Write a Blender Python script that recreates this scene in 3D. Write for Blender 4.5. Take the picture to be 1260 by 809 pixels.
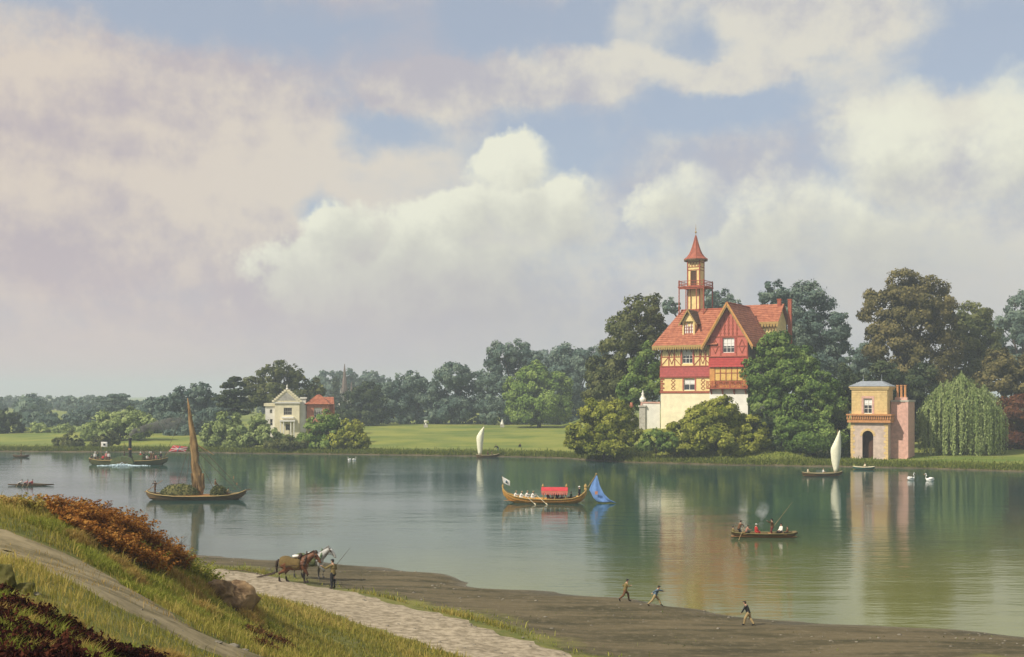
import bpy, bmesh, math, random
import numpy as np
from mathutils import Vector, Matrix, noise as mnoise

random.seed(7)
RNG = np.random.default_rng(11)
R = math.radians
scene = bpy.context.scene
col = scene.collection
for o in list(bpy.data.objects):
    bpy.data.objects.remove(o)

# ------------------------------------------------------------------ camera
CAMH, F, HY = 12.4, 1350.0, 485.0          # eye height above the river, focal length in photo pixels, horizon row
cam_d = bpy.data.cameras.new('camera')
cam = bpy.data.objects.new('camera', cam_d)
col.objects.link(cam)
cam.location = (0, 0, CAMH)
cam.rotation_euler = (R(90), 0, 0)
cam_d.sensor_width = 36
cam_d.lens = 36 * F / 1260
cam_d.shift_y = (HY - 404.5) / 1260
cam_d.clip_start = 0.1
cam_d.clip_end = 12000
scene.camera = cam
scene.render.resolution_x, scene.render.resolution_y = 1024, 657

# ------------------------------------------------------------------ render settings
scene.render.engine = 'CYCLES'
cy = scene.cycles
cy.use_denoising = True
cy.max_bounces = 6
cy.diffuse_bounces = 3
cy.glossy_bounces = 3
cy.transmission_bounces = 3
cy.volume_bounces = 1
cy.transparent_max_bounces = 8
cy.caustics_reflective = False
cy.caustics_refractive = False
vs = scene.view_settings
vs.view_transform = 'Standard'
vs.look = 'None'
vs.exposure = 0.0
vs.gamma = 1.0
vs.use_curve_mapping = False

# ------------------------------------------------------------------ sun + sky
SUN_DIR = Vector((-0.80, -0.55, 0.88)).normalized()     # towards the sun
sun_d = bpy.data.lights.new('sun', 'SUN')
sun_d.energy = 4.8
sun_d.angle = R(0.6)
sun_d.color = (1.0, 0.92, 0.78)
sun = bpy.data.objects.new('sun', sun_d)
col.objects.link(sun)
sun.location = (-60, -40, 80)
sun.rotation_euler = SUN_DIR.to_track_quat('Z', 'Y').to_euler()

world = bpy.data.worlds.new('World')
scene.world = world
world.use_nodes = True
wt = world.node_tree
wt.nodes.clear()
try:
    world.cycles.sampling_method = 'MANUAL'
    world.cycles.sample_map_resolution = 512
except Exception:
    pass


class NG:
    """small helper for writing node maths as expressions"""
    def __init__(s, nt):
        s.nt = nt

    def node(s, t, **kw):
        n = s.nt.nodes.new(t)
        for k, v in kw.items():
            setattr(n, k, v)
        return n

    def put(s, sock, v):
        if isinstance(v, bpy.types.NodeSocket):
            s.nt.links.new(v, sock)
        elif v is not None:
            sock.default_value = v

    def m(s, op, a, b=None, c=None, clamp=False):
        n = s.node('ShaderNodeMath', operation=op, use_clamp=clamp)
        s.put(n.inputs[0], a)
        s.put(n.inputs[1], b)
        s.put(n.inputs[2], c)
        return n.outputs[0]

    def step(s, v, a, b, lo=0.0, hi=1.0):
        n = s.node('ShaderNodeMapRange', interpolation_type='SMOOTHSTEP')
        for i, q in enumerate((v, a, b, lo, hi)):
            s.put(n.inputs[i], q)
        return n.outputs[0]

    def lin(s, v, a, b, lo=0.0, hi=1.0):
        n = s.node('ShaderNodeMapRange')
        for i, q in enumerate((v, a, b, lo, hi)):
            s.put(n.inputs[i], q)
        return n.outputs[0]

    def mix(s, f, a, b):
        n = s.node('ShaderNodeMix', data_type='RGBA')
        s.put(n.inputs[0], f)
        for i, q in ((6, a), (7, b)):
            if isinstance(q, (tuple, list)):
                q = (*q, 1) if len(q) == 3 else q
            s.put(n.inputs[i], q)
        return n.outputs[2]

    def fmix(s, f, a, b):
        n = s.node('ShaderNodeMix', data_type='FLOAT')
        s.put(n.inputs[0], f)
        s.put(n.inputs[2], a)
        s.put(n.inputs[3], b)
        return n.outputs[0]

    def xyz(s, x, y, z):
        n = s.node('ShaderNodeCombineXYZ')
        for i, q in enumerate((x, y, z)):
            s.put(n.inputs[i], q)
        return n.outputs[0]

    def noise(s, vec, scale, detail=4, rough=0.55, dist=0.0, dims='3D'):
        n = s.node('ShaderNodeTexNoise', noise_dimensions=dims)
        s.put(n.inputs['Vector'], vec)
        s.put(n.inputs['Scale'], scale)
        s.put(n.inputs['Detail'], detail)
        s.put(n.inputs['Roughness'], rough)
        s.put(n.inputs['Distortion'], dist)
        return n.outputs[0]


def dir_of(px, py):
    az = math.atan((px - 630) / F)
    return math.degrees(az), math.degrees(math.atan((HY - py) / F * math.cos(az)))


def build_sky():
    g = NG(wt)
    tc = g.node('ShaderNodeTexCoord')
    sep = g.node('ShaderNodeSeparateXYZ')
    wt.links.new(tc.outputs['Generated'], sep.inputs[0])
    x, y, z = sep.outputs
    az = g.m('MULTIPLY', g.m('ARCTAN2', x, y), 57.2958)
    el = g.m('MULTIPLY', g.m('ARCSINE', z), 57.2958)
    D = tc.outputs['Generated']
    # wind-warped coordinates
    w1 = g.m('SUBTRACT', g.noise(D, 9.0, 5, 0.62), 0.5)
    off = g.node('ShaderNodeVectorMath', operation='ADD')
    wt.links.new(D, off.inputs[0])
    off.inputs[1].default_value = (7.3, 2.1, 5.9)
    w2 = g.m('SUBTRACT', g.noise(off.outputs[0], 9.0, 5, 0.62), 0.5)
    fine = g.m('SUBTRACT', g.noise(D, 38.0, 6, 0.6), 0.5)
    azw = g.m('MULTIPLY_ADD', w1, 5.0, az)
    elw = g.m('MULTIPLY_ADD', w2, 4.0, el)
    # ---- clear air: the Nishita sky
    sky = g.node('ShaderNodeTexSky', sky_type='NISHITA')
    sky.sun_disc = False
    sky.sun_elevation = math.asin(SUN_DIR.z)
    sky.sun_rotation = math.atan2(SUN_DIR.x, SUN_DIR.y)
    sky.air_density = 1.0
    sky.dust_density = 1.6
    sky.ozone_density = 2.0
    sc = g.node('ShaderNodeVectorMath', operation='SCALE')
    wt.links.new(sky.outputs[0], sc.inputs[0])
    sc.inputs[3].default_value = SKY_GAIN
    clear = g.mix(0.58, sc.outputs[0], (0.50, 0.54, 0.60))
    # ---- high veil of stratus, streaked along the wind
    pu = g.m('MULTIPLY_ADD', elw, 1.1, g.m('MULTIPLY', azw, 0.38))
    pv = g.m('SUBTRACT', g.m('MULTIPLY', elw, 2.3), g.m('MULTIPLY', azw, 0.55))
    # the veil has to run without a seam round the whole sky, so it is sampled on the direction itself
    mp = g.node('ShaderNodeMapping')
    wt.links.new(D, mp.inputs[0])
    mp.inputs['Rotation'].default_value = (0, R(16), 0)
    mp.inputs['Scale'].default_value = (1.0, 1.0, 2.6)
    veil = g.noise(mp.outputs[0], 5.2, 7, 0.6, 0.5)
    hue = g.noise(mp.outputs[0], 3.1, 4, 0.5, 0.3)

    def blob(px, py, rx, ry, tilt=0.0):
        a, e = dir_of(px, py)
        ra, re = rx / F * 57.3, ry / F * 57.3
        da = g.m('DIVIDE', g.m('SUBTRACT', azw, a), ra)
        de = g.m('DIVIDE', g.m('SUBTRACT', elw, e), re)
        if tilt:
            da2 = g.m('MULTIPLY_ADD', de, tilt, da)
            de2 = g.m('MULTIPLY_ADD', da, -tilt, de)
            da, de = da2, de2
        r = g.m('SQRT', g.m('ADD', g.m('MULTIPLY', da, da), g.m('MULTIPLY', de, de)))
        return g.m('SUBTRACT', 1.0, r), da, de

    gaps = None
    for (px, py, rx, ry, t) in GAPS:
        f, _, _ = blob(px, py, rx, ry, t)
        f = g.m('MAXIMUM', f, 0.0)
        gaps = f if gaps is None else g.m('MAXIMUM', gaps, f)
    streak = None
    for (px, py, rx, ry, t) in STREAKS:
        f, _, _ = blob(px, py, rx, ry, t)
        f = g.m('MAXIMUM', f, 0.0)
        streak = f if streak is None else g.m('MAXIMUM', streak, f)
    cov = g.m('SUBTRACT', g.m('ADD', g.m('ADD', veil, 0.16), g.m('MULTIPLY', streak, 0.9)), g.m('MULTIPLY', gaps, 0.85))
    vm = g.step(g.m('MULTIPLY_ADD', fine, 0.40, cov), 0.16, 0.92, 0.05, 0.95)
    # warm in the west (-x), cream elsewhere
    west = g.step(x, 0.15, -0.45)
    cream = g.mix(west, V_CREAM, V_WARM)
    grey = g.mix(west, V_GREY, V_PINK)
    vc = g.mix(g.step(g.m('MULTIPLY_ADD', fine, 0.35, hue), 0.38, 0.60), grey, cream)
    c = g.mix(vm, clear, vc)
    # ---- cumulus banks
    cur = lit = None
    for (px, py, rx, ry) in CUMULUS:
        f, da, de = blob(px, py, rx, ry)
        l = g.m('SUBTRACT', g.m('MULTIPLY', de, 0.62), g.m('MULTIPLY', da, 0.45))
        if cur is None:
            cur, lit = f, l
        else:
            s = g.step(g.m('SUBTRACT', f, cur), -0.22, 0.22)
            lit = g.fmix(s, lit, l)
            cur = g.m('SMOOTH_MAX', cur, f, 0.12)
    cf = g.m('ADD', cur, g.m('MULTIPLY', fine, 0.62))
    # crisp on the sunlit tops, dissolving on the far side and below
    soft = g.step(lit, -0.5, 0.6, 1.0, 0.20)
    soft = g.m('ADD', soft, g.step(az, 3.0, 11.0, 0.0, 0.40))
    cm = g.step(cf, 0.0, soft)
    sh = g.m('ADD', g.m('MULTIPLY_ADD', fine, 0.9, g.m('MULTIPLY', lit, 0.55)), g.m('MULTIPLY', g.m('SUBTRACT', el, 7.2), 0.10))
    sh = g.m('SUBTRACT', sh, g.m('MULTIPLY', g.m('MAXIMUM', cur, 0.0), 0.22))
    cc = g.mix(g.step(sh, -0.75, 0.10), g.mix(west, C_SHADE, V_PINK), C_MID)
    cc = g.mix(g.step(sh, -0.10, 0.55), cc, C_LIT)
    c = g.mix(cm, c, cc)
    # ---- low haze towards the horizon
    hz = g.step(el, 9.0, -1.0, 0.0, 0.85)
    c = g.mix(hz, c, g.mix(west, H_EAST, H_WEST))
    bg = g.node('ShaderNodeBackground')
    bg.inputs[1].default_value = 0.1
    ten = g.node('ShaderNodeVectorMath', operation='SCALE')
    wt.links.new(c, ten.inputs[0])
    ten.inputs[3].default_value = 10.0
    wt.links.new(ten.outputs[0], bg.inputs[0])
    out = g.node('ShaderNodeOutputWorld')
    wt.links.new(bg.outputs[0], out.inputs[0])


SKY_GAIN = 0.13
V_CREAM = (0.74, 0.71, 0.62)
V_WARM = (0.72, 0.63, 0.54)
V_GREY = (0.50, 0.50, 0.55)
V_PINK = (0.52, 0.46, 0.48)
C_LIT = (0.84, 0.84, 0.70)
C_MID = (0.66, 0.66, 0.58)
C_SHADE = (0.49, 0.49, 0.50)
H_EAST = (0.52, 0.51, 0.53)
H_WEST = (0.66, 0.54, 0.54)
# (photo column, photo row, half width, half height, slant) turned into compass directions
GAPS = [(230, 10, 330, 60, 0), (600, 30, 120, 50, 0), (480, 160, 90, 40, 0.2), (680, 170, 150, 75, 0), (860, 140, 190, 45, 0),
        (1210, 60, 110, 90, 0), (400, 255, 60, 40, -0.5), (870, 50, 60, 45, 0), (720, 30, 60, 40, 0)]
STREAKS = [(720, 85, 190, 34, 0.35), (900, 100, 130, 24, 0.1), (980, 30, 170, 60, 0), (560, 105, 150, 40, 0.2), (150, 220, 380, 170, 0),
           (300, 300, 220, 40, 0.5), (1150, 180, 120, 80, 0)]
CUMULUS = [(638, 212, 72, 60), (655, 262, 95, 70), (708, 275, 80, 78), (585, 280, 62, 52), (440, 295, 62, 56), (500, 330, 120, 70), (540, 355, 260, 110),
           (845, 268, 70, 62), (960, 310, 170, 100), (1115, 205, 105, 110), (1250, 190, 90, 110), (1080, 330, 260, 130)]
build_sky()

# ------------------------------------------------------------------ helpers: pixels to places, materials, meshes
def P(px, py, d):
    return Vector(((px - 630) / F * d, d, CAMH - (py - HY) / F * d))


def dist_on(py, z=0.0):
    return F * (CAMH - z) / (py - HY)


MATS = {}


def mat(name, rgb, rough=0.8, var=0.12, scale=3.0, bump=0.0, bscale=20.0, metal=0.0, rgb2=None, spec=0.3, stretch=None):
    if name in MATS:
        return MATS[name]
    m = bpy.data.materials.new(name)
    m.use_nodes = True
    nt = m.node_tree
    g = NG(nt)
    b = nt.nodes['Principled BSDF']
    b.inputs['Roughness'].default_value = rough
    b.inputs['Metallic'].default_value = metal
    b.inputs['Specular IOR Level'].default_value = spec
    tc = g.node('ShaderNodeTexCoord')
    vec = tc.outputs['Object']
    if stretch:
        mp = g.node('ShaderNodeMapping')
        mp.inputs['Scale'].default_value = stretch
        nt.links.new(vec, mp.inputs[0])
        vec = mp.outputs[0]
    n = g.noise(vec, scale, 5, 0.6)
    lo = tuple(c * (1 - var) for c in rgb)
    hi = rgb2 if rgb2 else tuple(min(1, c * (1 + var)) for c in rgb)
    nt.links.new(g.mix(g.step(n, 0.3, 0.7), lo, hi), b.inputs['Base Color'])
    if bump:
        bn = g.node('ShaderNodeBump')
        bn.inputs['Strength'].default_value = 0.6
        bn.inputs['Distance'].default_value = bump
        nt.links.new(g.noise(vec, bscale, 4, 0.6), bn.inputs['Height'])
        nt.links.new(bn.outputs[0], b.inputs['Normal'])
    MATS[name] = m
    return m


def leaf_mat(name, dark, mid, light, trans=0.25):
    if name in MATS:
        return MATS[name]
    m = bpy.data.materials.new(name)
    m.use_nodes = True
    nt = m.node_tree
    nt.nodes.clear()
    g = NG(nt)
    at = g.node('ShaderNodeAttribute', attribute_name='rnd')
    cr = g.node('ShaderNodeValToRGB')
    e = cr.color_ramp.elements
    e[0].position, e[0].color = 0.05, (*dark, 1)
    e[1].position, e[1].color = 0.95, (*light, 1)
    k = e.new(0.5)
    k.color = (*mid, 1)
    nt.links.new(at.outputs['Fac'], cr.inputs[0])
    d = g.node('ShaderNodeBsdfDiffuse')
    t = g.node('ShaderNodeBsdfTranslucent')
    nt.links.new(cr.outputs[0], d.inputs[0])
    nt.links.new(cr.outputs[0], t.inputs[0])
    mx = g.node('ShaderNodeMixShader')
    mx.inputs[0].default_value = trans
    nt.links.new(d.outputs[0], mx.inputs[1])
    nt.links.new(t.outputs[0], mx.inputs[2])
    o = g.node('ShaderNodeOutputMaterial')
    nt.links.new(mx.outputs[0], o.inputs[0])
    MATS[name] = m
    return m


def tag(o, label=None, cat=None, group=None, kind=None):
    if label:
        o['label'] = label
    if cat:
        o['category'] = cat
    if group:
        o['group'] = group
    if kind:
        o['kind'] = kind
    return o


def thing(name, label, cat, loc=(0, 0, 0), rz=0.0, group=None):
    o = bpy.data.objects.new(name, None)
    col.objects.link(o)
    o.empty_display_size = 0.3
    o.location = loc
    o.rotation_euler = (0, 0, rz)
    return tag(o, label, cat, group)


def link_mesh(name, me, m, parent=None):
    o = bpy.data.objects.new(name, me)
    col.objects.link(o)
    if m and not me.materials:
        me.materials.append(m)
    if parent:
        o.parent = parent
    return o


class MB:
    """collects shapes and links them as one mesh object"""
    def __init__(s):
        s.v, s.f = [], []

    def add(s, vs_, fs_):
        n = len(s.v)
        s.v += [tuple(v) for v in vs_]
        s.f += [tuple(i + n for i in f) for f in fs_]
        return s

    def box(s, x0, x1, y0, y1, z0, z1):
        return s.add([(x0, y0, z0), (x1, y0, z0), (x1, y1, z0), (x0, y1, z0), (x0, y0, z1), (x1, y0, z1), (x1, y1, z1), (x0, y1, z1)],
                     [(0, 3, 2, 1), (4, 5, 6, 7), (0, 1, 5, 4), (1, 2, 6, 5), (2, 3, 7, 6), (3, 0, 4, 7)])

    def prism(s, pts, vec):
        n = len(pts)
        vec = Vector(vec)
        a = [Vector(p) for p in pts]
        b = [p + vec for p in a]
        fs_ = [tuple(range(n))[::-1], tuple(range(n, 2 * n))]
        fs_ += [(i, (i + 1) % n, n + (i + 1) % n, n + i) for i in range(n)]
        return s.add(a + b, fs_)

    def tube(s, pts, rad, n=8):
        pts = [Vector(p) for p in pts]
        if not isinstance(rad, (list, tuple)):
            rad = [rad] * len(pts)
        vs_, fs_ = [], []
        for i, p in enumerate(pts):
            t = (pts[min(i + 1, len(pts) - 1)] - pts[max(i - 1, 0)])
            t = t.normalized() if t.length > 1e-9 else Vector((0, 0, 1))
            u = t.cross(Vector((0, 0, 1)))
            if u.length < 0.05:
                u = t.cross(Vector((0, 1, 0)))
            u.normalize()
            w = t.cross(u)
            for k in range(n):
                a = 2 * math.pi * k / n
                vs_.append(p + (u * math.cos(a) + w * math.sin(a)) * rad[i])
        for i in range(len(pts) - 1):
            for k in range(n):
                fs_.append((i * n + k, i * n + (k + 1) % n, (i + 1) * n + (k + 1) % n, (i + 1) * n + k))
        fs_.append(tuple(range(n))[::-1])
        fs_.append(tuple(range((len(pts) - 1) * n, len(pts) * n)))
        return s.add(vs_, fs_)

    def beam(s, p, q, w, dep, nrm=(0, -1, 0)):
        """a rectangular bar from p to q, w wide, standing dep proud along nrm"""
        p, q, nrm = Vector(p), Vector(q), Vector(nrm).normalized()
        t = (q - p).normalized()
        u = t.cross(nrm).normalized() * (w / 2)
        return s.prism([p - u, q - u, q + u, p + u], nrm * dep)

    def lathe(s, prof, n=16, c=(0, 0, 0), sq=False):
        vs_, fs_ = [], []
        for r, z in prof:
            for k in range(n):
                a = 2 * math.pi * (k + 0.5) / n
                vs_.append((c[0] + r * math.cos(a), c[1] + r * math.sin(a), c[2] + z))
        for i in range(len(prof) - 1):
            for k in range(n):
                fs_.append((i * n + k, i * n + (k + 1) % n, (i + 1) * n + (k + 1) % n, (i + 1) * n + k))
        fs_.append(tuple(range(n))[::-1])
        fs_.append(tuple(range((len(prof) - 1) * n, len(prof) * n)))
        return s.add(vs_, fs_)

    def ball(s, c, r, n=10):
        if not isinstance(r, (list, tuple)):
            r = (r, r, r)
        vs_, fs_ = [], []
        m = n // 2 + 1
        for i in range(m + 1):
            th = math.pi * i / m
            th = min(max(th, 0.02), math.pi - 0.02)
            for k in range(n):
                a = 2 * math.pi * k / n
                vs_.append((c[0] + r[0] * math.sin(th) * math.cos(a), c[1] + r[1] * math.sin(th) * math.sin(a), c[2] + r[2] * math.cos(th)))
        for i in range(m):
            for k in range(n):
                fs_.append((i * n + k, i * n + (k + 1) % n, (i + 1) * n + (k + 1) % n, (i + 1) * n + k))
        fs_.append(tuple(range(n)))
        fs_.append(tuple(range(m * n, (m + 1) * n))[::-1])
        return s.add(vs_, fs_)

    def xf(s, mtx, start=0):
        for i in range(start, len(s.v)):
            s.v[i] = tuple(mtx @ Vector(s.v[i]))
        return s

    def mesh(s, name):
        me = bpy.data.meshes.new(name)
        me.from_pydata(s.v, [], s.f)
        me.update()
        return me

    def build(s, name, m, parent=None, smooth=False, vox=None):
        me = s.mesh(name)
        if smooth:
            me.polygons.foreach_set('use_smooth', [True] * len(me.polygons))
        o = link_mesh(name, me, m, parent)
        if vox:
            r = o.modifiers.new('skin', 'REMESH')
            r.mode = 'VOXEL'
            r.voxel_size = vox
            r.use_smooth_shade = True
            sm = o.modifiers.new('soften', 'SMOOTH')
            sm.factor = 0.5
            sm.iterations = 3
        return o


def np_mesh(name, verts, faces, attr=None, smooth=False):
    """fast mesh from numpy arrays; faces is (n, k); attr is one float per face called rnd"""
    verts = np.ascontiguousarray(verts, dtype=np.float32)
    faces = np.ascontiguousarray(faces, dtype=np.int32)
    me = bpy.data.meshes.new(name)
    nf, k = faces.shape
    me.vertices.add(len(verts))
    me.vertices.foreach_set('co', verts.ravel())
    me.loops.add(nf * k)
    me.loops.foreach_set('vertex_index', faces.ravel())
    me.polygons.add(nf)
    me.polygons.foreach_set('loop_start', np.arange(0, nf * k, k, dtype=np.int32))
    me.polygons.foreach_set('loop_total', np.full(nf, k, dtype=np.int32))
    if smooth:
        me.polygons.foreach_set('use_smooth', np.ones(nf, dtype=bool))
    me.update(calc_edges=True)
    if attr is not None:
        a = me.attributes.new('rnd', 'FLOAT', 'FACE')
        a.data.foreach_set('value', np.ascontiguousarray(attr, dtype=np.float32))
    return me


def copy_tree(o, parent=None):
    c = o.copy()
    col.objects.link(c)
    c.parent = parent
    for ch in list(o.children):
        copy_tree(ch, c)
    return c


# ------------------------------------------------------------------ the lie of the land
def tps_fit(pts):
    A = np.array(pts, dtype=float)
    xy, z = A[:, :2], A[:, 2]
    n = len(A)
    d2 = ((xy[:, None] - xy[None]) ** 2).sum(-1)
    K = 0.5 * d2 * np.log(d2 + 1e-9) + np.eye(n) * 0.6
    Pm = np.c_[np.ones(n), xy]
    L = np.zeros((n + 3, n + 3))
    L[:n, :n], L[:n, n:], L[n:, :n] = K, Pm, Pm.T
    w = np.linalg.solve(L, np.r_[z, 0, 0, 0])
    return xy, w


near = []
for px, py, d in [(0, 809, 13), (0, 750, 17), (0, 700, 22), (0, 640, 34), (0, 624, 38), (-150, 620, 38), (60, 628, 39), (120, 645, 40), (60, 700, 24), (150, 745, 24),
                  (180, 668, 43), (225, 690, 47), (265, 712, 50), (150, 809, 17), (200, 730, 36), (290, 735, 49), (310, 770, 41),
                  (270, 809, 24), (350, 809, 33), (430, 809, 42.5), (380, 772, 48), (330, 755, 49)]:
    near.append(P(px, py, d))
# towpath terrace about a metre above the river
for px, py in [(262, 704), (310, 716), (360, 730), (430, 748), (530, 778), (620, 806), (720, 830), (345, 718), (450, 740), (560, 770)]:
    near.append(P(px, py, dist_on(py, 1.0)))
for px, py in [(250, 694), (420, 716), (560, 740), (700, 772), (850, 800), (1000, 815)]:
    near.append(P(px, py, dist_on(py, 0.45)))
shore = []
for px, py in [(150, 672), (220, 680), (300, 687), (400, 693), (490, 700), (560, 711), (580, 720), (660, 729), (760, 736), (860, 752), (920, 760),
               (1050, 768), (1180, 776), (1300, 790)]:
    p = P(px, py, dist_on(py, 0.0))
    shore.append(p)
    near.append(Vector((p.x, p.y, 0.02)))
    near.append(Vector((p.x + 0.8, p.y + 3.5, -0.7)))
    near.append(Vector((p.x - 0.5, p.y - 2.2, 0.22)))
for q in [(0, 0, 10.6), (0, 10, 8.6), (0, 20, 6.0), (0, 30, 3.4), (0, 40, 1.7), (-15, -8, 11), (-25, 0, 11), (-40, 10, 10.5), (-45, 30, 9.0),
          (15, 0, 9), (15, 15, 5.5), (15, 30, 2.6), (15, 40, 1.5), (35, 0, 6), (35, 20, 3), (35, 35, 1.6), (35, 44, 0.8), (55, 30, 1.2), (60, 45, -0.2),
          (60, 55, -1.4), (-30, 52, 3.0), (-30, 62, 1.4), (-32, 75, 0.5), (-35, 88, -0.5), (-50, 55, 4.0), (-55, 75, 1.0), (-60, 90, -1.0), (-22, 60, 1.2), (-14, 20, 8.2)]:
    near.append(Vector(q))
TXY, TW = tps_fit([(p.x, p.y, p.z) for p in near])
SH_F = [P(px, py, dist_on(py)) for px, py in [(-200, 555), (0, 556), (200, 557), (450, 560), (600, 562), (690, 564), (760, 569), (900, 573), (1050, 575), (1140, 577),
                                             (1260, 581), (1500, 590)]]
SHX = [p.x for p in SH_F]
SHY = [p.y for p in SH_F]


def sstep(t):
    t = np.clip(t, 0, 1)
    return t * t * (3 - 2 * t)


def wob(x, y, s, seed):
    """cheap smooth wobble made of sines"""
    r = np.random.default_rng(seed)
    o = 0
    for _ in range(5):
        a, b, c = r.normal(0, s, 3)
        o = o + np.sin(a * x + b * y + c * 40 / s)
    return o / 5


def height(x, y):
    x, y = np.asarray(x, float), np.asarray(y, float)
    shp = x.shape
    xf, yf = x.ravel(), y.ravel()
    zn = np.full(xf.shape, -3.0)
    sel = (yf < 115) & (np.abs(xf) < 95)
    if sel.any():
        xs, ys = xf[sel], yf[sel]
        d2 = (xs[:, None] - TXY[None, :, 0]) ** 2 + (ys[:, None] - TXY[None, :, 1]) ** 2
        z = (0.5 * d2 * np.log(d2 + 1e-9)) @ TW[:-3] + TW[-3] + TW[-2] * xs + TW[-1] * ys
        z = z + (0.05 * wob(xs, ys, 1.1, 3) + 0.10 * wob(xs, ys, 0.45, 5)) * np.clip(z / 1.5, 0.25, 1) + (0.09 * wob(xs, ys * 1.6, 0.55, 41) + 0.07 * wob(xs * .5, ys * 2, 0.9, 42)) * np.exp(-(z / .45) ** 2)
        fade = sstep((95 - np.abs(xs)) / 30)
        zn[sel] = np.clip(z, -3, 11.2) * fade + (1 - fade) * np.where(ys < 50, 4.0, -3.0)
    zn = np.where((np.abs(xf) >= 95) & (yf < 50), 4.0, zn)
    s = yf - np.interp(xf, SHX, SHY) + 0.5 * wob(xf, yf * 0, 0.5, 8) + 0.9 * wob(xf, yf * 0, 0.16, 9)
    hill = sstep((xf - 14) / 14) * (1 - 0.92 * sstep((xf - 44) / 13))
    zf = np.where(s < 0, np.maximum(s * 0.5, -3), 0.55 * sstep(s / 1.6))
    zf = zf + hill * 5.0 * sstep((s - 3) / 17) + 2.2 * sstep(s / 120) * (1 - hill * 0.6) + 0.12 * wob(xf, yf, 0.15, 12) * sstep(s / 6)
    zf = np.where(yf > 140, zf, -3)
    return np.maximum(np.maximum(zn, zf), -3).reshape(shp)


def hz(x, y):
    return float(height(np.array([x]), np.array([y]))[0])


def ground_at(px, py, d0=8.0, d1=600.0):
    """where the sight line through a photo pixel meets the land"""
    d = np.exp(np.linspace(math.log(d0), math.log(d1), 4000))
    x = (px - 630) / F * d
    z = CAMH - (py - HY) / F * d
    g = np.maximum(height(x, d), 0)
    k = int(np.argmax(z <= g))
    return Vector((x[k], d[k], max(0.0, float(g[k]))))


def at_d(px, d):
    x = (px - 630) / F * d
    return Vector((x, d, max(hz(x, d), 0)))


def graded(a, step, b, grow, end):
    out = list(np.arange(a, b, step))
    s = step
    while out[-1] < end:
        s *= grow
        out.append(out[-1] + s)
    return out


xs = graded(0, 0.7, 62, 1.0, 62)
xs = graded(0, 0.7, 62, 1, 62.1) + [62.6 + 1.6 * i for i in range(1, 46)]
s_ = 2.0
while xs[-1] < 3000:
    s_ *= 1.22
    xs.append(xs[-1] + s_)
xs = sorted(set([-v for v in xs] + xs))
ys = list(np.arange(-30, 100, 0.65)) + list(np.arange(100, 170, 5)) + list(np.arange(170, 262, 1.1)) + list(np.arange(262, 420, 4))
s_ = 5.0
while ys[-1] < 3000:
    s_ *= 1.2
    ys.append(ys[-1] + s_)
ys = [-3000, -1000, -300, -120, -60] + ys
X, Y = np.meshgrid(np.array(xs), np.array(ys))
Z = height(X, Y)
nx, ny = len(xs), len(ys)
idx = np.arange(nx * ny).reshape(ny, nx)
quads = np.stack([idx[:-1, :-1], idx[:-1, 1:], idx[1:, 1:], idx[1:, :-1]], -1).reshape(-1, 4)


def ground_material():
    m = bpy.data.materials.new('turf and wet mud')
    m.use_nodes = True
    nt = m.node_tree
    g = NG(nt)
    b = nt.nodes['Principled BSDF']
    geo = g.node('ShaderNodeNewGeometry')
    sep = g.node('ShaderNodeSeparateXYZ')
    nt.links.new(geo.outputs['Position'], sep.inputs[0])
    x, y, z = sep.outputs
    pos = geo.outputs['Position']
    n1 = g.noise(pos, 0.35, 6, 0.6)
    n2 = g.noise(pos, 2.2, 5, 0.65)
    n3 = g.noise(pos, 0.06, 4, 0.6)
    grass = g.mix(g.step(n1, 0.35, 0.65), (0.095, 0.115, 0.022), (0.19, 0.185, 0.045))
    grass = g.mix(g.step(n2, 0.45, 0.72, 0, 0.6), grass, (0.24, 0.185, 0.075))
    meadow = g.mix(g.step(g.m('ADD', g.m('MULTIPLY', n3, 0.7), g.m('MULTIPLY', n2, 0.3)), 0.38, 0.62), (0.11, 0.165, 0.024), (0.25, 0.265, 0.046))
    mpz = g.node('ShaderNodeMapping')
    mpz.inputs['Scale'].default_value = (0.05, 0.35, 1)
    nt.links.new(pos, mpz.inputs[0])
    st = g.noise(mpz.outputs[0], 1.0, 5, 0.6)
    meadow = g.mix(g.step(st, 0.45, 0.65, 0, 0.55), meadow, (0.24, 0.25, 0.07))
    far = g.step(y, 120, 170)
    land = g.mix(far, grass, meadow)
    # the drawn-down margin: wet mud below, drying above
    mp = g.node('ShaderNodeMapping')
    mp.inputs['Scale'].default_value = (0.10, 0.5, 1)
    mp.inputs['Rotation'].default_value = (0, 0, R(-24))
    nt.links.new(pos, mp.inputs[0])
    ms = g.noise(mp.outputs[0], 1.6, 6, 0.65)
    mud = g.mix(g.step(ms, 0.35, 0.65), (0.055, 0.048, 0.022), (0.135, 0.108, 0.058))
    mud = g.mix(g.step(n2, 0.48, 0.72, 0, 0.55), mud, (0.19, 0.155, 0.095))
    zz = g.m('ADD', z, g.m('MULTIPLY', g.m('SUBTRACT', n1, 0.5), 0.55))
    wet = g.step(zz, 0.78, 0.58)
    wetf = g.step(zz, 0.42, 0.22)
    w = g.fmix(far, wet, wetf)
    c = g.mix(w, land, mud)
    nt.links.new(c, b.inputs['Base Color'])
    nt.links.new(g.fmix(g.step(z, 0.25, 0.02), 0.95, 0.45), b.inputs['Roughness'])
    b.inputs['Specular IOR Level'].default_value = 0.25
    bn = g.node('ShaderNodeBump')
    bn.inputs['Strength'].default_value = 0.7
    bn.inputs['Distance'].default_value = 0.09
    nt.links.new(g.m('ADD', g.noise(pos, 6.0, 6, 0.65), g.m('MULTIPLY', ms, 0.8)), bn.inputs['Height'])
    nt.links.new(bn.outputs[0], b.inputs['Normal'])
    return m


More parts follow.
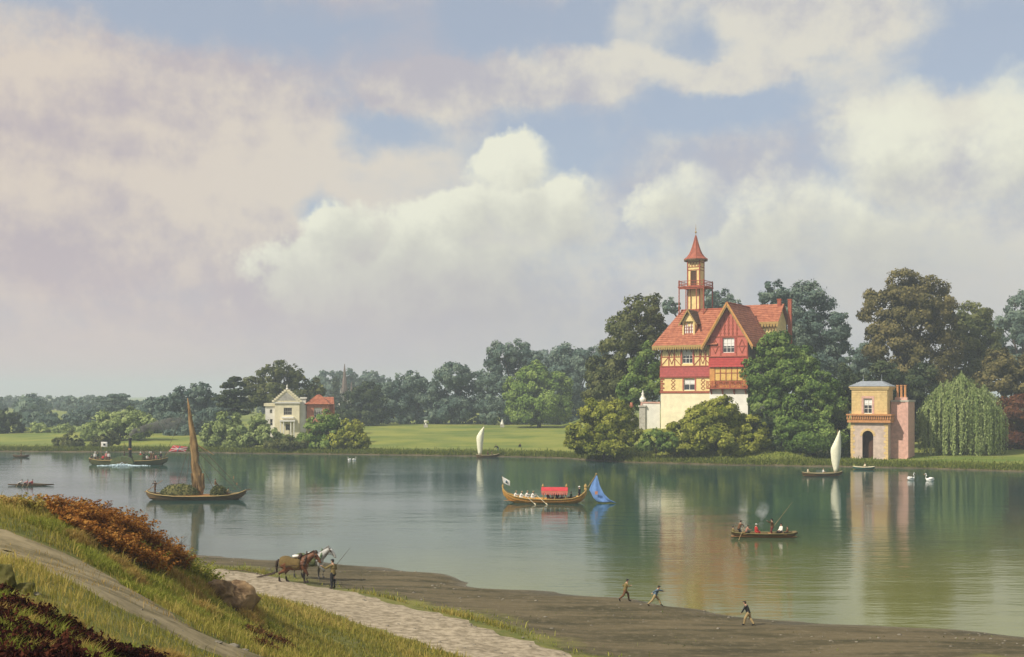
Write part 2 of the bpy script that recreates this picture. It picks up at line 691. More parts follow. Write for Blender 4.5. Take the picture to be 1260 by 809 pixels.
ground = link_mesh('ground', np_mesh('ground', np.stack([X, Y, Z], -1).reshape(-1, 3), quads, smooth=True), ground_material())
tag(ground, 'grassy river banks with a wet mud margin', None, None, 'structure')


def water_material():
    m = bpy.data.materials.new('river water')
    m.use_nodes = True
    nt = m.node_tree
    g = NG(nt)
    b = nt.nodes['Principled BSDF']
    geo = g.node('ShaderNodeNewGeometry')
    pos = geo.outputs['Position']
    sep = g.node('ShaderNodeSeparateXYZ')
    nt.links.new(pos, sep.inputs[0])
    x, y, z = sep.outputs
    # silt and weed: the shallows along the towing path side are green-brown, the channel deep teal
    n = g.noise(pos, 0.035, 4, 0.55)
    shal = g.m('SUBTRACT', y, g.m('MULTIPLY', x, 0.5))
    sh = g.step(g.m('ADD', shal, g.m('MULTIPLY', n, 26.0)), 112.0, 66.0)
    deep = g.mix(g.step(n, 0.4, 0.65), (0.016, 0.054, 0.047), (0.026, 0.070, 0.056))
    nt.links.new(g.mix(sh, deep, (0.135, 0.145, 0.036)), b.inputs['Base Color'])
    b.inputs['Roughness'].default_value = 0.07
    b.inputs['IOR'].default_value = 1.333
    b.inputs['Specular IOR Level'].default_value = 0.42
    mp = g.node('ShaderNodeMapping')
    mp.inputs['Scale'].default_value = (0.35, 1.0, 1)
    nt.links.new(pos, mp.inputs[0])
    h1 = g.noise(mp.outputs[0], 1.6, 4, 0.55)
    h2 = g.noise(mp.outputs[0], 0.30, 3, 0.5)
    calm = g.step(g.noise(mp.outputs[0], 0.035, 3, 0.5), 0.35, 0.65, 0.25, 1.0)
    hh = g.m('MULTIPLY', g.m('ADD', g.m('MULTIPLY', h1, 0.45), h2), calm)
    bn = g.node('ShaderNodeBump')
    bn.inputs['Strength'].default_value = 1.0
    bn.inputs['Distance'].default_value = 0.06
    nt.links.new(hh, bn.inputs['Height'])
    nt.links.new(bn.outputs[0], b.inputs['Normal'])
    return m


wm = MB()
wm.add([(-3000, 20, 0), (3000, 20, 0), (3000, 320, 0), (-3000, 320, 0)], [(0, 1, 2, 3)])
river = wm.build('river', water_material())
tag(river, 'broad calm river with faint ripples', None, None, 'structure')


def strip(name, pts, widths, m, label, lift=0.05, n_across=9, step=0.5, seed=1):
    """a path laid on the land: follows the ground, ragged margins dip below the turf"""
    pts = [Vector(p) for p in pts]
    P_, W_ = [], []
    for i in range(len(pts) - 1):
        L = (pts[i + 1] - pts[i]).length
        k = max(1, int(L / step))
        for j in range(k):
            t = j / k
            p0, p1, p2, p3 = pts[max(i - 1, 0)], pts[i], pts[i + 1], pts[min(i + 2, len(pts) - 1)]
            P_.append(0.5 * ((2 * p1) + (p2 - p0) * t + (2 * p0 - 5 * p1 + 4 * p2 - p3) * t * t + (3 * p1 - p0 - 3 * p2 + p3) * t ** 3))
            W_.append(widths[i] * (1 - t) + widths[i + 1] * t)
    rg = np.random.default_rng(seed)
    vs_ = []
    n = len(P_)
    ph = rg.uniform(0, 6, 4)
    for i, p in enumerate(P_):
        t = (P_[min(i + 1, n - 1)] - P_[max(i - 1, 0)]).normalized()
        u = Vector((t.y, -t.x, 0)).normalized()
        wl = W_[i] * (1 + 0.10 * math.sin(i * 0.37 + ph[0]) + 0.08 * math.sin(i * 1.3 + ph[1]) + rg.normal(0, 0.025))
        wr = W_[i] * (1 + 0.10 * math.sin(i * 0.31 + ph[2]) + 0.08 * math.sin(i * 1.1 + ph[3]) + rg.normal(0, 0.025))
        for k in range(n_across):
            s = k / (n_across - 1) * 2 - 1
            q = p + u * (s * (wl if s < 0 else wr) / 2)
            vs_.append((q.x, q.y, lift * (1 - abs(s) ** 4) - 0.04 * abs(s) ** 6))
    vs_ = np.array(vs_)
    vs_[:, 2] += height(vs_[:, 0], vs_[:, 1])
    id_ = np.arange(n * n_across).reshape(n, n_across)
    fs_ = np.stack([id_[:-1, :-1], id_[:-1, 1:], id_[1:, 1:], id_[1:, :-1]], -1).reshape(-1, 4)
    o = link_mesh(name, np_mesh(name, vs_, fs_, smooth=True), m)
    tag(o, label, None, None, 'structure')
    return o, [(p.x, p.y, w) for p, w in zip(P_, W_)]


tow_pts = [P(px, py, dist_on(py, 1.0)) for px, py in [(225, 695), (262, 702), (310, 714), (360, 728), (430, 746), (530, 774), (630, 804), (720, 835), (900, 865), (1200, 900)]]
towpath, TOW = strip('towpath', tow_pts, [1.8, 3.0, 5.2, 6.4, 6.6, 6.2, 5.6, 5.0, 4.4, 4.4],
                     mat('pale trodden grit', (0.27, 0.22, 0.14), 0.95, 0.3, 2.6, 0.06, 5, rgb2=(0.43, 0.36, 0.255), stretch=(1, 1, 1)),
                     'pale gritty towing path curving along the bank')
hill_pts = [ground_at(px, py) for px, py in [(-120, 668), (-20, 668), (60, 690), (110, 715), (160, 745), (215, 775), (262, 795), (320, 812), (380, 840)]]
hillpath, HILL = strip('footpath', hill_pts, [5.6, 5.6, 5.4, 5.2, 4.6, 3.6, 2.8, 2.2, 1.8],
                       mat('olive brown earth', (0.19, 0.155, 0.065), 0.95, 0.3, 0.9, 0.04, 7, rgb2=(0.34, 0.275, 0.155)),
                       'olive brown earth footpath worn over the grassy bluff', seed=4)


def on_path(x, y, path, k=0.5):
    pa = np.array(path)
    d2 = (x[:, None] - pa[None, :, 0]) ** 2 + (y[:, None] - pa[None, :, 1]) ** 2
    j = d2.argmin(1)
    return np.sqrt(d2[np.arange(len(x)), j]) < pa[j, 2] * k

# ------------------------------------------------------------------ trees and shrubs of the far bank
L_OLIVE = leaf_mat('olive leaves', (0.063, 0.081, 0.031), (0.119, 0.137, 0.050), (0.217, 0.224, 0.084))
L_BROWN = leaf_mat('russet olive leaves', (0.075, 0.073, 0.029), (0.153, 0.138, 0.055), (0.267, 0.227, 0.094))
L_DARK = leaf_mat('dark evergreen leaves', (0.031, 0.047, 0.026), (0.065, 0.091, 0.044), (0.119, 0.142, 0.065))
L_BLUE = leaf_mat('haze tinted leaves', (0.066, 0.108, 0.088), (0.126, 0.180, 0.143), (0.220, 0.279, 0.201))  # blue haze of distance is put into this leaf colour
L_FRESH = leaf_mat('fresh green leaves', (0.097, 0.164, 0.035), (0.186, 0.271, 0.065), (0.305, 0.392, 0.109))
L_BUSH = leaf_mat('yellow green shrub leaves', (0.124, 0.156, 0.023), (0.247, 0.267, 0.042), (0.403, 0.410, 0.078))
L_GREEN = leaf_mat('mid green leaves', (0.063, 0.112, 0.029), (0.147, 0.224, 0.053), (0.268, 0.353, 0.097))
L_WILLOW = leaf_mat('willow leaves', (0.131, 0.186, 0.061), (0.251, 0.315, 0.109), (0.392, 0.457, 0.196))
L_RED = leaf_mat('copper beech leaves', (0.051, 0.017, 0.014), (0.111, 0.043, 0.024), (0.187, 0.093, 0.044))
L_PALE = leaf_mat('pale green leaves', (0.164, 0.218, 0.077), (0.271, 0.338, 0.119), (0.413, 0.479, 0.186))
BARK = mat('bark', (0.075, 0.055, 0.036), 0.95, 0.3, 4, 0.03, 12, stretch=(1, 1, 0.25))


def rnd_dirs(n):
    v = RNG.normal(size=(n, 3))
    return v / np.linalg.norm(v, axis=1, keepdims=True)


def leaf_quads(pos, nrm, size, rnd, aspect=1.35):
    """one small bent-free leaf spray per point, facing nrm"""
    n = len(pos)
    a = rnd_dirs(n)
    u = np.cross(nrm, a)
    u /= np.linalg.norm(u, axis=1, keepdims=True) + 1e-9
    w = np.cross(nrm, u)
    s = size if np.ndim(size) else np.full(n, size)
    s = s[:, None] * RNG.uniform(0.6, 1.35, (n, 1))
    u, w = u * s * 0.5, w * s * 0.5 * aspect
    k = RNG.uniform(-0.35, 0.35, (n, 1))
    v = np.stack([pos - w, pos + u + w * k, pos + w, pos - u + w * k], 1).reshape(-1, 3)
    f = np.arange(n * 4).reshape(n, 4)
    return v, f, rnd


def crown_arrays(lobes, leaf, dens=1.0, flat=1.0):
    """lobes: (centre xyz, radii xyz). Leaf sprays gathered in clumps spread over and through each lobe."""
    pos, nrm, rn = [], [], []
    for c, r in lobes:
        c, r = np.array(c), np.array(r)
        area = (r[0] * r[2] + r[0] * r[1] + r[1] * r[2]) * 4.2
        nc = int(max(9, 1.15 * area / (0.36 * r.mean()) ** 2 / 3.1))
        d = rnd_dirs(nc)
        d[:, 2] = np.where(d[:, 2] < -0.35, d[:, 2] * 0.5, d[:, 2])
        d /= np.linalg.norm(d, axis=1, keepdims=True)
        cc = c + d * r * RNG.uniform(0.60, 0.98, (nc, 1))
        cr = r.mean() * RNG.uniform(0.22, 0.44, nc)
        shade = RNG.uniform(0.15, 0.85, nc)
        for q in range(nc):
            nl = int(max(10, dens * 11.0 * cr[q] ** 2 / leaf ** 2))
            e = rnd_dirs(nl)
            e = e + d[q] * 0.55
            e /= np.linalg.norm(e, axis=1, keepdims=True)
            rr = cr[q] * RNG.beta(5, 1.6, (nl, 1)) * (1 + 0.12 * RNG.normal(size=(nl, 1)))
            pos.append(cc[q] + e * rr * np.array([1, 1, 0.82 * flat]))
            nn = e * 0.8 + d[q] * 0.45 + RNG.normal(size=(nl, 3)) * 0.38
            nrm.append(nn / np.linalg.norm(nn, axis=1, keepdims=True))
            rn.append(np.clip(shade[q] + RNG.normal(0, 0.17, nl), 0, 1))
    pos, nrm, rn = np.concatenate(pos), np.concatenate(nrm), np.concatenate(rn)
    return leaf_quads(pos, nrm, leaf, rn)


def trunk_mesh(h, r0, lobes, base_z=0.0, lean=0.0):
    mb = MB()
    top = np.mean([np.array(c) for c, r in lobes], 0)
    pts, rad = [], []
    for i in range(6):
        t = i / 5
        pts.append((top[0] * t ** 1.4 + 0.1 * r0 * math.sin(3 * t), top[1] * t ** 1.4, -0.4 + (h + 0.4) * t))
        rad.append(r0 * (1.35 - 0.9 * t if i else 1.7))
    mb.tube(pts, rad, 8)
    for c, r in lobes:
        st = Vector(pts[2]).lerp(Vector(pts[4]), random.random())
        e = Vector(c)
        m1 = st.lerp(e, 0.5) + Vector((random.uniform(-.2, .2), random.uniform(-.2, .2), 0.12 * (e - st).length))
        mb.tube([st, m1, e], [r0 * 0.55, r0 * 0.33, r0 * 0.1], 6)
        for _ in range(3):
            q = e + Vector((random.uniform(-1, 1) * r[0], random.uniform(-1, 1) * r[1], random.uniform(-.3, .8) * r[2])) * 0.75
            mb.tube([m1.lerp(e, random.uniform(.2, .8)), q], [r0 * 0.16, r0 * 0.05], 5)
    return mb


def tree(name, label, d, lobes_px, lm, leaf=0.42, dens=1.0, base=None, group=None, trunk_r=None, cat='tree', depth=0.85):
    """lobes_px: (photo column, photo row, half width px[, half height px]); the lobes take real depth around distance d"""
    k = d / F
    bx = base if base is not None else float(np.mean([q[0] for q in lobes_px]))
    b = at_d(bx, d)
    lobes = []
    for q in lobes_px:
        rx = q[2] * k
        rz = (q[3] if len(q) > 3 else q[2] * 0.9) * k
        c = P(q[0], q[1], d) - b
        lobes.append(((c.x, random.uniform(-0.45, 0.45) * rx, c.z), (rx, rx * depth, rz)))
    root = thing(name, label, cat, b, 0, group)
    v, f, rn = crown_arrays(lobes, leaf, dens)
    zt = min(c[2] - r[2] * 0.2 for c, r in lobes)
    keep = (v.reshape(-1, 4, 3)[:, :, 2].min(1) > height(v[::4, 0] + b.x, v[::4, 1] + b.y) - b.z - 0.25)
    v = v.reshape(-1, 4, 3)[keep].reshape(-1, 3)
    f = np.arange(len(v)).reshape(-1, 4)
    link_mesh('crown' if cat == 'tree' else 'foliage', np_mesh(name + ' crown', v, f, rn[keep]), lm, root)
    hh = max(c[2] for c, r in lobes)
    r0 = trunk_r or max(0.12, 0.028 * hh)
    trunk_mesh(max(0.5, 0.62 * hh), r0, lobes).build('trunk' if cat == 'tree' else 'stem', BARK, root, smooth=True)
    return root


# ---- around the tall villa
tree('oak_tree', 'tall olive green tree beside the villa roof, overtopping its eaves', 232,
     [(790, 388, 26, 24), (766, 420, 28, 26), (750, 458, 26, 26), (778, 452, 28, 34), (742, 482, 22, 20), (800, 410, 18, 24), (765, 490, 26, 22), (735, 468, 15, 14)], L_OLIVE, 0.45)
tree('holm_oak', 'round dark teal green tree against the garden wall of the villa', 224,
     [(797, 448, 22, 24), (782, 478, 22, 20), (805, 478, 20, 26), (775, 498, 18, 12)], L_GREEN, 0.42)
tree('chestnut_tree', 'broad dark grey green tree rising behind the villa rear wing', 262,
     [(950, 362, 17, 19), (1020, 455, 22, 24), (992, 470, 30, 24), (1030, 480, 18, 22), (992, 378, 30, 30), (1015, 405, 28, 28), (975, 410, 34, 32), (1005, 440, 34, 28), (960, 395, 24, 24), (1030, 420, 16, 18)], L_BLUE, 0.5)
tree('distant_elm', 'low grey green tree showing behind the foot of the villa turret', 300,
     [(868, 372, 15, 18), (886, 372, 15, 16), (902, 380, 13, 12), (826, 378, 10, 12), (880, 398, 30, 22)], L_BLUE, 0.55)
for px, lab in ((939, 'slim pointed cypress touching the villa rear wing'), (950, 'second slim cypress just past the villa rear wing')):
    tree('cypress', lab, 222, [(px, 388, 3.2, 9), (px, 400, 4, 12), (px, 415, 5, 14), (px, 432, 5, 14)], L_DARK, 0.28, 1.2)
tree('lime_tree', 'tall rounded green tree hiding the corner of the villa', 206,
     [(955, 430, 26, 22), (938, 462, 26, 24), (968, 462, 30, 26), (945, 495, 24, 22), (985, 448, 18, 20), (930, 480, 16, 16), (962, 520, 30, 26)], L_GREEN, 0.40, 1.1)
tree('bay_tree', 'lower dark green tree overhanging the water beside the boathouse', 201,
     [(1003, 478, 24, 20), (1020, 492, 20, 18), (975, 520, 26, 22), (1035, 550, 16, 14), (985, 505, 26, 22), (1015, 505, 24, 22), (1025, 530, 20, 24), (990, 538, 34, 22), (1008, 545, 34, 16), (955, 540, 22, 18)], L_GREEN, 0.38, 1.1)
tree('yew_tree', 'black green yew in the gap between trees and boathouse', 204,
     [(1034, 500, 12, 26), (1030, 540, 18, 24), (1040, 470, 12, 22)], L_DARK, 0.36)
tree('rounded_shrub', 'large round yellow green shrub below the villa balcony', 200,
     [(886, 505, 20, 18), (872, 512, 20, 18), (895, 518, 22, 18), (925, 528, 18, 16), (826, 545, 16, 11), (860, 522, 24, 20), (905, 525, 22, 20), (838, 535, 20, 17), (880, 540, 30, 17), (925, 542, 20, 14), (848, 548, 28, 10), (910, 552, 30, 10)], L_BUSH, 0.34, 1.15, cat='shrub', group='shrubs below the villa')
tree('spreading_shrub', 'wide yellow green shrub at the meadow end of the villa lawn', 203,
     [(733, 508, 20, 18), (745, 520, 24, 18), (768, 522, 16, 16), (757, 510, 20, 18), (718, 532, 20, 18), (748, 535, 28, 20), (770, 535, 16, 18), (708, 546, 14, 10), (740, 550, 34, 8)], L_BUSH, 0.34, 1.15, cat='shrub', group='shrubs below the villa')
tree('low_shrub', 'small green shrub between the two large villa shrubs', 199,
     [(806, 542, 14, 13), (793, 549, 10, 8), (822, 545, 14, 13)], L_GREEN, 0.3, 1.1, cat='shrub', group='shrubs below the villa')
tree('laurel_shrub', 'dark shrub squeezed between the yellow green shrub and the tall trees', 200,
     [(934, 530, 16, 24), (945, 548, 20, 14), (925, 550, 14, 10)], L_DARK, 0.32, cat='shrub', group='shrubs below the villa')
# ---- behind the boathouse
tree('elm_tree', 'great russet topped tree towering over the boathouse', 236,
     [(1110, 358, 26, 24), (1090, 380, 26, 24), (1140, 372, 30, 28), (1120, 400, 36, 30), (1160, 395, 20, 22), (1100, 425, 32, 28), (1150, 430, 34, 30), (1085, 410, 18, 18), (1125, 455, 40, 28)], L_BROWN, 0.46)
tree('sycamore_tree', 'dark tree crowding up to the great russet one on its far side', 246,
     [(1200, 392, 22, 22), (1185, 420, 26, 26), (1212, 422, 18, 26), (1195, 455, 32, 26), (1180, 480, 30, 24)], L_OLIVE, 0.46)
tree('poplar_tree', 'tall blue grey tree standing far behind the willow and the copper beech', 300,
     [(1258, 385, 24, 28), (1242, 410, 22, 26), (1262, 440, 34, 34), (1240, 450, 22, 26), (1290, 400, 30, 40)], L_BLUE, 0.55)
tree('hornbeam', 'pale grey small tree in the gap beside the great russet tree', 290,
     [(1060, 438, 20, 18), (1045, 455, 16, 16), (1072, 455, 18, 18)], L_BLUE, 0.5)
tree('yew_thicket', 'dark undergrowth tree directly behind the boathouse chimney', 218,
     [(1085, 468, 24, 24), (1110, 480, 26, 30), (1060, 480, 18, 20), (1135, 478, 26, 28), (1040, 490, 16, 22), (1095, 515, 26, 26), (1130, 520, 26, 30), (1160, 500, 24, 30)], L_DARK, 0.42)
tree('beech_tree', 'olive brown tree standing over the far side of the willow', 222,
     [(1225, 448, 18, 18), (1245, 452, 20, 16), (1220, 472, 22, 20), (1250, 475, 24, 20), (1270, 460, 22, 24)], L_BROWN, 0.42)
tree('copper_beech', 'deep red leaved tree by the water past the willow', 214,
     [(1248, 505, 22, 22), (1228, 525, 18, 22), (1258, 535, 26, 22), (1235, 545, 24, 12), (1280, 520, 26, 28)], L_RED, 0.38)


def willow(d, px, top, half, base_row, label):
    b = at_d(px, d)
    k = d / F
    root = thing('weeping_willow', label, 'tree', b)
    Rx = half * k
    Ht = P(px, top, d).z - b.z
    pos, nrm, rn = [], [], []
    heads = [(0, 0, 1.0, 0.50), (-0.42, 0.1, 0.86, 0.42), (0.45, -0.1, 0.84, 0.42), (-0.72, -0.1, 0.66, 0.28), (0.78, 0.2, 0.62, 0.30), (0.1, -0.5, 0.84, 0.46), (-0.15, 0.5, 0.9, 0.46), (-0.3, -0.45, 0.72, 0.38), (0.4, -0.5, 0.68, 0.36)]
    for hx, hy, hh, hr in heads:
        for _ in range(78):
            a = random.uniform(0, 6.283)
            rr = hr * Rx * math.sqrt(random.random())
            x0, y0 = hx * Rx, hy * Rx * 0.8
            z0 = hh * Ht * (1 - 0.12 * (rr / (hr * Rx)) ** 2) + random.uniform(-.5, .2)
            x1, y1 = x0 + math.cos(a) * rr, y0 + math.sin(a) * rr
            zend = max(0.15, z0 * random.uniform(0.0, 0.55) ** 1.3)
            L = z0 - zend
            m = int(L / 0.17)
            t = np.linspace(0, 1, m)
            arch = 1 - (1 - np.minimum(t * 3.5, 1)) ** 2
            sw = random.uniform(-0.25, 0.25)
            pp = np.stack([x0 + (x1 - x0) * arch + sw * t ** 2, y0 + (y1 - y0) * arch, z0 + 0.35 * np.sin(np.minimum(t * 3.5, 1) * 3.14) - L * t], 1)
            pp += RNG.normal(0, 0.07, pp.shape)
            pos.append(pp)
            o = np.stack([np.full(m, math.cos(a)), np.full(m, math.sin(a)), np.full(m, 0.35)], 1) + RNG.normal(0, 0.35, (m, 3))
            nrm.append(o / np.linalg.norm(o, axis=1, keepdims=True))
            rn.append(np.clip(random.uniform(0.1, 0.9) + RNG.normal(0, .12, m), 0, 1))
    pos, nrm, rn = np.concatenate(pos), np.concatenate(nrm), np.concatenate(rn)
    dn = np.tile(np.array([0, 0, -1.0]), (len(pos), 1)) + RNG.normal(0, 0.22, (len(pos), 3))
    u = np.cross(dn, nrm)
    u /= np.linalg.norm(u, axis=1, keepdims=True)
    u *= RNG.uniform(0.09, 0.16, (len(pos), 1))
    dn *= RNG.uniform(0.26, 0.5, (len(pos), 1))
    v = np.stack([pos, pos + u + dn * .5, pos + dn, pos - u + dn * .5], 1).reshape(-1, 3)
    link_mesh('crown', np_mesh('willow crown', v, np.arange(len(v)).reshape(-1, 4), rn), L_WILLOW, root)
    mb = MB()
    mb.tube([(0, 0, -.4), (0.1, 0, Ht * .25), (-.1, 0, Ht * .55)], [.75, .55, .4], 10)
    for hx, hy, hh, hr in heads:
        e = Vector((hx * Rx, hy * Rx * .8, hh * Ht - .3))
        mb.tube([(-.1, 0, Ht * .5), Vector((-.1, 0, Ht * .5)).lerp(e, .6) + Vector((0, 0, .6)), e], [.36, .2, .07], 6)
    mb.build('trunk', BARK, root, smooth=True)


willow(203, 1183, 456, 56, 566, 'pale green weeping willow trailing to the bank beside the boathouse')

# ---- behind the meadow
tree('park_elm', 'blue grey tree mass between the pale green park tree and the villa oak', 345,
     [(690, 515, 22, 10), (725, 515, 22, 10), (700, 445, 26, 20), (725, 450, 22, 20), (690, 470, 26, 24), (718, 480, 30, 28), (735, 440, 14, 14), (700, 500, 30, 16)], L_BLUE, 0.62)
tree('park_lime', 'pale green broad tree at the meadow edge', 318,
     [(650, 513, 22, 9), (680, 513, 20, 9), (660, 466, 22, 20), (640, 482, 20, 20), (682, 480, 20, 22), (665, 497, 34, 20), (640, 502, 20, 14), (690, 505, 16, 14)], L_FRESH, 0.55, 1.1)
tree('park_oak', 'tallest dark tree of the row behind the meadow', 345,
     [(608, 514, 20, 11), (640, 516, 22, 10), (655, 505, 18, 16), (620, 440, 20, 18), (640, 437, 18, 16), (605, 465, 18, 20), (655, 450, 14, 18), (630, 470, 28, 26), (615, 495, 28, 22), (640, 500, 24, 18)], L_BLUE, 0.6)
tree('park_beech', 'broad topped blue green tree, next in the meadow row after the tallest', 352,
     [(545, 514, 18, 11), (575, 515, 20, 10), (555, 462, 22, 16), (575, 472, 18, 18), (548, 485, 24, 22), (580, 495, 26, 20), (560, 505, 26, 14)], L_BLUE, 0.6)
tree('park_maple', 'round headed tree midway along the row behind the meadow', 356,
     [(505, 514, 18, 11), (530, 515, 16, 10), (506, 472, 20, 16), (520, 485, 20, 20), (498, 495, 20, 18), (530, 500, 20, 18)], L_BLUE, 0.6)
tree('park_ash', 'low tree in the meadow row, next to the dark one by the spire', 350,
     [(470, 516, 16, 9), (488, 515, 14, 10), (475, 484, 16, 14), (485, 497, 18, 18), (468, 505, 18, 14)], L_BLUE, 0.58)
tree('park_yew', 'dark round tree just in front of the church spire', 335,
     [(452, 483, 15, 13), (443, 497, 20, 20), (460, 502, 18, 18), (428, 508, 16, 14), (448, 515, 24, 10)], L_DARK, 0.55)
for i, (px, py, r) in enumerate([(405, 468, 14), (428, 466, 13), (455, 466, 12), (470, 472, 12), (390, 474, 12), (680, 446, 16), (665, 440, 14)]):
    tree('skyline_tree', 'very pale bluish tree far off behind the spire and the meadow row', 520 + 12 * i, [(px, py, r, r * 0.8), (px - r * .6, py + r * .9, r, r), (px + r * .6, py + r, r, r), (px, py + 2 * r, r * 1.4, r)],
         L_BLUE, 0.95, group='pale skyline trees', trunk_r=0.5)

# ---- around the cream house
tree('thin_elm', 'thin leaved brownish tree, the tallest over the cream house', 285,
     [(352, 458, 17, 15), (330, 465, 16, 15), (312, 474, 13, 13), (365, 470, 16, 16), (340, 485, 24, 16), (385, 480, 14, 14), (370, 492, 24, 12), (312, 494, 18, 14)], L_OLIVE, 0.5, 0.75)


def cedar(d, px, tiers, base_row, label):
    k = d / F
    b = at_d(px, d)
    root = thing('cedar', label, 'tree', b)
    lobes = []
    for (x, y, hw) in tiers:
        c = P(x, y, d) - b
        for j in range(5):
            a = j * 1.256 + random.random()
            lobes.append(((c.x + 0.5 * hw * k * math.cos(a), 0.5 * hw * k * math.sin(a), c.z + random.uniform(-.3, .3)), (hw * k * 0.55, hw * k * 0.55, hw * k * 0.13 + 0.2)))
    v, f, rn = crown_arrays(lobes, 0.42, 0.55, 0.35)
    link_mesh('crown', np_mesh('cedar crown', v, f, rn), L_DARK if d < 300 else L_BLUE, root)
    mb = MB()
    top = P(tiers[0][0], tiers[0][1], d) - b
    mb.tube([(0, 0, -.4), (0, 0, top.z * .5), (top.x, 0, top.z)], [.7, .45, .1], 8)
    for c, r in lobes:
        mb.tube([(0, 0, max(.5, c[2] - .5)), c], [.16, .05], 5)
    mb.build('trunk', BARK, root, smooth=True)


cedar(262, 288, [(288, 467, 9), (286, 474, 15), (292, 483, 21), (282, 491, 21), (290, 499, 24), (286, 508, 20)], 545, 'dark cedar with flat tiers of branches near the cream house')
cedar(380, 140, [(146, 488, 14), (136, 492, 20), (158, 496, 16), (140, 501, 26), (128, 508, 22)], 545, 'flat topped cedar far off above the pale willows')
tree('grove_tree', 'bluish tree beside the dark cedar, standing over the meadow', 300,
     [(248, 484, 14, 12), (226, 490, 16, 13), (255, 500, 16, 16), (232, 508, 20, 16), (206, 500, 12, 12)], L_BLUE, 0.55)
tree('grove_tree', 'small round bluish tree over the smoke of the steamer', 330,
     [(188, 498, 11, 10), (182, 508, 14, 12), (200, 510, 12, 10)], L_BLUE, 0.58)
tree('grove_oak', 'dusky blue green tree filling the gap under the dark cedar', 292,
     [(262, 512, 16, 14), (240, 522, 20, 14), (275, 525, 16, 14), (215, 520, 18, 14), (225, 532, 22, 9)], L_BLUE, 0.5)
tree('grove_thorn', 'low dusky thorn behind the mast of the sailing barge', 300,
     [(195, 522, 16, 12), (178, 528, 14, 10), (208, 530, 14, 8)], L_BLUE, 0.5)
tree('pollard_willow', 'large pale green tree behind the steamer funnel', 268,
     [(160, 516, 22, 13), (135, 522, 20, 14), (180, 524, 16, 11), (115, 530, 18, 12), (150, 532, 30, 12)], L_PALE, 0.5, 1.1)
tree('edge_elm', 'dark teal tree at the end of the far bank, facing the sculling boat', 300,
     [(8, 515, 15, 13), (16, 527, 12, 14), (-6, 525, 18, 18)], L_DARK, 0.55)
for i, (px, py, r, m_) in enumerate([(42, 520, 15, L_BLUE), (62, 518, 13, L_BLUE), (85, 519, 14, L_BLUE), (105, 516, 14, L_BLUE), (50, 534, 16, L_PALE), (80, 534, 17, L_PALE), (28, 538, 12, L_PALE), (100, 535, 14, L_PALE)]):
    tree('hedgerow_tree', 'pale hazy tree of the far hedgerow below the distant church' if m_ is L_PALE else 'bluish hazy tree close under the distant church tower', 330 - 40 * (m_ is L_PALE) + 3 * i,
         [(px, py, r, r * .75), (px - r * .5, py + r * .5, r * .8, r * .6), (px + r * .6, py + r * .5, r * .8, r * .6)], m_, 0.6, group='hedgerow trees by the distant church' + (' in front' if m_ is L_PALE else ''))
for px, py, r, lab in [(90, 543, 11, 'dark bush on the water edge ahead of the steamer flag'), (120, 545, 9, 'small dark bush just behind the steamer bow flag'),
                       (134, 538, 9, 'round dark bush behind the steamer paddle box'), (75, 548, 9, 'low dark bush, first along the bank before the steamer')]:
    tree('bank_bush', lab, 243, [(px, py, r, r), (px - r * .6, py + r * .6, r * .8, r * .7), (px + r * .6, py + r * .6, r * .8, r * .7)], L_OLIVE, 0.36, cat='shrub', group='bushes on the bank behind the steamer')
tree('osier_bush', 'big pale green bush, first of the row before the cream house', 240,
     [(280, 522, 20, 15), (262, 535, 14, 14), (298, 535, 20, 15), (278, 545, 26, 9)], L_PALE, 0.40, 1.1, cat='shrub', group='bushes before the cream house')
tree('osier_bush', 'pale green bush against the low wing of the cream house', 236,
     [(318, 522, 12, 12), (328, 536, 16, 13), (310, 542, 18, 11), (345, 545, 18, 9)], L_PALE, 0.40, 1.1, cat='shrub', group='bushes before the cream house')
tree('elder_bush', 'mid green bush hiding the brick wing of the cream house', 233,
     [(400, 520, 17, 14), (385, 533, 18, 14), (412, 535, 16, 14), (375, 545, 22, 9), (400, 547, 24, 8)], L_FRESH, 0.40, 1.1, cat='shrub', group='bushes before the cream house')
tree('alder_bush', 'olive bush ending the row by the open meadow', 231,
     [(430, 530, 16, 13), (418, 543, 18, 11), (442, 543, 13, 11), (432, 548, 22, 7)], L_BUSH, 0.38, 1.1, cat='shrub', group='bushes before the cream house')
tree('bramble_bush', 'low bush below the cream house porch', 230,
     [(352, 546, 16, 8), (335, 549, 14, 6), (368, 550, 12, 6)], L_OLIVE, 0.34, 1.1, cat='shrub', group='bushes before the cream house')

# far woods closing the horizon: too far off to tell the trees apart
pos_l = []
for i in range(330):
    x = random.uniform(-430, 480)
    y = random.uniform(540 if x > -60 else 400, 760)
    z = hz(x, y)
    r = random.uniform(3.6, 5.6)
    pos_l.append(((x, y, z + r * 0.7), (r, r, r * 0.9)))
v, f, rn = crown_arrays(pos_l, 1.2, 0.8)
tag(link_mesh('far_woods', np_mesh('far woods', v, f, rn), L_BLUE), 'distant pale woods along the horizon', 'woods', None, 'stuff')

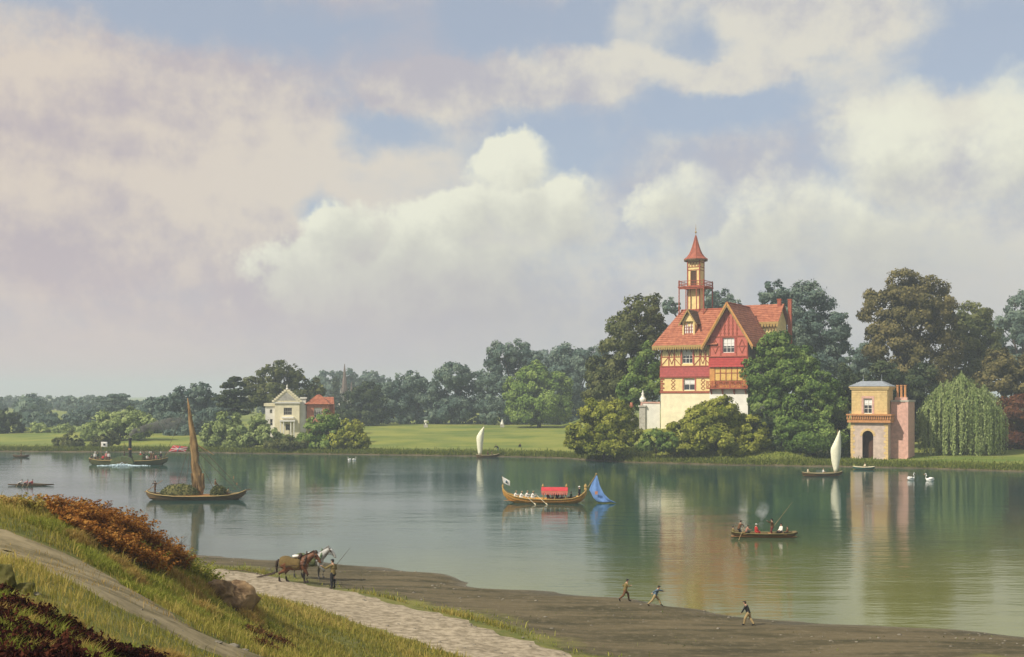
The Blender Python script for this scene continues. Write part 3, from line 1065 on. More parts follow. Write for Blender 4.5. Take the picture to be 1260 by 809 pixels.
# ------------------------------------------------------------------ buildings
M_YEL = mat('yellow plaster', (0.78, 0.62, 0.28), 0.9, 0.10, 1.2, 0.01, 8)
M_CREAM = mat('cream limewash', (0.80, 0.73, 0.50), 0.9, 0.10, 0.8, 0.012, 6)
M_WHITE = mat('white limewash', (0.78, 0.76, 0.68), 0.9, 0.08, 0.8, 0.01, 6)
M_TIMB = mat('red brown timber', (0.33, 0.085, 0.045), 0.75, 0.2, 3, 0.006, 20)
M_BAND = mat('crimson hung tile', (0.40, 0.085, 0.075), 0.8, 0.16, 2.5, 0.01, 14)
M_PINKW = mat('coral red panel', (0.52, 0.15, 0.11), 0.85, 0.12, 1.5, 0.008, 10)
M_TILE = mat('terracotta roof tile', (0.36, 0.115, 0.062), 0.85, 0.22, 1.3, 0.015, 10, rgb2=(0.48, 0.185, 0.10))
M_OAK = mat('dark oak board', (0.12, 0.075, 0.035), 0.8, 0.2, 3)
M_GILT = mat('gilded fretwork', (0.40, 0.27, 0.09), 0.6, 0.15, 4)
M_LOG = mat('orange timber loggia', (0.56, 0.27, 0.08), 0.8, 0.15, 2)
M_GLASS = mat('dark window glass', (0.035, 0.035, 0.04), 0.08, 0.1, 2, spec=0.8)
M_BLIND = mat('white window blind', (0.78, 0.76, 0.72), 0.8, 0.05, 2)
M_STONE = mat('grey stone', (0.42, 0.40, 0.34), 0.9, 0.18, 2, 0.01, 14)
M_PINKB = mat('pink brick wash', (0.60, 0.36, 0.29), 0.9, 0.16, 1.6, 0.012, 14)
M_BUFF = mat('buff ashlar', (0.66, 0.48, 0.22), 0.9, 0.12, 1.4, 0.01, 12)
M_ROSE = mat('rose grey stone', (0.54, 0.43, 0.36), 0.9, 0.15, 1.2, 0.012, 10)
M_LEAD = mat('grey lead sheet', (0.30, 0.33, 0.36), 0.55, 0.15, 2, metal=0.2)
M_OCHRE = mat('orange stone balustrade', (0.52, 0.25, 0.10), 0.85, 0.15, 3)
M_DARKIN = mat('dark brown door', (0.085, 0.040, 0.020), 0.8, 0.2, 2)


def wall_with_holes(mb, x0, x1, z0, z1, y, th, holes):
    """a wall in the plane y (outer face), th thick behind it, with rectangular openings"""
    xs_ = sorted({x0, x1, *[h[0] for h in holes], *[h[1] for h in holes]})
    for a, b in zip(xs_[:-1], xs_[1:]):
        hs = sorted([(h[2], h[3]) for h in holes if h[0] <= a + 1e-6 and h[1] >= b - 1e-6])
        z = z0
        for h0, h1 in hs:
            if h0 > z:
                mb.box(a, b, y, y + th, z, h0)
            z = h1
        if z < z1:
            mb.box(a, b, y, y + th, z, z1)


def window(parent, x0, x1, z0, z1, y, blind=0.5, cols=2, rows=3, fm=None, name='window', sill=True, pane=None):
    """a sash window set back in its opening: frame part with panes, blind and sill below it"""
    fm = fm or M_WHITE
    f = MB()
    w = 0.11
    f.box(x0, x0 + w, y - .03, y + .12, z0, z1).box(x1 - w, x1, y - .03, y + .12, z0, z1)
    f.box(x0 + w, x1 - w, y - .03, y + .12, z0, z0 + w).box(x0 + w, x1 - w, y - .03, y + .12, z1 - w, z1)
    for i in range(1, cols):
        xx = x0 + (x1 - x0) * i / cols
        f.box(xx - .04, xx + .04, y + .0, y + .09, z0 + w, z1 - w)
    for j in range(1, rows):
        zz = z0 + (z1 - z0) * j / rows
        f.box(x0 + w, x1 - w, y + .015, y + .085, zz - .035, zz + .035)
    fo = f.build(name, fm, parent)
    gm = MB().box(x0 + .02, x1 - .02, y + .095, y + .118, z0 + .02, z1 - .02)
    gm.build('pane', pane or M_GLASS, fo)
    if blind:
        MB().box(x0 + w, x1 - w, y + .086, y + .094, z1 - (z1 - z0) * blind, z1 - .05).build('blind', M_BLIND, fo)
    if sill:
        MB().box(x0 - .12, x1 + .12, y - .16, y + .1, z0 - .14, z0 - .002).build('sill', M_TIMB, fo)
    return fo


def tile_slope(mb, a, b, c, d, rows, lift=0.10):
    """overlapping tile courses from the eave a-b up to the ridge d-c, each course proud of the one above"""
    a, b, c, d = map(Vector, (a, b, c, d))
    n = (b - a).cross(d - a).normalized()
    if n.z < 0:
        n = -n
    for i in range(rows):
        t0, t1 = i / rows, (i + 1.12) / rows
        t1 = min(t1, 1.0)
        p0, p1 = a.lerp(d, t0), b.lerp(c, t0)
        p2, p3 = b.lerp(c, t1), a.lerp(d, t1)
        q = n * lift
        mb.add([p0 + q, p1 + q, p2 + n * .02, p3 + n * .02, p0 - n * .06, p1 - n * .06, p2 - n * .06, p3 - n * .06],
               [(0, 1, 2, 3), (4, 7, 6, 5), (0, 4, 5, 1), (1, 5, 6, 2), (2, 6, 7, 3), (3, 7, 4, 0)])


def fret(mb, p, q, drop, n, nrm, th=0.08):
    """a pierced bargeboard or valance: a board with a row of pointed drops under it"""
    p, q, nrm = Vector(p), Vector(q), Vector(nrm).normalized()
    up = Vector((0, 0, 1))
    mb.prism([p, q, q - up * drop * .38, p - up * drop * .38], nrm * th)
    for i in range(n):
        a, b = p.lerp(q, (i + .12) / n), p.lerp(q, (i + .88) / n)
        m_ = (a + b) / 2
        k = drop * .385
        mb.prism([a - up * k, b - up * k, b - up * (drop * .7), m_ - up * drop, a - up * (drop * .7)], nrm * th)


def villa():
    z0 = 6.0
    o = P(813, 525, 215)
    root = thing('villa', 'tall half-timbered villa with red tiled roof, gabled bay and slender turret', 'house', (o.x, o.y, z0), R(-30))
    W, D = 10.3, 12.0
    # --- walls
    bw = MB()
    wall_with_holes(bw, 0, W, -2.5, 6.7, 0, .4, [])
    bw.box(0, .4, .4, D, -2.5, 6.7).box(.4, W + 7.5, D - .4, D, -2.5, 6.7)
    bw.build('basement_wall', M_CREAM, root)
    mw = MB()
    H1 = (4.75, 7.05, 7.1, 9.35)
    H2 = (4.45, 6.6, 12.3, 15.2)
    wall_with_holes(mw, 0, W, 6.7, 9.6, .02, .4, [H1])
    wall_with_holes(mw, 0, W, 9.6, 16.0, .02, .4, [H2])
    mw.box(.02, .42, .42, D - .42, 6.7, 16.0)
    mw.box(0, W, D - .42, D - .02, 6.7, 16.0)
    mw.build('wall', M_YEL, root)
    # --- main floor trim
    t = MB().box(-.12, W, -.14, .02, 6.55, 6.95)
    t.build('string_course', M_TIMB, root)
    sk = MB()
    for i in range(4):
        za = 9.75 + i * .47
        sk.prism([(-.1, -.28 + .035 * i, za), (-.1, .0, za), (-.1, .0, za + .5), (-.1, -.20 + .035 * i, za + .5)], (W + .1, 0, 0))
    sk.build('hung_tile_band', M_BAND, root)
    MB().box(-.15, W, -.2, .01, 9.52, 9.75).box(-.15, W, -.2, .01, 11.64, 11.86).build('timber_rail', M_TIMB, root)
    # corner quoins and panel ornaments of the lower floor
    for i in range(6):
        MB().box(-.06, .45 + .3 * (i % 2), -.07, .02, 7.0 + i * .42, 7.28 + i * .42).build('quoin', M_TIMB, root)
    for cx in (2.6, 8.7):
        for zc in (7.5, 8.25, 9.0):
            m_ = MB().beam((cx - .42, .02, zc), (cx, .02, zc + .36), .1, .06).beam((cx, .02, zc + .36), (cx + .42, .02, zc), .1, .06)
            m_.beam((cx + .42, .02, zc), (cx, .02, zc - .36), .1, .06).beam((cx, .02, zc - .36), (cx - .42, .02, zc), .1, .06)
            m_.build('lozenge_panel', M_TIMB, root)
    # upper floor half timbering
    def bm(p, q, w=.2):
        MB().beam(p, q, w, .075).build('timber_beam', M_TIMB, root)
    yb = .02
    for x in (.12, 1.7, 2.9, 4.2, 6.85, 8.05, 9.25, 10.18):
        bm((x, yb, 11.86), (x, yb, 15.9))
    bm((0, yb - .004, 13.6), (4.25, yb - .004, 13.6), .16)
    bm((6.8, yb - .004, 13.6), (W, yb - .004, 13.6), .16)
    bm((0, yb - .002, 15.8), (W, yb - .002, 15.8), .3)
    for cx in (2.3, 8.65):
        for sx in (-1, 1):
            bm((cx + sx * .55, yb - .008, 13.6), (cx, yb - .008, 15.0), .13)
            bm((cx + sx * .55, yb - .008, 13.6), (cx, yb - .008, 12.2), .13)
    for x, s in ((.2, 1), (4.1, -1), (6.95, 1), (10.1, -1)):
        bm((x, yb - .010, 12.0), (x + 1.35 * s, yb - .010, 13.5), .13)
    window(root, *H1, .2, .45, 2, 2)
    window(root, *H2, .2, .5, 3, 3)
    for (a, b, c, d) in (H1, H2):
        MB().box(a - .22, a, -.10, .02, c, d + .1).box(b, b + .22, -.10, .02, c, d + .1).box(a - .22, b + .22, -.11, .02, d + .1, d + .34).build('window_surround', M_PINKW, root)
    # --- gabled bay
    bx0, bx1, by = W, W + 7.5, -.8
    cx = (bx0 + bx1) / 2
    bb = MB()
    bb.box(bx0, bx1, by, by + .4, -2.5, 7.5).box(bx1 - .4, bx1, by + .4, D - .4, -2.5, 7.5).box(bx0, bx0 + .4, by + .4, .0, -2.5, 7.5)
    bb.build('bay_basement_wall', M_WHITE, root)
    lw = MB().box(bx0, bx1, by + .9, by + 1.1, 7.5, 11.6).box(bx0, bx0 + 1.0, by + .02, by + .4, 7.5, 11.5).box(bx1 - 1.0, bx1, by + .02, by + .4, 7.5, 11.5)
    lw.build('loggia_wall', M_LOG, root)
    lg = MB()
    for i in range(6):
        x = bx0 + 1.0 + i * 1.1
        lg.box(x - .07, x + .07, by + .05, by + .25, 8.9, 11.5)
    lg.box(bx0 + 1.0, bx1 - 1.0, by + .07, by + .23, 10.3, 10.42)
    lg.build('loggia_frame', M_TIMB, root)
    for i in range(5):
        for (za, zb) in ((8.95, 10.3), (10.42, 11.45)):
            x = bx0 + 1.07 + i * 1.1
            MB().box(x, x + .96, by + .14, by + .17, za, zb).build('loggia_pane', mat('amber glazing', (0.66, 0.44, 0.13), 0.35, 0.15, 1.5), root)  # all panes share one amber base colour
    bal = MB().box(bx0 - .3, bx1 + .25, by - 1.0, by + .0, 7.35, 7.6)
    bal.build('balcony_floor', M_TIMB, root)
    rl = MB().box(bx0 - .3, bx1 + .25, by - 1.0, by - .88, 8.66, 8.8)
    for i in range(26):
        x = bx0 - .25 + i * .312
        rl.box(x, x + .09, by - .98, by - .9, 7.6, 8.66)
    for i in range(8):
        x = bx0 - .28 + i * 1.13
        rl.box(x, x + .16, by - 1.02, by - .86, 7.6, 8.9)
        if i < 7:
            rl.beam((x + .16, by - .985, 7.7), (x + 1.13, by - .985, 8.6), .1, .04).beam((x + .16, by - .99, 8.6), (x + 1.13, by - .99, 7.7), .1, .04)
    rl.build('balcony_rail', mat('rust red railing', (0.40, 0.11, 0.045), 0.7, 0.15, 3), root)
    for i in range(4):
        x = bx0 + .3 + i * 2.25
        MB().prism([(x, by, 7.35), (x, by - .9, 7.35), (x, by, 6.3)], (.2, 0, 0)).build('balcony_bracket', M_TIMB, root)
    sk = MB()
    for i in range(4):
        za = 11.5 + i * .47
        sk.prism([(bx0 - .12, by - .30 + .035 * i, za), (bx0 - .12, by + .2, za), (bx0 - .12, by + .2, za + .5), (bx0 - .12, by - .22 + .035 * i, za + .5)], (bx1 - bx0 + .24, 0, 0))
    sk.build('bay_hung_tile_band', mat('scarlet hung tile', (0.44, 0.060, 0.052), 0.8, 0.16, 2.5, 0.01, 14), root)
    MB().box(bx0 - .15, bx1 + .15, by - .3, by + .05, 13.37, 13.58).build('bay_rail', M_TIMB, root)
    gw = MB()
    HG = (cx - 1.15, cx + 1.15, 14.2, 17.0)
    wall_with_holes(gw, bx0, bx1, 13.5, 17.2, by, .4, [HG])
    apex = 23.0
    gw.prism([(bx0 - .0, by, 17.2), (bx1, by, 17.2), (cx, by, apex)], (0, .4, 0))
    gw.build('gable_wall', M_PINKW, root)
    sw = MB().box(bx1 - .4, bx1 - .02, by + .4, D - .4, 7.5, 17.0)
    sw.build('side_wall', mat('shade grey render', (0.42, 0.33, 0.33), 0.9, .12, 1.0), root)  # mauve grey puts the shade of this flank into the wall colour
    window(root, *HG, by + .2, .55, 3, 3)
    for xa in (HG[0] - .3, HG[1]):
        MB().box(xa, xa + .3, by - .1, by, HG[2], HG[3] + .1).build('window_surround', M_BAND, root)
    def gb(p, q, w=.2, dep=.08):
        MB().beam((p[0], by - .001 * dep, p[1]), (q[0], by - .001 * dep, q[1]), w, dep).build('gable_beam', M_TIMB, root)
    for x in (bx0 + .12, bx1 - .12, cx - 1.55, cx + 1.55):
        gb((x, 13.58), (x, 17.1))
    gb((bx0, 17.25), (bx1, 17.25), .22, .085)
    gb((bx0, 15.4), (cx - 1.5, 15.4), .14, .09)
    gb((cx + 1.5, 15.4), (bx1, 15.4), .14, .09)
    for s in (-1, 1):
        for dz in (-1, 1):
            gb((cx + s * 2.05, 15.4), (cx + s * 2.6, 15.4 + dz * 1.3), .13, .10)
            gb((cx + s * 3.2, 15.4), (cx + s * 2.6, 15.4 + dz * 1.3), .13, .10)
    for x, zt in ((cx, 22.2), (cx - .8, 21.0), (cx + .8, 21.0), (cx - 1.6, 19.6), (cx + 1.6, 19.6)):
        gb((x, 17.35), (x, zt), .18, .095)
        for i in range(int((zt - 17.6) / .75)):
            gb((x - .22, 17.9 + i * .75), (x + .22, 17.9 + i * .75), .12, .105)
    # --- roofs
    ez, rz_ = 15.75, 23.0
    rf = MB()
    tile_slope(rf, (-1.35, -1.15, ez), (cx - 2.2, -1.15, ez), (cx, D / 2, rz_), (2.0, D / 2, rz_), 17)
    tile_slope(rf, (cx + 2.2, D + 1.0, ez), (-1.35, D + 1.0, ez), (2.0, D / 2, rz_), (cx, D / 2, rz_), 17)
    tile_slope(rf, (-1.35, D + 1.0, ez), (-1.35, -1.15, ez), (2.0, D / 2, rz_), (2.0, D / 2, rz_), 17)
    ro = rf.build('roof', M_TILE, root)
    MB().tube([(1.9, D / 2, rz_ + .08), (cx, D / 2, rz_ + .08)], .18, 8).build('ridge_tile', M_TIMB, ro)
    so = MB().box(-1.3, W, -1.1, -.05, 15.6, 15.72)
    so.build('eave_soffit', M_OAK, ro)
    fr = MB()
    fret(fr, (-1.35, -1.16, ez + .05), (W - .4, -1.16, ez + .05), .95, 24, (0, -1, 0))
    fr.build('eave_valance', M_GILT, ro)
    for i in range(11):
        x = .3 + i * 1.0
        MB().prism([(x, -1.05, 15.62), (x, -.02, 15.62), (x, -.02, 14.5)], (.14, 0, 0)).build('eave_bracket', M_OAK, ro)
    gz = 15.2
    gr = MB()
    fy = by - .95
    hw = (bx1 - bx0) / 2 + 1.25
    tile_slope(gr, (cx - hw, fy, gz), (cx - hw, D, gz), (cx, D, apex + .5), (cx, fy, apex + .5), 18)
    g1 = gr.build('gable_roof', M_TILE, root)
    gr2 = MB()
    tile_slope(gr2, (cx + hw, D, gz), (cx + hw, fy, gz), (cx, fy, apex + .5), (cx, D, apex + .5), 18)
    gr2.build('gable_roof', M_TILE, root)
    MB().tube([(cx, fy, apex + .62), (cx, D, apex + .62)], .17, 8).build('ridge_tile', M_TIMB, g1)
    for s in (-1, 1):
        fr = MB()
        fret(fr, (cx + s * hw, fy - .02, gz + .1), (cx, fy - .02, apex + .55), .85, 20, (0, -1, 0), .1)
        fr.build('bargeboard', M_GILT, g1)
        MB().beam((cx + s * hw, fy - .125, gz + .12), (cx, fy - .125, apex + .58), .3, .06).build('verge_board', M_LOG, g1)
    # --- dormer with pointed twin lights
    dx, dy, dz = 5.4, .9, 17.3
    db = MB().box(dx - 1.25, dx - .95, dy, dy + 3.0, dz, dz + 3.2).box(dx + .95, dx + 1.25, dy, dy + 3.0, dz, dz + 3.2).box(dx - .95, dx + .95, dy + .5, dy + .6, dz, dz + 3.2)
    db.prism([(dx - 1.25, dy, dz + 3.2), (dx + 1.25, dy, dz + 3.2), (dx, dy, dz + 5.0)], (0, .3, 0))
    do = db.build('dormer', M_YEL, root)
    for sx in (-.48, .48):
        p_ = [(dx + sx - .40, dy + .3, dz + .2), (dx + sx + .40, dy + .3, dz + .2), (dx + sx + .40, dy + .3, dz + 2.1), (dx + sx, dy + .3, dz + 3.0), (dx + sx - .40, dy + .3, dz + 2.1)]
        MB().prism(p_, (0, .05, 0)).build('dormer_light', M_BLIND, do)
        m_ = MB().box(dx + sx - .05, dx + sx + .05, dy + .2, dy + .29, dz + .2, dz + 2.9)
        for zz in (.8, 1.5, 2.1):
            m_.box(dx + sx - .4, dx + sx + .4, dy + .21, dy + .285, dz + zz, dz + zz + .08)
        m_.box(dx + sx - .47, dx + sx - .38, dy + .18, dy + .3, dz + .1, dz + 2.2).box(dx + sx + .38, dx + sx + .47, dy + .18, dy + .3, dz + .1, dz + 2.2)
        m_.build('glazing_bar', M_TIMB, do)
    dr = MB()
    tile_slope(dr, (dx - 1.8, dy - .5, dz + 2.6), (dx - 1.8, dy + 5.2, dz + 2.6), (dx, dy + 5.2, dz + 5.5), (dx, dy - .5, dz + 5.5), 8)
    tile_slope(dr, (dx + 1.8, dy + 5.2, dz + 2.6), (dx + 1.8, dy - .5, dz + 2.6), (dx, dy - .5, dz + 5.5), (dx, dy + 5.2, dz + 5.5), 8)
    dr.build('dormer_roof', M_OAK, do)
    fr = MB()
    for s in (-1, 1):
        fret(fr, (dx + s * 1.85, dy - .52, dz + 2.6), (dx, dy - .52, dz + 5.6), .55, 8, (0, -1, 0), .08)
    fr.build('dormer_bargeboard', M_GILT, do)
    # --- turret
    tx, ty, hw_ = 3.5 + .9, 7.6, 1.25
    tw = MB()
    wall_with_holes(tw, tx - hw_, tx + hw_, 21.0, 33.4, ty - hw_, .25, [(tx - .55, tx + .55, 28.0, 30.9)])
    tw.box(tx - hw_, tx - hw_ + .25, ty - hw_ + .25, ty + hw_, 21, 33.4).box(tx + hw_ - .25, tx + hw_, ty - hw_ + .25, ty + hw_, 21, 33.4).box(tx - hw_ + .25, tx + hw_ - .25, ty + hw_ - .25, ty + hw_, 21, 33.4)
    to = tw.build('turret', M_YEL, root)
    MB().box(tx - .55, tx + .55, ty - hw_ + .15, ty - hw_ + .2, 28.0, 30.9).build('turret_door', M_DARKIN, to)
    tt = MB()
    e = hw_ + .0
    for sx in (-1, 1):
        tt.box(tx + sx * e - .1, tx + sx * e + .1, ty - e - .1, ty - e + .1, 21, 33.4)
        tt.box(tx + sx * e - .1, tx + sx * e + .1, ty + e - .1, ty + e + .1, 21, 33.4)
    for z in (27.9, 31.0, 31.6, 32.6, 33.1):
        tt.box(tx - e - .06, tx + e + .06, ty - e - .06, ty - e, z, z + .14)
        tt.box(tx + e, tx + e + .06, ty - e, ty + e, z + .002, z + .138)
    for i in range(4):
        x = tx - e + .3 + i * .63
        tt.beam((x, ty - e, 31.75), (x + .3, ty - e, 32.6), .08, .05).beam((x + .3, ty - e, 32.6), (x + .6, ty - e, 31.75), .08, .05)
    for sx in (-.62, .62):
        tt.box(tx + sx - .05, tx + sx + .05, ty - e - .05, ty - e, 21, 31.0)
    tt.build('turret_timber', M_TIMB, to)
    B = 2.75
    MB().box(tx - B, tx + B, ty - B, ty + B, 27.5, 27.75).box(tx - B + .1, tx + B - .1, ty - B + .1, ty - B + .25, 27.2, 27.5).build('gallery_floor', M_TIMB, to)
    for sx in (-1, 1):
        for sy in (-1, 1):
            MB().box(tx + sx * (B - .2) - .09, tx + sx * (B - .2) + .09, ty + sy * (B - .2) - .09, ty + sy * (B - .2) + .09, 22.6 if sy > 0 else 20.6, 29.0).build('gallery_post', M_TIMB, to)
    for sx in (-1.1, 1.1):
        MB().box(tx + sx - .08, tx + sx + .08, ty - B + .1, ty - B + .26, 21.0, 27.5).build('gallery_post', M_TIMB, to)
    for (ax, ay, bx_, by_) in ((-B, -B, B, -B), (B, -B, B, B), (B, B, -B, B), (-B, B, -B, -B)):
        r_ = MB()
        p, q = Vector((tx + ax * .96, ty + ay * .96, 0)), Vector((tx + bx_ * .96, ty + by_ * .96, 0))
        for z in (28.15, 28.8):
            r_.tube([p + Vector((0, 0, z)), q + Vector((0, 0, z))], .065, 6)
        for i in range(9):
            c = p.lerp(q, i / 8)
            r_.tube([c + Vector((0, 0, 27.75)), c + Vector((0, 0, 28.8))], .04, 5)
        r_.build('gallery_rail', M_TIMB, to)
    sp = MB()
    prof = [(2.35, 33.2), (2.3, 33.35), (1.75, 33.75), (1.3, 34.35), (.95, 35.1), (.66, 36.0), (.40, 36.9), (.2, 37.7), (.06, 38.1)]
    sp.lathe(prof, 8, (tx, ty, 0))
    so = sp.build('turret_roof', mat('russet lead spire', (0.33, 0.10, 0.06), .7, .18, 1.2), to)
    rb = MB()
    for k in range(8):
        a = 2 * math.pi * (k + .5) / 8
        rb.tube([(tx + r * math.cos(a), ty + r * math.sin(a), z + .02) for r, z in prof], .05, 5)
    rb.build('spire_rib', M_TIMB, so)
    ev = MB()
    for k in range(8):
        a0, a1 = 2 * math.pi * (k + .5) / 8, 2 * math.pi * (k + 1.5) / 8
        fret(ev, (tx + 2.3 * math.cos(a0), ty + 2.3 * math.sin(a0), 33.25), (tx + 2.3 * math.cos(a1), ty + 2.3 * math.sin(a1), 33.25), .4, 5, (math.cos((a0 + a1) / 2), math.sin((a0 + a1) / 2), 0), .05)
    ev.build('spire_valance', M_OAK, so)
    MB().lathe([(.05, 38.0), (.05, 38.5), (.2, 38.65), (.2, 38.8), (.05, 38.95), (.05, 39.3), (.13, 39.4), (.04, 39.55), (.02, 40.3)], 8, (tx, ty, 0)).build('finial', M_GILT, so)
    # --- rear wing
    ww = MB().box(12.0, 19.2, 13.0, 19.5, -2, 20.9)
    ww.prism([(19.2, 13.0, 20.9), (19.2, 19.5, 20.9), (19.2, 16.2, 24.0)], (-.3, 0, 0))
    wo = ww.build('rear_wing', M_YEL, root)
    wr = MB()
    tile_slope(wr, (11.5, 12.2, 20.6), (19.8, 12.2, 20.6), (19.8, 16.2, 24.4), (11.5, 16.2, 24.4), 10)
    tile_slope(wr, (19.8, 20.3, 20.6), (11.5, 20.3, 20.6), (11.5, 16.2, 24.4), (19.8, 16.2, 24.4), 10)
    wr.build('rear_roof', M_TILE, wo)
    fr = MB()
    fret(fr, (11.5, 12.18, 20.65), (19.8, 12.18, 20.65), 1.1, 14, (0, -1, 0))
    fr.build('rear_valance', M_GILT, wo)
    for x, y in ((20.6, 17.4), (18.9, 15.9)):
        c_ = MB().box(x - .35, x + .35, y - .35, y + .35, 12 if x > 20 else 23.2, 25.2).box(x - .42, x + .42, y - .42, y + .42, 25.2, 25.4)
        c_.build('chimney', M_TIMB, wo)
    return root


villa()


def villa_garden():
    # enclosing garden wall running out from the villa corner, with a stone pier and urn beside it
    o = P(812, 521, 216)
    root = thing('garden_wall', 'low white garden wall with pink coping joining the villa', 'wall', (o.x, o.y, hz(o.x, o.y)), R(-12))
    z = o.z - hz(o.x, o.y)
    MB().box(-3.6, 0, 0, .4, -1.2, z + 3.9).build('wall_panel', M_WHITE, root)
    MB().box(-3.75, 0, -.1, .5, z + 3.9, z + 4.2).box(-3.8, -3.45, -.12, .52, -1.2, z + 3.9).build('coping', M_PINKB, root)
    for px, py, s, lab, urn in ((791, 522, 1.0, 'stone gate pier crowned by a white urn beside the garden wall', True), (777, 522, .8, 'plain low stone gate pier with a terracotta pot on top', False)):
        q = P(px, py, 217)
        zz = hz(q.x, q.y)
        r = thing('gate_pier', lab, 'pier', (q.x, q.y, zz), R(-20), 'gate piers by the villa')
        b = q.z - zz
        MB().box(-.6 * s, .6 * s, -.6 * s, .6 * s, -1, b + 3.4 * s).build('shaft', M_STONE, r)
        MB().box(-.78 * s, .78 * s, -.78 * s, .78 * s, b + 3.4 * s, b + 3.7 * s).build('cap', M_STONE, r)
        if urn:
            MB().lathe([(.2, 0), (.35, .1), (.18, .35), (.55, .8), (.68, 1.2), (.5, 1.5), (.3, 1.6), (.42, 1.75), (.18, 2.0), (.3, 2.3), (.1, 2.6), (.06, 3.0)], 12, (0, 0, b + 3.7 * s)).build('urn', M_WHITE, r, smooth=True)
        else:
            MB().lathe([(.22, 0), (.4, .5), (.42, .7), (.25, .9), (.25, 1.3)], 10, (0, 0, b + 3.7 * s)).build('pot', M_TILE, r, smooth=True)


villa_garden()


def boathouse():
    o = P(1047, 570, 197)
    root = thing('boathouse', 'small two-storey stone boathouse tower with arched water door and lean wing', 'boathouse', (o.x, o.y, 0), R(-30))
    W, D = 6.4, 5.2
    lw = MB()
    ax, ar, az = W * .46, .95, 4.9
    # lower stage with an arched opening, built of wedge pieces
    lw.box(0, ax - ar, 0, .5, -1.5, 7.3).box(ax + ar, W, 0, .5, -1.5, 7.3)
    n = 12
    for i in range(n):
        a0, a1 = math.pi * i / n, math.pi * (i + 1) / n
        x0, x1 = ax + ar * math.cos(a0), ax + ar * math.cos(a1)
        zz0, zz1 = az + ar * math.sin(a0), az + ar * math.sin(a1)
        lw.prism([(x0, 0, zz0), (x1, 0, zz1), (x1, 0, 7.3), (x0, 0, 7.3)], (0, .5, 0))
    lw.box(W - .5, W, .5, D, -1.5, 7.3).box(0, .5, .5, D, -1.5, 7.3).box(.5, W - .5, D - .5, D, -1.5, 7.3)
    lo = lw.build('lower_wall', M_ROSE, root)
    for i in range(n):
        a0, a1 = math.pi * i / n, math.pi * (i + 1) / n
        p = [(ax + r * math.cos(a), -.06, az + r * math.sin(a)) for r, a in ((ar, a0 + .02), (ar + .4, a0 + .02), (ar + .4, a1 - .02), (ar, a1 - .02))]
        MB().prism(p, (0, .062, 0)).build('arch_stone', M_BUFF, lo)
    MB().box(ax - ar, ax + ar, 1.6, 1.7, -1, 6.2).build('water_door', M_DARKIN, root)
    for j in range(14):
        z = .2 + j * .5
        for sx in (0, 1):
            L = .75 if j % 2 else .45
            x0 = -.05 if sx == 0 else W - L + .05
            MB().box(x0, x0 + L, -.05, .01, z, z + .46).build('quoin', M_BUFF, lo)
    st = MB()
    for i in range(4):
        st.box(ax - ar - .4, ax + ar + .4, -1.6 + .4 * i, .0 - .002 * i, -1.0, -.25 + .22 * i)
    st.build('water_steps', M_STONE, root)
    # belt balcony
    bl = MB().box(-.55, W + .55, -.55, D + .3, 7.3, 7.75).box(-.7, W + .7, -.7, D + .3, 8.55, 8.8)
    bl.build('balcony_slab', M_OCHRE, root)
    ba = MB()
    for i in range(20):
        x = -.5 + i * (W + 1.0) / 19
        ba.lathe([(.09, 7.75), (.15, 8.0), (.07, 8.3), (.11, 8.55)], 7, (x, -.55, 0))
    for i in range(15):
        y = -.2 + i * D / 14
        ba.lathe([(.09, 7.75), (.15, 8.0), (.07, 8.3), (.11, 8.55)], 7, (W + .55, y, 0))
    ba.build('baluster_row', M_OCHRE, root)['kind'] = 'stuff'
    # upper stage, coursed ashlar
    up = MB()
    hx0, hx1, hz0, hz1 = W * .46 - .75, W * .46 + .75, 8.9, 11.6
    wall_with_holes(up, .1, W - .1, 7.75, 13.2, .1, .4, [(hx0, hx1, hz0, hz1)])
    up.box(W - .5, W - .1, .5, D - .1, 7.75, 13.2).box(.1, .5, .5, D - .1, 7.75, 13.2).box(.5, W - .5, D - .5, D - .1, 7.75, 13.2)
    uo = up.build('upper_wall', M_BUFF, root)
    k = 0
    for j in range(9):
        z = 8.82 + j * .48
        x = .1
        while x < W - .15:
            L = min(random.uniform(.7, 1.15), W - .1 - x)
            if not (x + L > hx0 - .35 and x < hx1 + .35 and z < hz1 + .45):
                MB().box(x + .02, x + L - .02, .06, .099, z + .02, z + .46).build('ashlar_block', M_BUFF, uo)
            x += L
    window(root, hx0, hx1, hz0, hz1, .28, .45, 2, 3)
    MB().box(hx0 - .34, hx0, .03, .1, hz0, hz1 + .4).box(hx1, hx1 + .34, .03, .1, hz0, hz1 + .4).box(hx0, hx1, .03, .1, hz1, hz1 + .4).build('window_surround', M_PINKB, root)
    MB().box(-.15, W + .15, -.15, D + .15, 13.2, 13.5).box(-.3, W + .3, -.3, D + .3, 13.5, 13.75).build('cornice', M_BUFF, root)
    rf = MB()
    a = [(-.4, -.4, 13.76), (W + .4, -.4, 13.76), (W + .4, D + .4, 13.76), (-.4, D + .4, 13.76)]
    b = [(1.4, 1.6, 14.7), (W - 1.4, 1.6, 14.7), (W - 1.4, D - 1.6, 14.7), (1.4, D - 1.6, 14.7)]
    rf.add(a + b, [(0, 3, 2, 1), (4, 5, 6, 7), (0, 1, 5, 4), (1, 2, 6, 5), (2, 3, 7, 6), (3, 0, 4, 7)])
    ro = rf.build('roof', M_LEAD, root)
    for x in (1.6, W - 1.6):
        MB().lathe([(.1, 14.6), (.12, 15.0), (.03, 15.1), (.03, 15.9)], 8, (x, D / 2, 0)).build('roof_finial', M_LEAD, ro)
    # wing
    wg = MB().box(W + .01, W + 2.9, D - 2.6, D + 4.0, -1.5, 11.0)
    wo = wg.build('wing', M_PINKB, root)
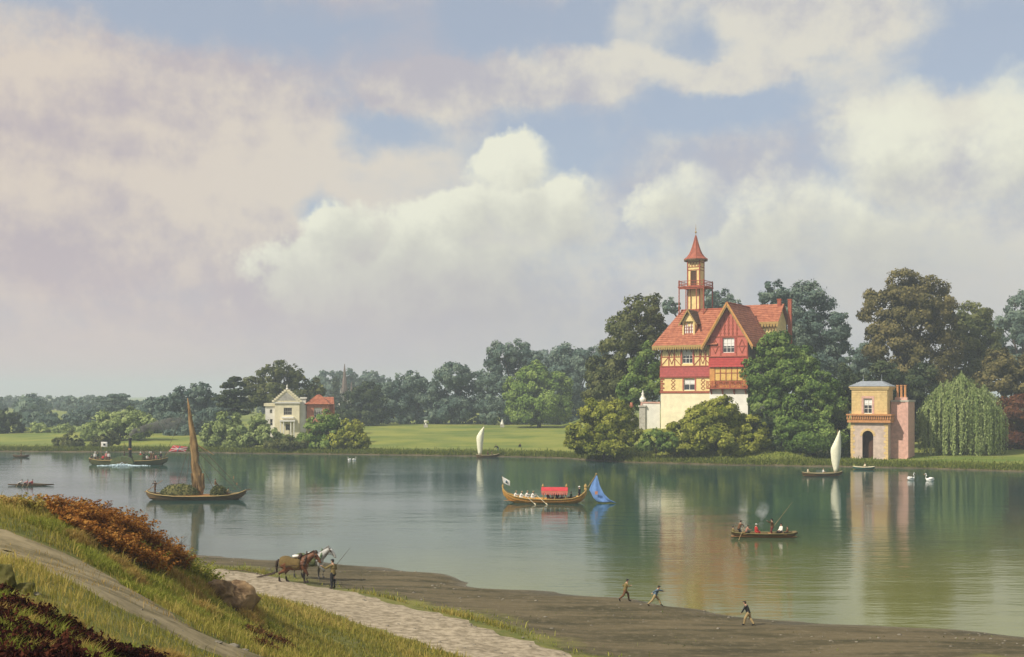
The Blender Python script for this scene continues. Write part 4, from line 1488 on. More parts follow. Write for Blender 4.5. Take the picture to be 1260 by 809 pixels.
    MB().box(W + .01, W + 3.05, D - 2.75, D + 4.1, 11.0, 11.3).build('wing_coping', M_STONE, wo)
    MB().box(W + 2.5, W + 2.98, D - 2.7, D - 2.2, -1.5, 11.0).build('wing_pilaster', M_PINKB, wo)
    ch = MB().box(W + .5, W + 2.6, D - 1.6, D - .7, 11.3, 11.8)
    co = ch.build('chimney', M_PINKB, root)
    for i in range(3):
        MB().lathe([(.26, 11.8), (.2, 12.1), (.2, 13.7), (.27, 13.8), (.27, 14.0)], 10, (W + .9 + i * .65, D - 1.15, 0)).build('chimney_pot', M_OCHRE, co)
    return root


boathouse()


def cream_house():
    o = P(338, 546, 246)
    g0 = hz(o.x, o.y)
    k = 246 / F
    root = thing('cream_house', 'cream pedimented riverside house with low wing and brick wing', 'house', (o.x, o.y, g0), R(6))
    Zr = lambda row: P(0, row, 246).z - g0
    W = 30 * k
    eave, top = Zr(495), Zr(480)
    body = MB()
    w1 = (W * .36, W * .70, Zr(511), Zr(502))
    w2 = (W * .44, W * .62, Zr(530), Zr(522))
    wall_with_holes(body, 0, W, -1, Zr(515), 0, .4, [w2])
    wall_with_holes(body, 0, W, Zr(515), eave, 0, .4, [w1])
    body.box(0, .4, .4, 8, -1, eave).box(W - .4, W, .4, 8, -1, eave).box(.4, W - .4, 7.6, 8, -1, eave)
    body.build('wall', M_CREAM, root)
    ped = MB().prism([(-.3, -.2, eave), (W + .3, -.2, eave), (W / 2, -.2, top)], (0, .5, 0))
    po = ped.build('pediment', M_CREAM, root)
    MB().prism([(.6, -.22, eave + .35), (W - .6, -.22, eave + .35), (W / 2, -.22, top - .5)], (0, .015, 0)).build('tympanum', M_STONE, po)
    for s in range(7):
        for sd in (-1, 1):
            t = s / 7
            x = W / 2 + sd * (W / 2 + .3) * (1 - t)
            z = eave + (top - eave) * t
            MB().box(x - .28, x + .28, -.35, .35, z, z + .45).build('crow_step', M_CREAM, po)
    MB().lathe([(.2, top), (.3, top + .3), (.08, top + .5), (.2, top + .8), (.04, top + 1.2)], 8, (W / 2, 0, 0)).build('finial', M_WHITE, po)
    MB().box(-.25, W + .25, -.25, .0, eave - .3, eave - .02).build('cornice', M_WHITE, root)
    rf = MB()
    tile_slope(rf, (-.2, .3, eave), (-.2, 8.3, eave), (W / 2, 8.3, top - .2), (W / 2, .3, top - .2), 6)
    tile_slope(rf, (W + .2, 8.3, eave), (W + .2, .3, eave), (W / 2, .3, top - .2), (W / 2, 8.3, top - .2), 6)
    rf.build('roof', M_STONE, root)
    window(root, *w1, .18, 0, 4, 2, M_STONE)
    window(root, *w2, .18, 0, 2, 2, M_STONE)
    MB().box(w1[0] - .4, w1[1] + .4, -.5, .0, Zr(515), Zr(513)).build('window_balcony', M_WHITE, root)
    pc = MB().box(w2[0] - 1.2, w2[1] + 1.2, -1.3, 0, Zr(519), Zr(517))
    pc.build('porch_canopy', M_WHITE, root)
    for x in (w2[0] - 1.0, w2[0] - .3, w2[1] + .3, w2[1] + 1.0):
        MB().lathe([(.16, -.8), (.13, 0), (.12, Zr(519))], 8, (x, -1.1, 0)).build('porch_column', M_WHITE, root)
    # low wing
    lw = MB()
    lx0 = -12 * k
    h1 = (lx0 + 5.5 * k, lx0 + 8.5 * k, Zr(509), Zr(504))
    h2 = (lx0 + 5.5 * k, lx0 + 9.0 * k, Zr(524), Zr(516))
    wall_with_holes(lw, lx0, 0, -1, Zr(512), 1.0, .4, [h2])
    wall_with_holes(lw, lx0, 0, Zr(512), Zr(500), 1.0, .4, [h1])
    lw.box(lx0, lx0 + .4, 1.4, 7, -1, Zr(500)).box(lx0 + .4, 0, 6.6, 7, -1, Zr(500))
    lo = lw.build('low_wing', M_WHITE, root)
    MB().box(lx0 - .3, 0, .7, 7.3, Zr(500), Zr(496.5)).build('parapet', M_CREAM, lo)
    window(lo, *h1, 1.15, 0, 1, 2, M_STONE, sill=False)
    window(lo, *h2, 1.15, 0, 1, 2, M_STONE, sill=False)
    cs = MB().box(W + .02, W + 7 * k, 1.5, 3.0, -1, Zr(491)).box(W + .0, W + 8 * k, 1.3, 3.2, Zr(491), Zr(489))
    cs.build('chimney_stack', M_WHITE, root)
    # brick wing under a hipped red roof
    bx0, bx1 = W + 8.2 * k, W + 35 * k
    bw = MB()
    hb_ = (bx0 + 9 * k, bx0 + 19 * k, Zr(515), Zr(502))
    wall_with_holes(bw, bx0, bx1, -1, Zr(498), 1.2, .4, [hb_])
    bw.box(bx1 - .4, bx1, 1.6, 8, -1, Zr(498)).box(bx0, bx0 + .4, 1.6, 8, -1, Zr(498))
    bo = bw.build('brick_wing', mat('red brick', (0.48, 0.20, 0.12), .9, .15, 1.5), root)
    window(bo, *hb_, 1.4, .25, 4, 3, M_WHITE, sill=False)
    br = MB()
    xm, ez, tz = (bx0 + bx1) / 2, Zr(498), Zr(486)
    tile_slope(br, (bx0 - .4, .8, ez), (bx1 + .4, .8, ez), (xm + .3, 4.6, tz), (xm - .3, 4.6, tz), 8)
    tile_slope(br, (bx1 + .4, .8, ez), (bx1 + .4, 8.4, ez), (xm + .3, 4.8, tz), (xm + .3, 4.6, tz), 8)
    tile_slope(br, (bx0 - .4, 8.4, ez), (bx0 - .4, .8, ez), (xm - .3, 4.6, tz), (xm - .3, 4.8, tz), 8)
    br.build('brick_wing_roof', M_TILE, bo)
    rr = MB()
    tile_slope(rr, (bx1, 5.0, ez), (bx1 + 6 * k, 5.0, ez), (bx1 + 4 * k, 9.0, Zr(489)), (bx1 - 12 * k, 9.0, Zr(489)), 6)
    rr.box(bx1 + .01, bx1 + 5 * k, 5.4, 10, -1, ez - .1)
    rr.build('rear_roof', M_TILE, bo)


cream_house()


def church(px, base_d, rows, w, label, spire=True):
    d = base_d
    o = at_d(px, d)
    root = thing('church', label, 'church', o, R(20))
    Zr = lambda row: P(0, row, d).z - o.z
    k = d / F
    hw = w * k / 2
    t = MB().box(-hw, hw, -hw, hw, -1, Zr(rows[1]))
    to = t.build('tower', M_STONE, root)
    sp = MB()
    sp.lathe([(hw * 1.05, Zr(rows[1])), (hw * .55, Zr(rows[1]) * .5 + Zr(rows[0]) * .5), (.12, Zr(rows[0]))], 8)
    sp.build('spire', mat('weathered spire', (0.17, 0.13, 0.11), .9, .2, 1), root)
    for sx in (-1, 1):
        for sy in (-1, 1):
            MB().lathe([(hw * .22, Zr(rows[1]) - 1), (hw * .2, Zr(rows[1]) + hw * .5), (.03, Zr(rows[1]) + hw * 2.2)], 6, (sx * hw * .9, sy * hw * .9, 0)).build('pinnacle', M_STONE, to)
    MB().box(-hw * .35, hw * .35, -hw - .06, -hw + .02, Zr(rows[1]) - hw * 2.2, Zr(rows[1]) - hw * .7).build('belfry_louvre', M_OAK, to)
    nv = MB().prism([(-hw * .9, hw, -1), (hw * .9, hw, -1), (hw * .9, hw, Zr(rows[2])), (0, hw, Zr(rows[2]) + hw * 1.4), (-hw * .9, hw, Zr(rows[2]))], (0, hw * 5, 0))
    nv.build('nave', M_STONE, root)


church(424, 430, (448, 487, 500), 9, 'dark needle church spire rising behind the dark round tree')
church(432.5, 445, (470, 489, 500), 4, 'short secondary spire close by the needle spire')
church(73, 640, (494, 508, 515), 8, 'tiny hazy church tower with spirelet above the hedgerow')
tree('spire_cypress', 'dark pointed tree standing against the needle spire', 425, [(413, 472, 4, 9), (413, 485, 6, 14), (413, 500, 7, 14)], L_DARK, 0.6)
for px, py, lab in ((524, 521, 'small pale stone vase on a pedestal in the meadow row shade'), (618, 521, 'small pale pointed stone marker below the tallest meadow tree')):
    q = at_d(px, 322)
    r = thing('garden_ornament', lab, 'ornament', q)
    MB().box(-.6, .6, -.6, .6, -.3, .9).build('pedestal', M_STONE, r)
    MB().lathe([(.3, .9), (.2, 1.1), (.55, 1.6), (.6, 2.0), (.1, 2.1)] if px < 600 else [(.6, .9), (.5, 1.2), (.15, 2.1), (.05, 2.4)], 8).build('vase' if px < 600 else 'obelisk', M_WHITE, r)

# ------------------------------------------------------------------ people, animals
SKIN = mat('skin', (0.46, 0.27, 0.18), 0.6, 0.08, 6)
HAIR = mat('dark hair', (0.035, 0.022, 0.014), 0.8, 0.2, 20)
CLOTH = {}


def cloth(name, rgb):
    return mat(name + ' cloth', rgb, 0.9, 0.15, 9)


C_OLIVE, C_BROWN, C_DARK = cloth('olive', (0.17, 0.13, 0.045)), cloth('brown', (0.13, 0.065, 0.03)), cloth('black', (0.018, 0.018, 0.02))
C_BLUE, C_WHITE, C_RED = cloth('slate blue', (0.10, 0.15, 0.20)), cloth('white', (0.74, 0.72, 0.66)), cloth('red', (0.42, 0.035, 0.03))
C_TAN, C_GREEN, C_PINK = cloth('tan', (0.34, 0.25, 0.12)), cloth('bottle green', (0.04, 0.09, 0.035)), cloth('pink', (0.60, 0.26, 0.24))
C_CREAM, C_PURP = cloth('cream', (0.62, 0.55, 0.38)), cloth('maroon', (0.14, 0.03, 0.03))

STAND = dict(pel=(0, 0, .52), chest=(0, 0, .70), neck=(0, 0, .825), head=(.012, 0, .925),
             sl=(0, .105, .795), el=(-.01, .135, .635), wl=(.03, .14, .49), hl=(.045, .14, .43),
             sr=(0, -.105, .795), er=(-.01, -.135, .635), wr=(.03, -.14, .49), hr=(.045, -.14, .43),
             pl=(0, .055, .50), kl=(.012, .06, .28), al=(0, .062, .045), tl=(.085, .07, .02),
             pr=(0, -.055, .50), kr=(.012, -.06, .28), ar=(0, -.062, .045), tr=(.085, -.07, .02))


def pose(**kw):
    p = dict(STAND)
    lean = kw.pop('lean', 0)
    drop = kw.pop('drop', 0)
    for k in ('pel', 'chest', 'neck', 'head', 'sl', 'sr', 'el', 'er', 'wl', 'wr', 'hl', 'hr', 'pl', 'pr'):
        x, y, z = p[k]
        h = z - .5
        if h > 0.03:
            x, z = x + h * math.sin(R(lean)), .5 + h * math.cos(R(lean))
        p[k] = (x, y, z - drop)
    p.update(kw)
    return p


SIT_LEGS = dict(kl=(.21, .075, .29), al=(.22, .08, .045), tl=(.31, .085, .02), kr=(.21, -.075, .29), ar=(.22, -.08, .045), tr=(.31, -.085, .02))
SIT = pose(drop=.24, **SIT_LEGS, el=(.04, .14, .40), wl=(.15, .10, .33), hl=(.20, .08, .33), er=(.04, -.14, .40), wr=(.15, -.10, .33), hr=(.20, -.08, .33))
ROW = pose(drop=.24, lean=18, **SIT_LEGS, el=(.20, .15, .42), wl=(.36, .10, .42), hl=(.41, .09, .42), er=(.20, -.15, .42), wr=(.36, -.10, .42), hr=(.41, -.09, .42))
RUN = pose(lean=14, pl=(0, .055, .5), kl=(.16, .06, .34), al=(.20, .06, .06), tl=(.29, .06, .03), kr=(-.09, -.06, .30), ar=(-.27, -.06, .15), tr=(-.24, -.06, .06),
           el=(-.04, .16, .68), wl=(.10, .19, .60), hl=(.14, .18, .59), er=(.12, -.15, .68), wr=(.22, -.12, .72), hr=(.27, -.12, .73))
REACH = pose(lean=24, kl=(.17, .08, .30), al=(.27, .08, .06), tl=(.35, .08, .02), kr=(-.12, -.08, .29), ar=(-.33, -.08, .08), tr=(-.27, -.08, .02),
             el=(.26, .18, .70), wl=(.40, .20, .67), hl=(.45, .20, .66), er=(-.06, -.22, .70), wr=(-.12, -.32, .66), hr=(-.14, -.36, .64))
STOOP = pose(lean=42, drop=.04, kl=(.10, .07, .27), al=(.02, .07, .045), tl=(.10, .07, .02), kr=(.06, -.07, .27), ar=(-.08, -.07, .045), tr=(0, -.07, .02),
             el=(.42, .14, .60), wl=(.48, .10, .45), hl=(.50, .10, .40), er=(.42, -.14, .60), wr=(.48, -.10, .45), hr=(.50, -.10, .40))
LEAD = pose(lean=3, el=(.13, .22, .70), wl=(.22, .30, .78), hl=(.25, .33, .80), er=(.02, -.15, .65), wr=(.13, -.15, .62), hr=(.17, -.14, .63))
POLE = pose(lean=16, kl=(.12, .08, .28), al=(.14, .08, .045), tl=(.22, .08, .02), kr=(-.05, -.07, .28), ar=(-.14, -.07, .045), tr=(-.06, -.07, .02),
            el=(.20, .14, .70), wl=(.32, .08, .66), hl=(.36, .06, .66), er=(.18, -.15, .66), wr=(.30, -.10, .60), hr=(.34, -.08, .60))
WAVE = pose(el=(.10, .20, .82), wl=(.16, .28, .93), hl=(.18, .31, .97), er=(.06, -.16, .66), wr=(.18, -.14, .62), hr=(.22, -.13, .62))
ARMS = pose(el=(.02, .24, .79), wl=(.05, .37, .80), hl=(.06, .42, .80), er=(.02, -.24, .76), wr=(.05, -.37, .72), hr=(.06, -.42, .71))


def person(label, loc, face, h, p, coat, legs, hat=None, group=None, fine=False, hat_kind='cap', skirt=False):
    """face: direction looked at, degrees from +x. Body is one skin; coat, trousers, boots, hat and hair are its clothing."""
    root = thing('person', label, 'person', loc, R(face), group)
    v = {k: Vector(q) * h for k, q in p.items()}
    vox = (.012 if fine else .030) * h / 1.5
    b = MB()
    b.tube([v['pel'], v['pel'].lerp(v['chest'], .5), v['chest'], v['neck'].lerp(v['chest'], .25), v['neck'].lerp(v['head'], .4)], [.075 * h, .068 * h, .078 * h, .06 * h, .034 * h], 10)
    b.tube([v['sl'], v['chest'].lerp(v['neck'], .5), v['sr']], [.038 * h, .05 * h, .038 * h], 8)
    up = (v['head'] - v['neck']).normalized()
    b.ball(v['head'], (.052 * h, .046 * h, .066 * h), 10)
    fw = Vector((1, 0, 0))
    b.tube([v['head'] + fw * .045 * h + up * .012 * h, v['head'] + fw * .064 * h - up * .012 * h], [.007 * h, .012 * h], 6)
    b.ball(v['head'] + fw * .030 * h - up * .050 * h, .022 * h, 6)
    for s in 'lr':
        sg = 1 if s == 'l' else -1
        b.ball(v['head'] + Vector((0, sg * .047 * h, -.004 * h)), (.012 * h, .007 * h, .018 * h), 6)
        b.tube([v['s' + s], v['e' + s], v['w' + s]], [.032 * h, .026 * h, .018 * h], 8)
        dr = (v['h' + s] - v['w' + s]).normalized()
        b.tube([v['w' + s], v['w' + s].lerp(v['h' + s], .7)], [.018 * h, .022 * h], 8)
        side = dr.cross(Vector((0, 0, 1)))
        side = side.normalized() if side.length > .1 else Vector((1, 0, 0))
        if fine:
            for q in range(4):
                o = side * (q - 1.5) * .0115 * h
                a = v['w' + s].lerp(v['h' + s], .75) + o
                L = (.040, .048, .046, .036)[q] * h
                curl = Vector((0, 0, -1)) * .014 * h
                b.tube([a, a + dr * L * .55, a + dr * L * .9 + curl], [.0068 * h, .0062 * h, .0050 * h], 6)
            a = v['w' + s].lerp(v['h' + s], .3) + side * sg * .020 * h
            b.tube([a, a + dr * .022 * h + side * sg * .012 * h, a + dr * .040 * h + side * sg * .012 * h], [.0085 * h, .0075 * h, .0055 * h], 6)
        else:
            b.ball(v['h' + s], .020 * h, 6)
        b.tube([v['p' + s], v['k' + s], v['a' + s]], [.056 * h, .042 * h, .024 * h], 8)
        b.tube([v['a' + s], v['t' + s]], [.026 * h, .019 * h], 8)
    b.build('body', SKIN, root, vox=vox)
    c = MB()
    hem = v['pel'] - Vector((0, 0, .03 * h))
    c.tube([hem, v['pel'].lerp(v['chest'], .5), v['chest'], v['neck'].lerp(v['chest'], .3), v['neck'].lerp(v['chest'], .05)], [.094 * h, .084 * h, .094 * h, .072 * h, .046 * h], 12)
    c.tube([v['sl'], v['chest'].lerp(v['neck'], .45), v['sr']], [.050 * h, .062 * h, .050 * h], 8)
    for s in 'lr':
        c.tube([v['s' + s], v['e' + s], v['e' + s].lerp(v['w' + s], .9)], [.046 * h, .038 * h, .029 * h], 8)
    c.build('coat', coat, root, vox=vox * 1.1)
    t = MB()
    for s in 'lr':
        t.tube([v['pel'].lerp(v['p' + s], .6) + Vector((0, 0, .02 * h)), v['p' + s], v['k' + s], v['a' + s] + Vector((0, 0, .012 * h))], [.07 * h, .070 * h, .054 * h, .038 * h], 8)
    t.build('trousers' if not skirt else 'skirt', legs, root, vox=vox * 1.1)
    for s in 'lr':
        bt = MB()
        d_ = (v['t' + s] - v['a' + s]) * .12
        bt.tube([v['a' + s] + Vector((0, 0, .03 * h)), v['a' + s], v['t' + s] + d_], [.033 * h, .033 * h, .024 * h], 8)
        bt.build('boot', C_DARK, root, smooth=True)
    hd = v['head']
    if hat is not None:
        m = MB()
        if hat_kind == 'cap':
            m.ball(hd + Vector((-.004 * h, 0, .038 * h)), (.060 * h, .055 * h, .040 * h), 10)
            m.prism([hd + Vector((.03 * h, -.045 * h, .034 * h)), hd + Vector((.085 * h, -.03 * h, .030 * h)), hd + Vector((.085 * h, .03 * h, .030 * h)), hd + Vector((.03 * h, .045 * h, .034 * h))], (0, 0, .012 * h))
        else:
            m.lathe([(.10 * h, .030 * h), (.10 * h, .038 * h), (.055 * h, .042 * h), (.052 * h, .085 * h), (.03 * h, .10 * h)], 12, hd)
        m.build('hat', hat, root, smooth=True)
    hr = MB().ball(hd + Vector((-.016 * h, 0, .008 * h)), (.046 * h, .0495 * h, .056 * h), 10)
    hr.build('hair', HAIR, root, smooth=True)
    return root, v


def w_pt(root, q):
    return Matrix.Translation(root.location) @ root.rotation_euler.to_matrix().to_4x4() @ Vector(q)


def horse(label, loc, face, colour, legs_dark, mane_c, blanket=None, head_up=0.0, stride=0.0, collar=None):
    root = thing('horse', label, 'horse', loc, R(face), 'towing horses')
    b = MB()
    b.tube([(-.98, 0, 1.22), (-.80, 0, 1.26), (-.55, 0, 1.22), (-.1, 0, 1.14), (.35, 0, 1.16), (.62, 0, 1.22), (.82, 0, 1.22)], [.16, .33, .36, .37, .36, .34, .20], 14)
    b.ball((-.62, 0, 1.36), (.34, .30, .26), 12)
    b.ball((.50, 0, 1.42), (.26, .20, .22), 12)
    hz_ = head_up
    b.tube([(.55, 0, 1.36), (.85, 0, 1.58 + hz_ * .4), (1.08, 0, 1.80 + hz_ * .8), (1.20, 0, 1.90 + hz_)], [.31, .24, .175, .13], 12)
    b.tube([(1.16, 0, 1.90 + hz_), (1.32, 0, 1.80 + hz_), (1.50, 0, 1.58 + hz_), (1.60, 0, 1.42 + hz_), (1.62, 0, 1.36 + hz_)], [.13, .145, .115, .085, .07], 10)
    for s in (-1, 1):
        b.tube([(1.17, s * .07, 2.0 + hz_), (1.19, s * .085, 2.16 + hz_)], [.045, .012], 6)
        b.tube([(-.62, s * .16, 1.2), (-.46, s * .19, .92)], [.30, .20], 10)
        b.tube([(.60, s * .15, 1.2), (.60, s * .17, .88)], [.22, .14], 10)
    st = stride
    hind = [(1, .16 * st), (-1, -.20 * st)]
    for s, dx in hind:   # stifle high and forward, hock pointing back, near-vertical shank
        b.tube([(-.50, s * .18, .98), (-.56 + dx * .3, s * .18, .80), (-.80 + dx, s * .17, .60), (-.77 + dx * 1.1, s * .17, .34), (-.74 + dx * 1.15, s * .17, .16), (-.66 + dx * 1.15, s * .17, .07)], [.20, .14, .085, .062, .068, .08], 10)
        b.tube([(-.66 + dx * 1.15, s * .17, .10), (-.63 + dx * 1.15, s * .17, .0)], [.075, .10], 10)
    for s, dx, lift in ((1, -.12 * st, 0), (-1, .30 * st, .10 * st)):
        b.tube([(.62, s * .16, .96), (.62 + dx * .5, s * .16, .78), (.62 + dx, s * .16, .52 + lift * .6), (.62 + dx * (1.1 if lift == 0 else .75), s * .16, .24 + lift), (.65 + dx * (1.1 if lift == 0 else .7), s * .16, .10 + lift)], [.145, .10, .078, .058, .07], 10)
        x = .65 + dx * (1.1 if lift == 0 else .7)
        b.tube([(x, s * .16, .12 + lift), (x + .03, s * .16, .0 + lift)], [.07, .095], 10)
    b.build('body', colour, root, vox=.028)
    m = MB()
    for i in range(10):
        t = i / 9
        x, z = .50 + .68 * t, 1.62 + (.42 + hz_) * t
        m.tube([(x, 0, z + .06), (x - .04, .05, z + .02), (x - .06, .11, z - .22)], [.05, .05, .02], 6)
    m.build('mane', mane_c, root, smooth=True)
    tl = MB().tube([(-1.02, 0, 1.42), (-1.14, 0, 1.30), (-1.17, 0, 1.0), (-1.15, 0, .62)], [.06, .09, .10, .03], 8)
    tl.build('tail', mane_c, root, smooth=True)
    lt = mat('harness leather', (0.05, 0.028, 0.016), .6, .2, 8)
    cl = MB()
    n = 14
    for k in range(n):
        a, a2 = 2 * math.pi * k / n, 2 * math.pi * (k + 1) / n
        f_ = lambda q: (.70 + .10 * math.sin(q), .31 * math.cos(q), 1.30 + .42 * math.sin(q))
        cl.tube([f_(a), f_(a2)], .075, 8)
    cl.tube([(.76, 0, 1.70), (.74, 0, 1.98)], [.08, .03], 8)
    cl.build('collar', collar or lt, root, smooth=True)
    br = MB()
    for s in (-1, 1):
        br.tube([(1.22, s * .12, 1.97 + hz_), (1.36, s * .135, 1.76 + hz_), (1.52, s * .10, 1.52 + hz_)], .016, 5)
        br.prism([(1.26, s * .14, 1.92 + hz_), (1.40, s * .15, 1.84 + hz_), (1.36, s * .15, 1.74 + hz_), (1.24, s * .14, 1.80 + hz_)], (0, s * .015, 0))
        br.tube([(.74, s * .34, 1.20), (-.2, s * .41, 1.12), (-1.1, s * .34, .95)], .018, 5)
        br.tube([(1.50, s * .1, 1.56 + hz_), (1.0, s * .2, 1.62), (.5, s * .16, 1.66)], .012, 5)
    br.tube([(1.26, -.13, 1.95 + hz_), (1.30, 0, 1.99 + hz_), (1.26, .13, 1.95 + hz_)], .016, 5)
    br.build('harness', lt, root, smooth=True)
    if blanket:
        bl = MB()
        xs_ = np.linspace(-.92, .42, 9)
        rows = []
        for x in xs_:
            for k in range(13):
                a = R(-15 + k * 17.5)
                r_ = float(np.interp(x, [-.92, -.75, -.5, -.1, .42], [.30, .375, .41, .40, .395])) + .012 * math.sin(9 * x + 5 * a)
                zc_ = float(np.interp(x, [-.92, -.6, -.1, .42], [1.24, 1.24, 1.15, 1.17]))
                rows.append((x, r_ * math.cos(a), zc_ + (r_ + (.03 if x < -.3 else .0)) * math.sin(a) - (.10 if k in (0, 12) else 0) * (1 + math.sin(7 * x))))
        fs_ = [(i * 13 + k, i * 13 + k + 1, (i + 1) * 13 + k + 1, (i + 1) * 13 + k) for i in range(8) for k in range(12)]
        bl.add(rows, fs_)
        bo = bl.build('blanket', blanket, root, smooth=True)
        so = bo.modifiers.new('thick', 'SOLIDIFY')
        so.thickness = .02
        pk = MB().ball((.08, 0, 1.66), (.26, .22, .09), 10)
        pk.build('folded_sack', C_WHITE, root, smooth=True)
    sd = MB().tube([(.34, -.28, 1.58), (.36, 0, 1.74), (.34, .28, 1.58)], [.09, .12, .09], 8)
    sd.build('saddle_pad', lt, root, smooth=True)
    return root


def coat(name, lo, hi, leg):
    m = mat(name, lo, .55, .2, 3, rgb2=hi)
    nt = m.node_tree
    g = NG(nt)
    b = nt.nodes['Principled BSDF']
    c = b.inputs['Base Color'].links[0].from_socket
    tc = g.node('ShaderNodeTexCoord')
    sp = g.node('ShaderNodeSeparateXYZ')
    nt.links.new(tc.outputs['Object'], sp.inputs[0])
    nt.links.new(g.mix(g.step(sp.outputs[2], .45, .85), leg, c), b.inputs['Base Color'])   # points: dark stockings
    return m


h1p, h2p = ground_at(363, 718), ground_at(380, 714)
CHEST = coat('bay coat', (0.12, 0.042, 0.016), (0.19, 0.075, 0.03), (0.030, 0.018, 0.012))
GREYC = coat('dapple grey coat', (0.30, 0.30, 0.28), (0.56, 0.55, 0.52), (0.06, 0.055, 0.05))
horse('bay towing horse under an olive blanket, next to the grey one', h1p, -8, CHEST, C_DARK, HAIR, cloth('olive blanket', (0.13, 0.088, 0.028)), -.10, .8)
horse('grey white headed towing horse half hidden behind the bay one', Vector((h2p.x, h2p.y + .5, hz(h2p.x, h2p.y + .5))), -4, GREYC, C_DARK, mat('grey mane', (.2, .2, .19), .8), cloth('green horse cloth', (0.10, 0.12, 0.05)), .02, 1.0, cloth('green collar', (0.10, 0.15, 0.08)))
# swingletree and towing rope behind the horses
rp = ground_at(320, 714)
rt = thing('towing_bar', 'wooden towing bar with trailing rope lying behind the horses', 'towing bar', rp)
a_, b_ = ground_at(316, 712) - rp, ground_at(340, 712) - rp
MB().tube([a_ + Vector((0, 0, .06)), b_ + Vector((0, -.3, .35))], .045, 6).tube([a_ + Vector((0, 0, .06)), b_ + Vector((0, .4, .35))], .045, 6).build('bar', BARK, rt)
pts_ = [ground_at(px, py) - rp + Vector((0, 0, .03)) for px, py in ((316, 712), (306, 710), (298, 707), (290, 707))]
MB().tube(pts_, .025, 6).build('rope', mat('hemp rope', (.22, .17, .1), .9), rt)

mp_ = ground_at(410, 725)
man, mv = person('man in olive coat leading the towing horses, whip on his shoulder', mp_, 140, 1.78, LEAD, C_OLIVE, C_DARK, C_DARK, fine=True)
wh = thing('whip', 'long thin whip held up by the man with the horses', 'whip', w_pt(man, mv['hr']))
e_ = P(431, 674, mp_.y) - wh.location
MB().tube([(-e_.x * .12, 0, -e_.z * .15), (0, 0, 0), e_ * .6, e_], [.02, .018, .012, .006], 6).build('stick', BARK, wh)
lr = w_pt(man, mv['hl'])
ln = thing('lead_rein', 'short rein between the man and the grey horse bridle', 'rein', lr)
q_ = P(399, 697, h2p.y) - lr
MB().tube([(0, 0, 0), q_ * .5 + Vector((0, 0, -.12)), q_], .012, 5).build('strap', C_DARK, ln)

person('boy in olive running along the mud, first of the three', ground_at(769, 741), 12, 1.36, RUN, C_OLIVE, C_BROWN, C_DARK, 'boys playing on the mud', fine=True)
person('boy in slate blue jacket lunging with an arm stretched out', ground_at(806, 746), -8, 1.22, REACH, C_BLUE, C_TAN, C_DARK, 'boys playing on the mud', fine=True)
person('boy in dark waistcoat and white sleeves stooping at the water edge', ground_at(921, 770), 150, 1.30, pose(lean=20, kl=(.12, .07, .28), al=(.16, .07, .045), tl=(.24, .07, .02), kr=(-.05, -.07, .29), ar=(-.2, -.07, .06), tr=(-.13, -.07, .02), el=(.18, .17, .60), wl=(.26, .12, .50), hl=(.29, .10, .47)),
       C_DARK, C_TAN, HAIR, 'boys playing on the mud', fine=True)

# ------------------------------------------------------------------ boats
M_HULLB = mat('tarred brown planking', (0.13, 0.085, 0.035), .6, .25, 3, .01, 8, stretch=(.3, 1, 2))
M_HULLG = mat('olive green planking', (0.10, 0.105, 0.035), .6, .25, 3, .01, 8, stretch=(.3, 1, 2))
M_DECK = mat('orange brown deck', (0.36, 0.18, 0.06), .8, .2, 3, stretch=(.4, 3, 1))
M_GOLD = mat('gilded planking', (0.62, 0.33, 0.07), .45, .2, 3, metal=.25)
M_SPAR = mat('varnished spar', (0.30, 0.17, 0.07), .6, .2, 5, stretch=(1, 1, .2))
M_ROPE = mat('tarred rope', (0.12, 0.09, 0.055), .9, .2, 5)
M_HAY = mat('green hay', (0.13, 0.135, 0.04), .95, .35, 3, .08, 6, rgb2=(0.22, 0.20, 0.07))
M_SAILB = mat('tan sailcloth', (0.17, 0.10, 0.035), .9, .3, 2.4, .08, 4, rgb2=(0.36, 0.23, 0.10), stretch=(1, 1, .3))
M_SAILW = mat('cream sailcloth', (0.80, 0.78, 0.58), .9, .08, 1.5, .02, 3)


def hull(root, st, m, floor_z=.06, th=.06, rail=None, name='hull', rail_r=.05, inner=None):
    """st: (x, half beam, keel z, gunwale z) stations; outer and inner skins, floor, gunwale rail"""
    n = 11
    def sect(x, b, zk, zg, inset=0.0):
        r_ = []
        for i in range(n):
            t = -1 + 2 * i / (n - 1)
            bb = max(b - inset, .01)
            r_.append((x, bb * math.copysign(abs(t) ** .8, t), zk + inset + (zg - zk - inset) * abs(t) ** 2.6))
        return r_
    mb = MB()
    for inset in (0, th):
        vs_ = [q for s in st for q in sect(*s, inset)]
        fs_ = [(i * n + k, i * n + k + 1, (i + 1) * n + k + 1, (i + 1) * n + k) for i in range(len(st) - 1) for k in range(n - 1)]
        mb.add(vs_, fs_)
    for s in (st[0], st[-1]):
        mb.add(sect(*s), [tuple(range(n))])
    ho = mb.build(name, m, root, smooth=True)
    fl = MB()
    L = [(x, b) for x, b, zk, zg in st if zg > floor_z + .1 and b > .1]
    lo = [(x, -b * .86, floor_z) for x, b in L]
    hi = [(x, b * .86, floor_z) for x, b in L]
    fl.add(lo + hi, [(i, i + 1, len(L) + i + 1, len(L) + i) for i in range(len(L) - 1)])
    fl.build('floor_board', inner or M_DECK, root)
    for sg in (-1, 1):
        MB().tube([(x, sg * b, zg) for x, b, zk, zg in st], rail_r, 6).build('gunwale', rail or m, root, smooth=True)
    return ho


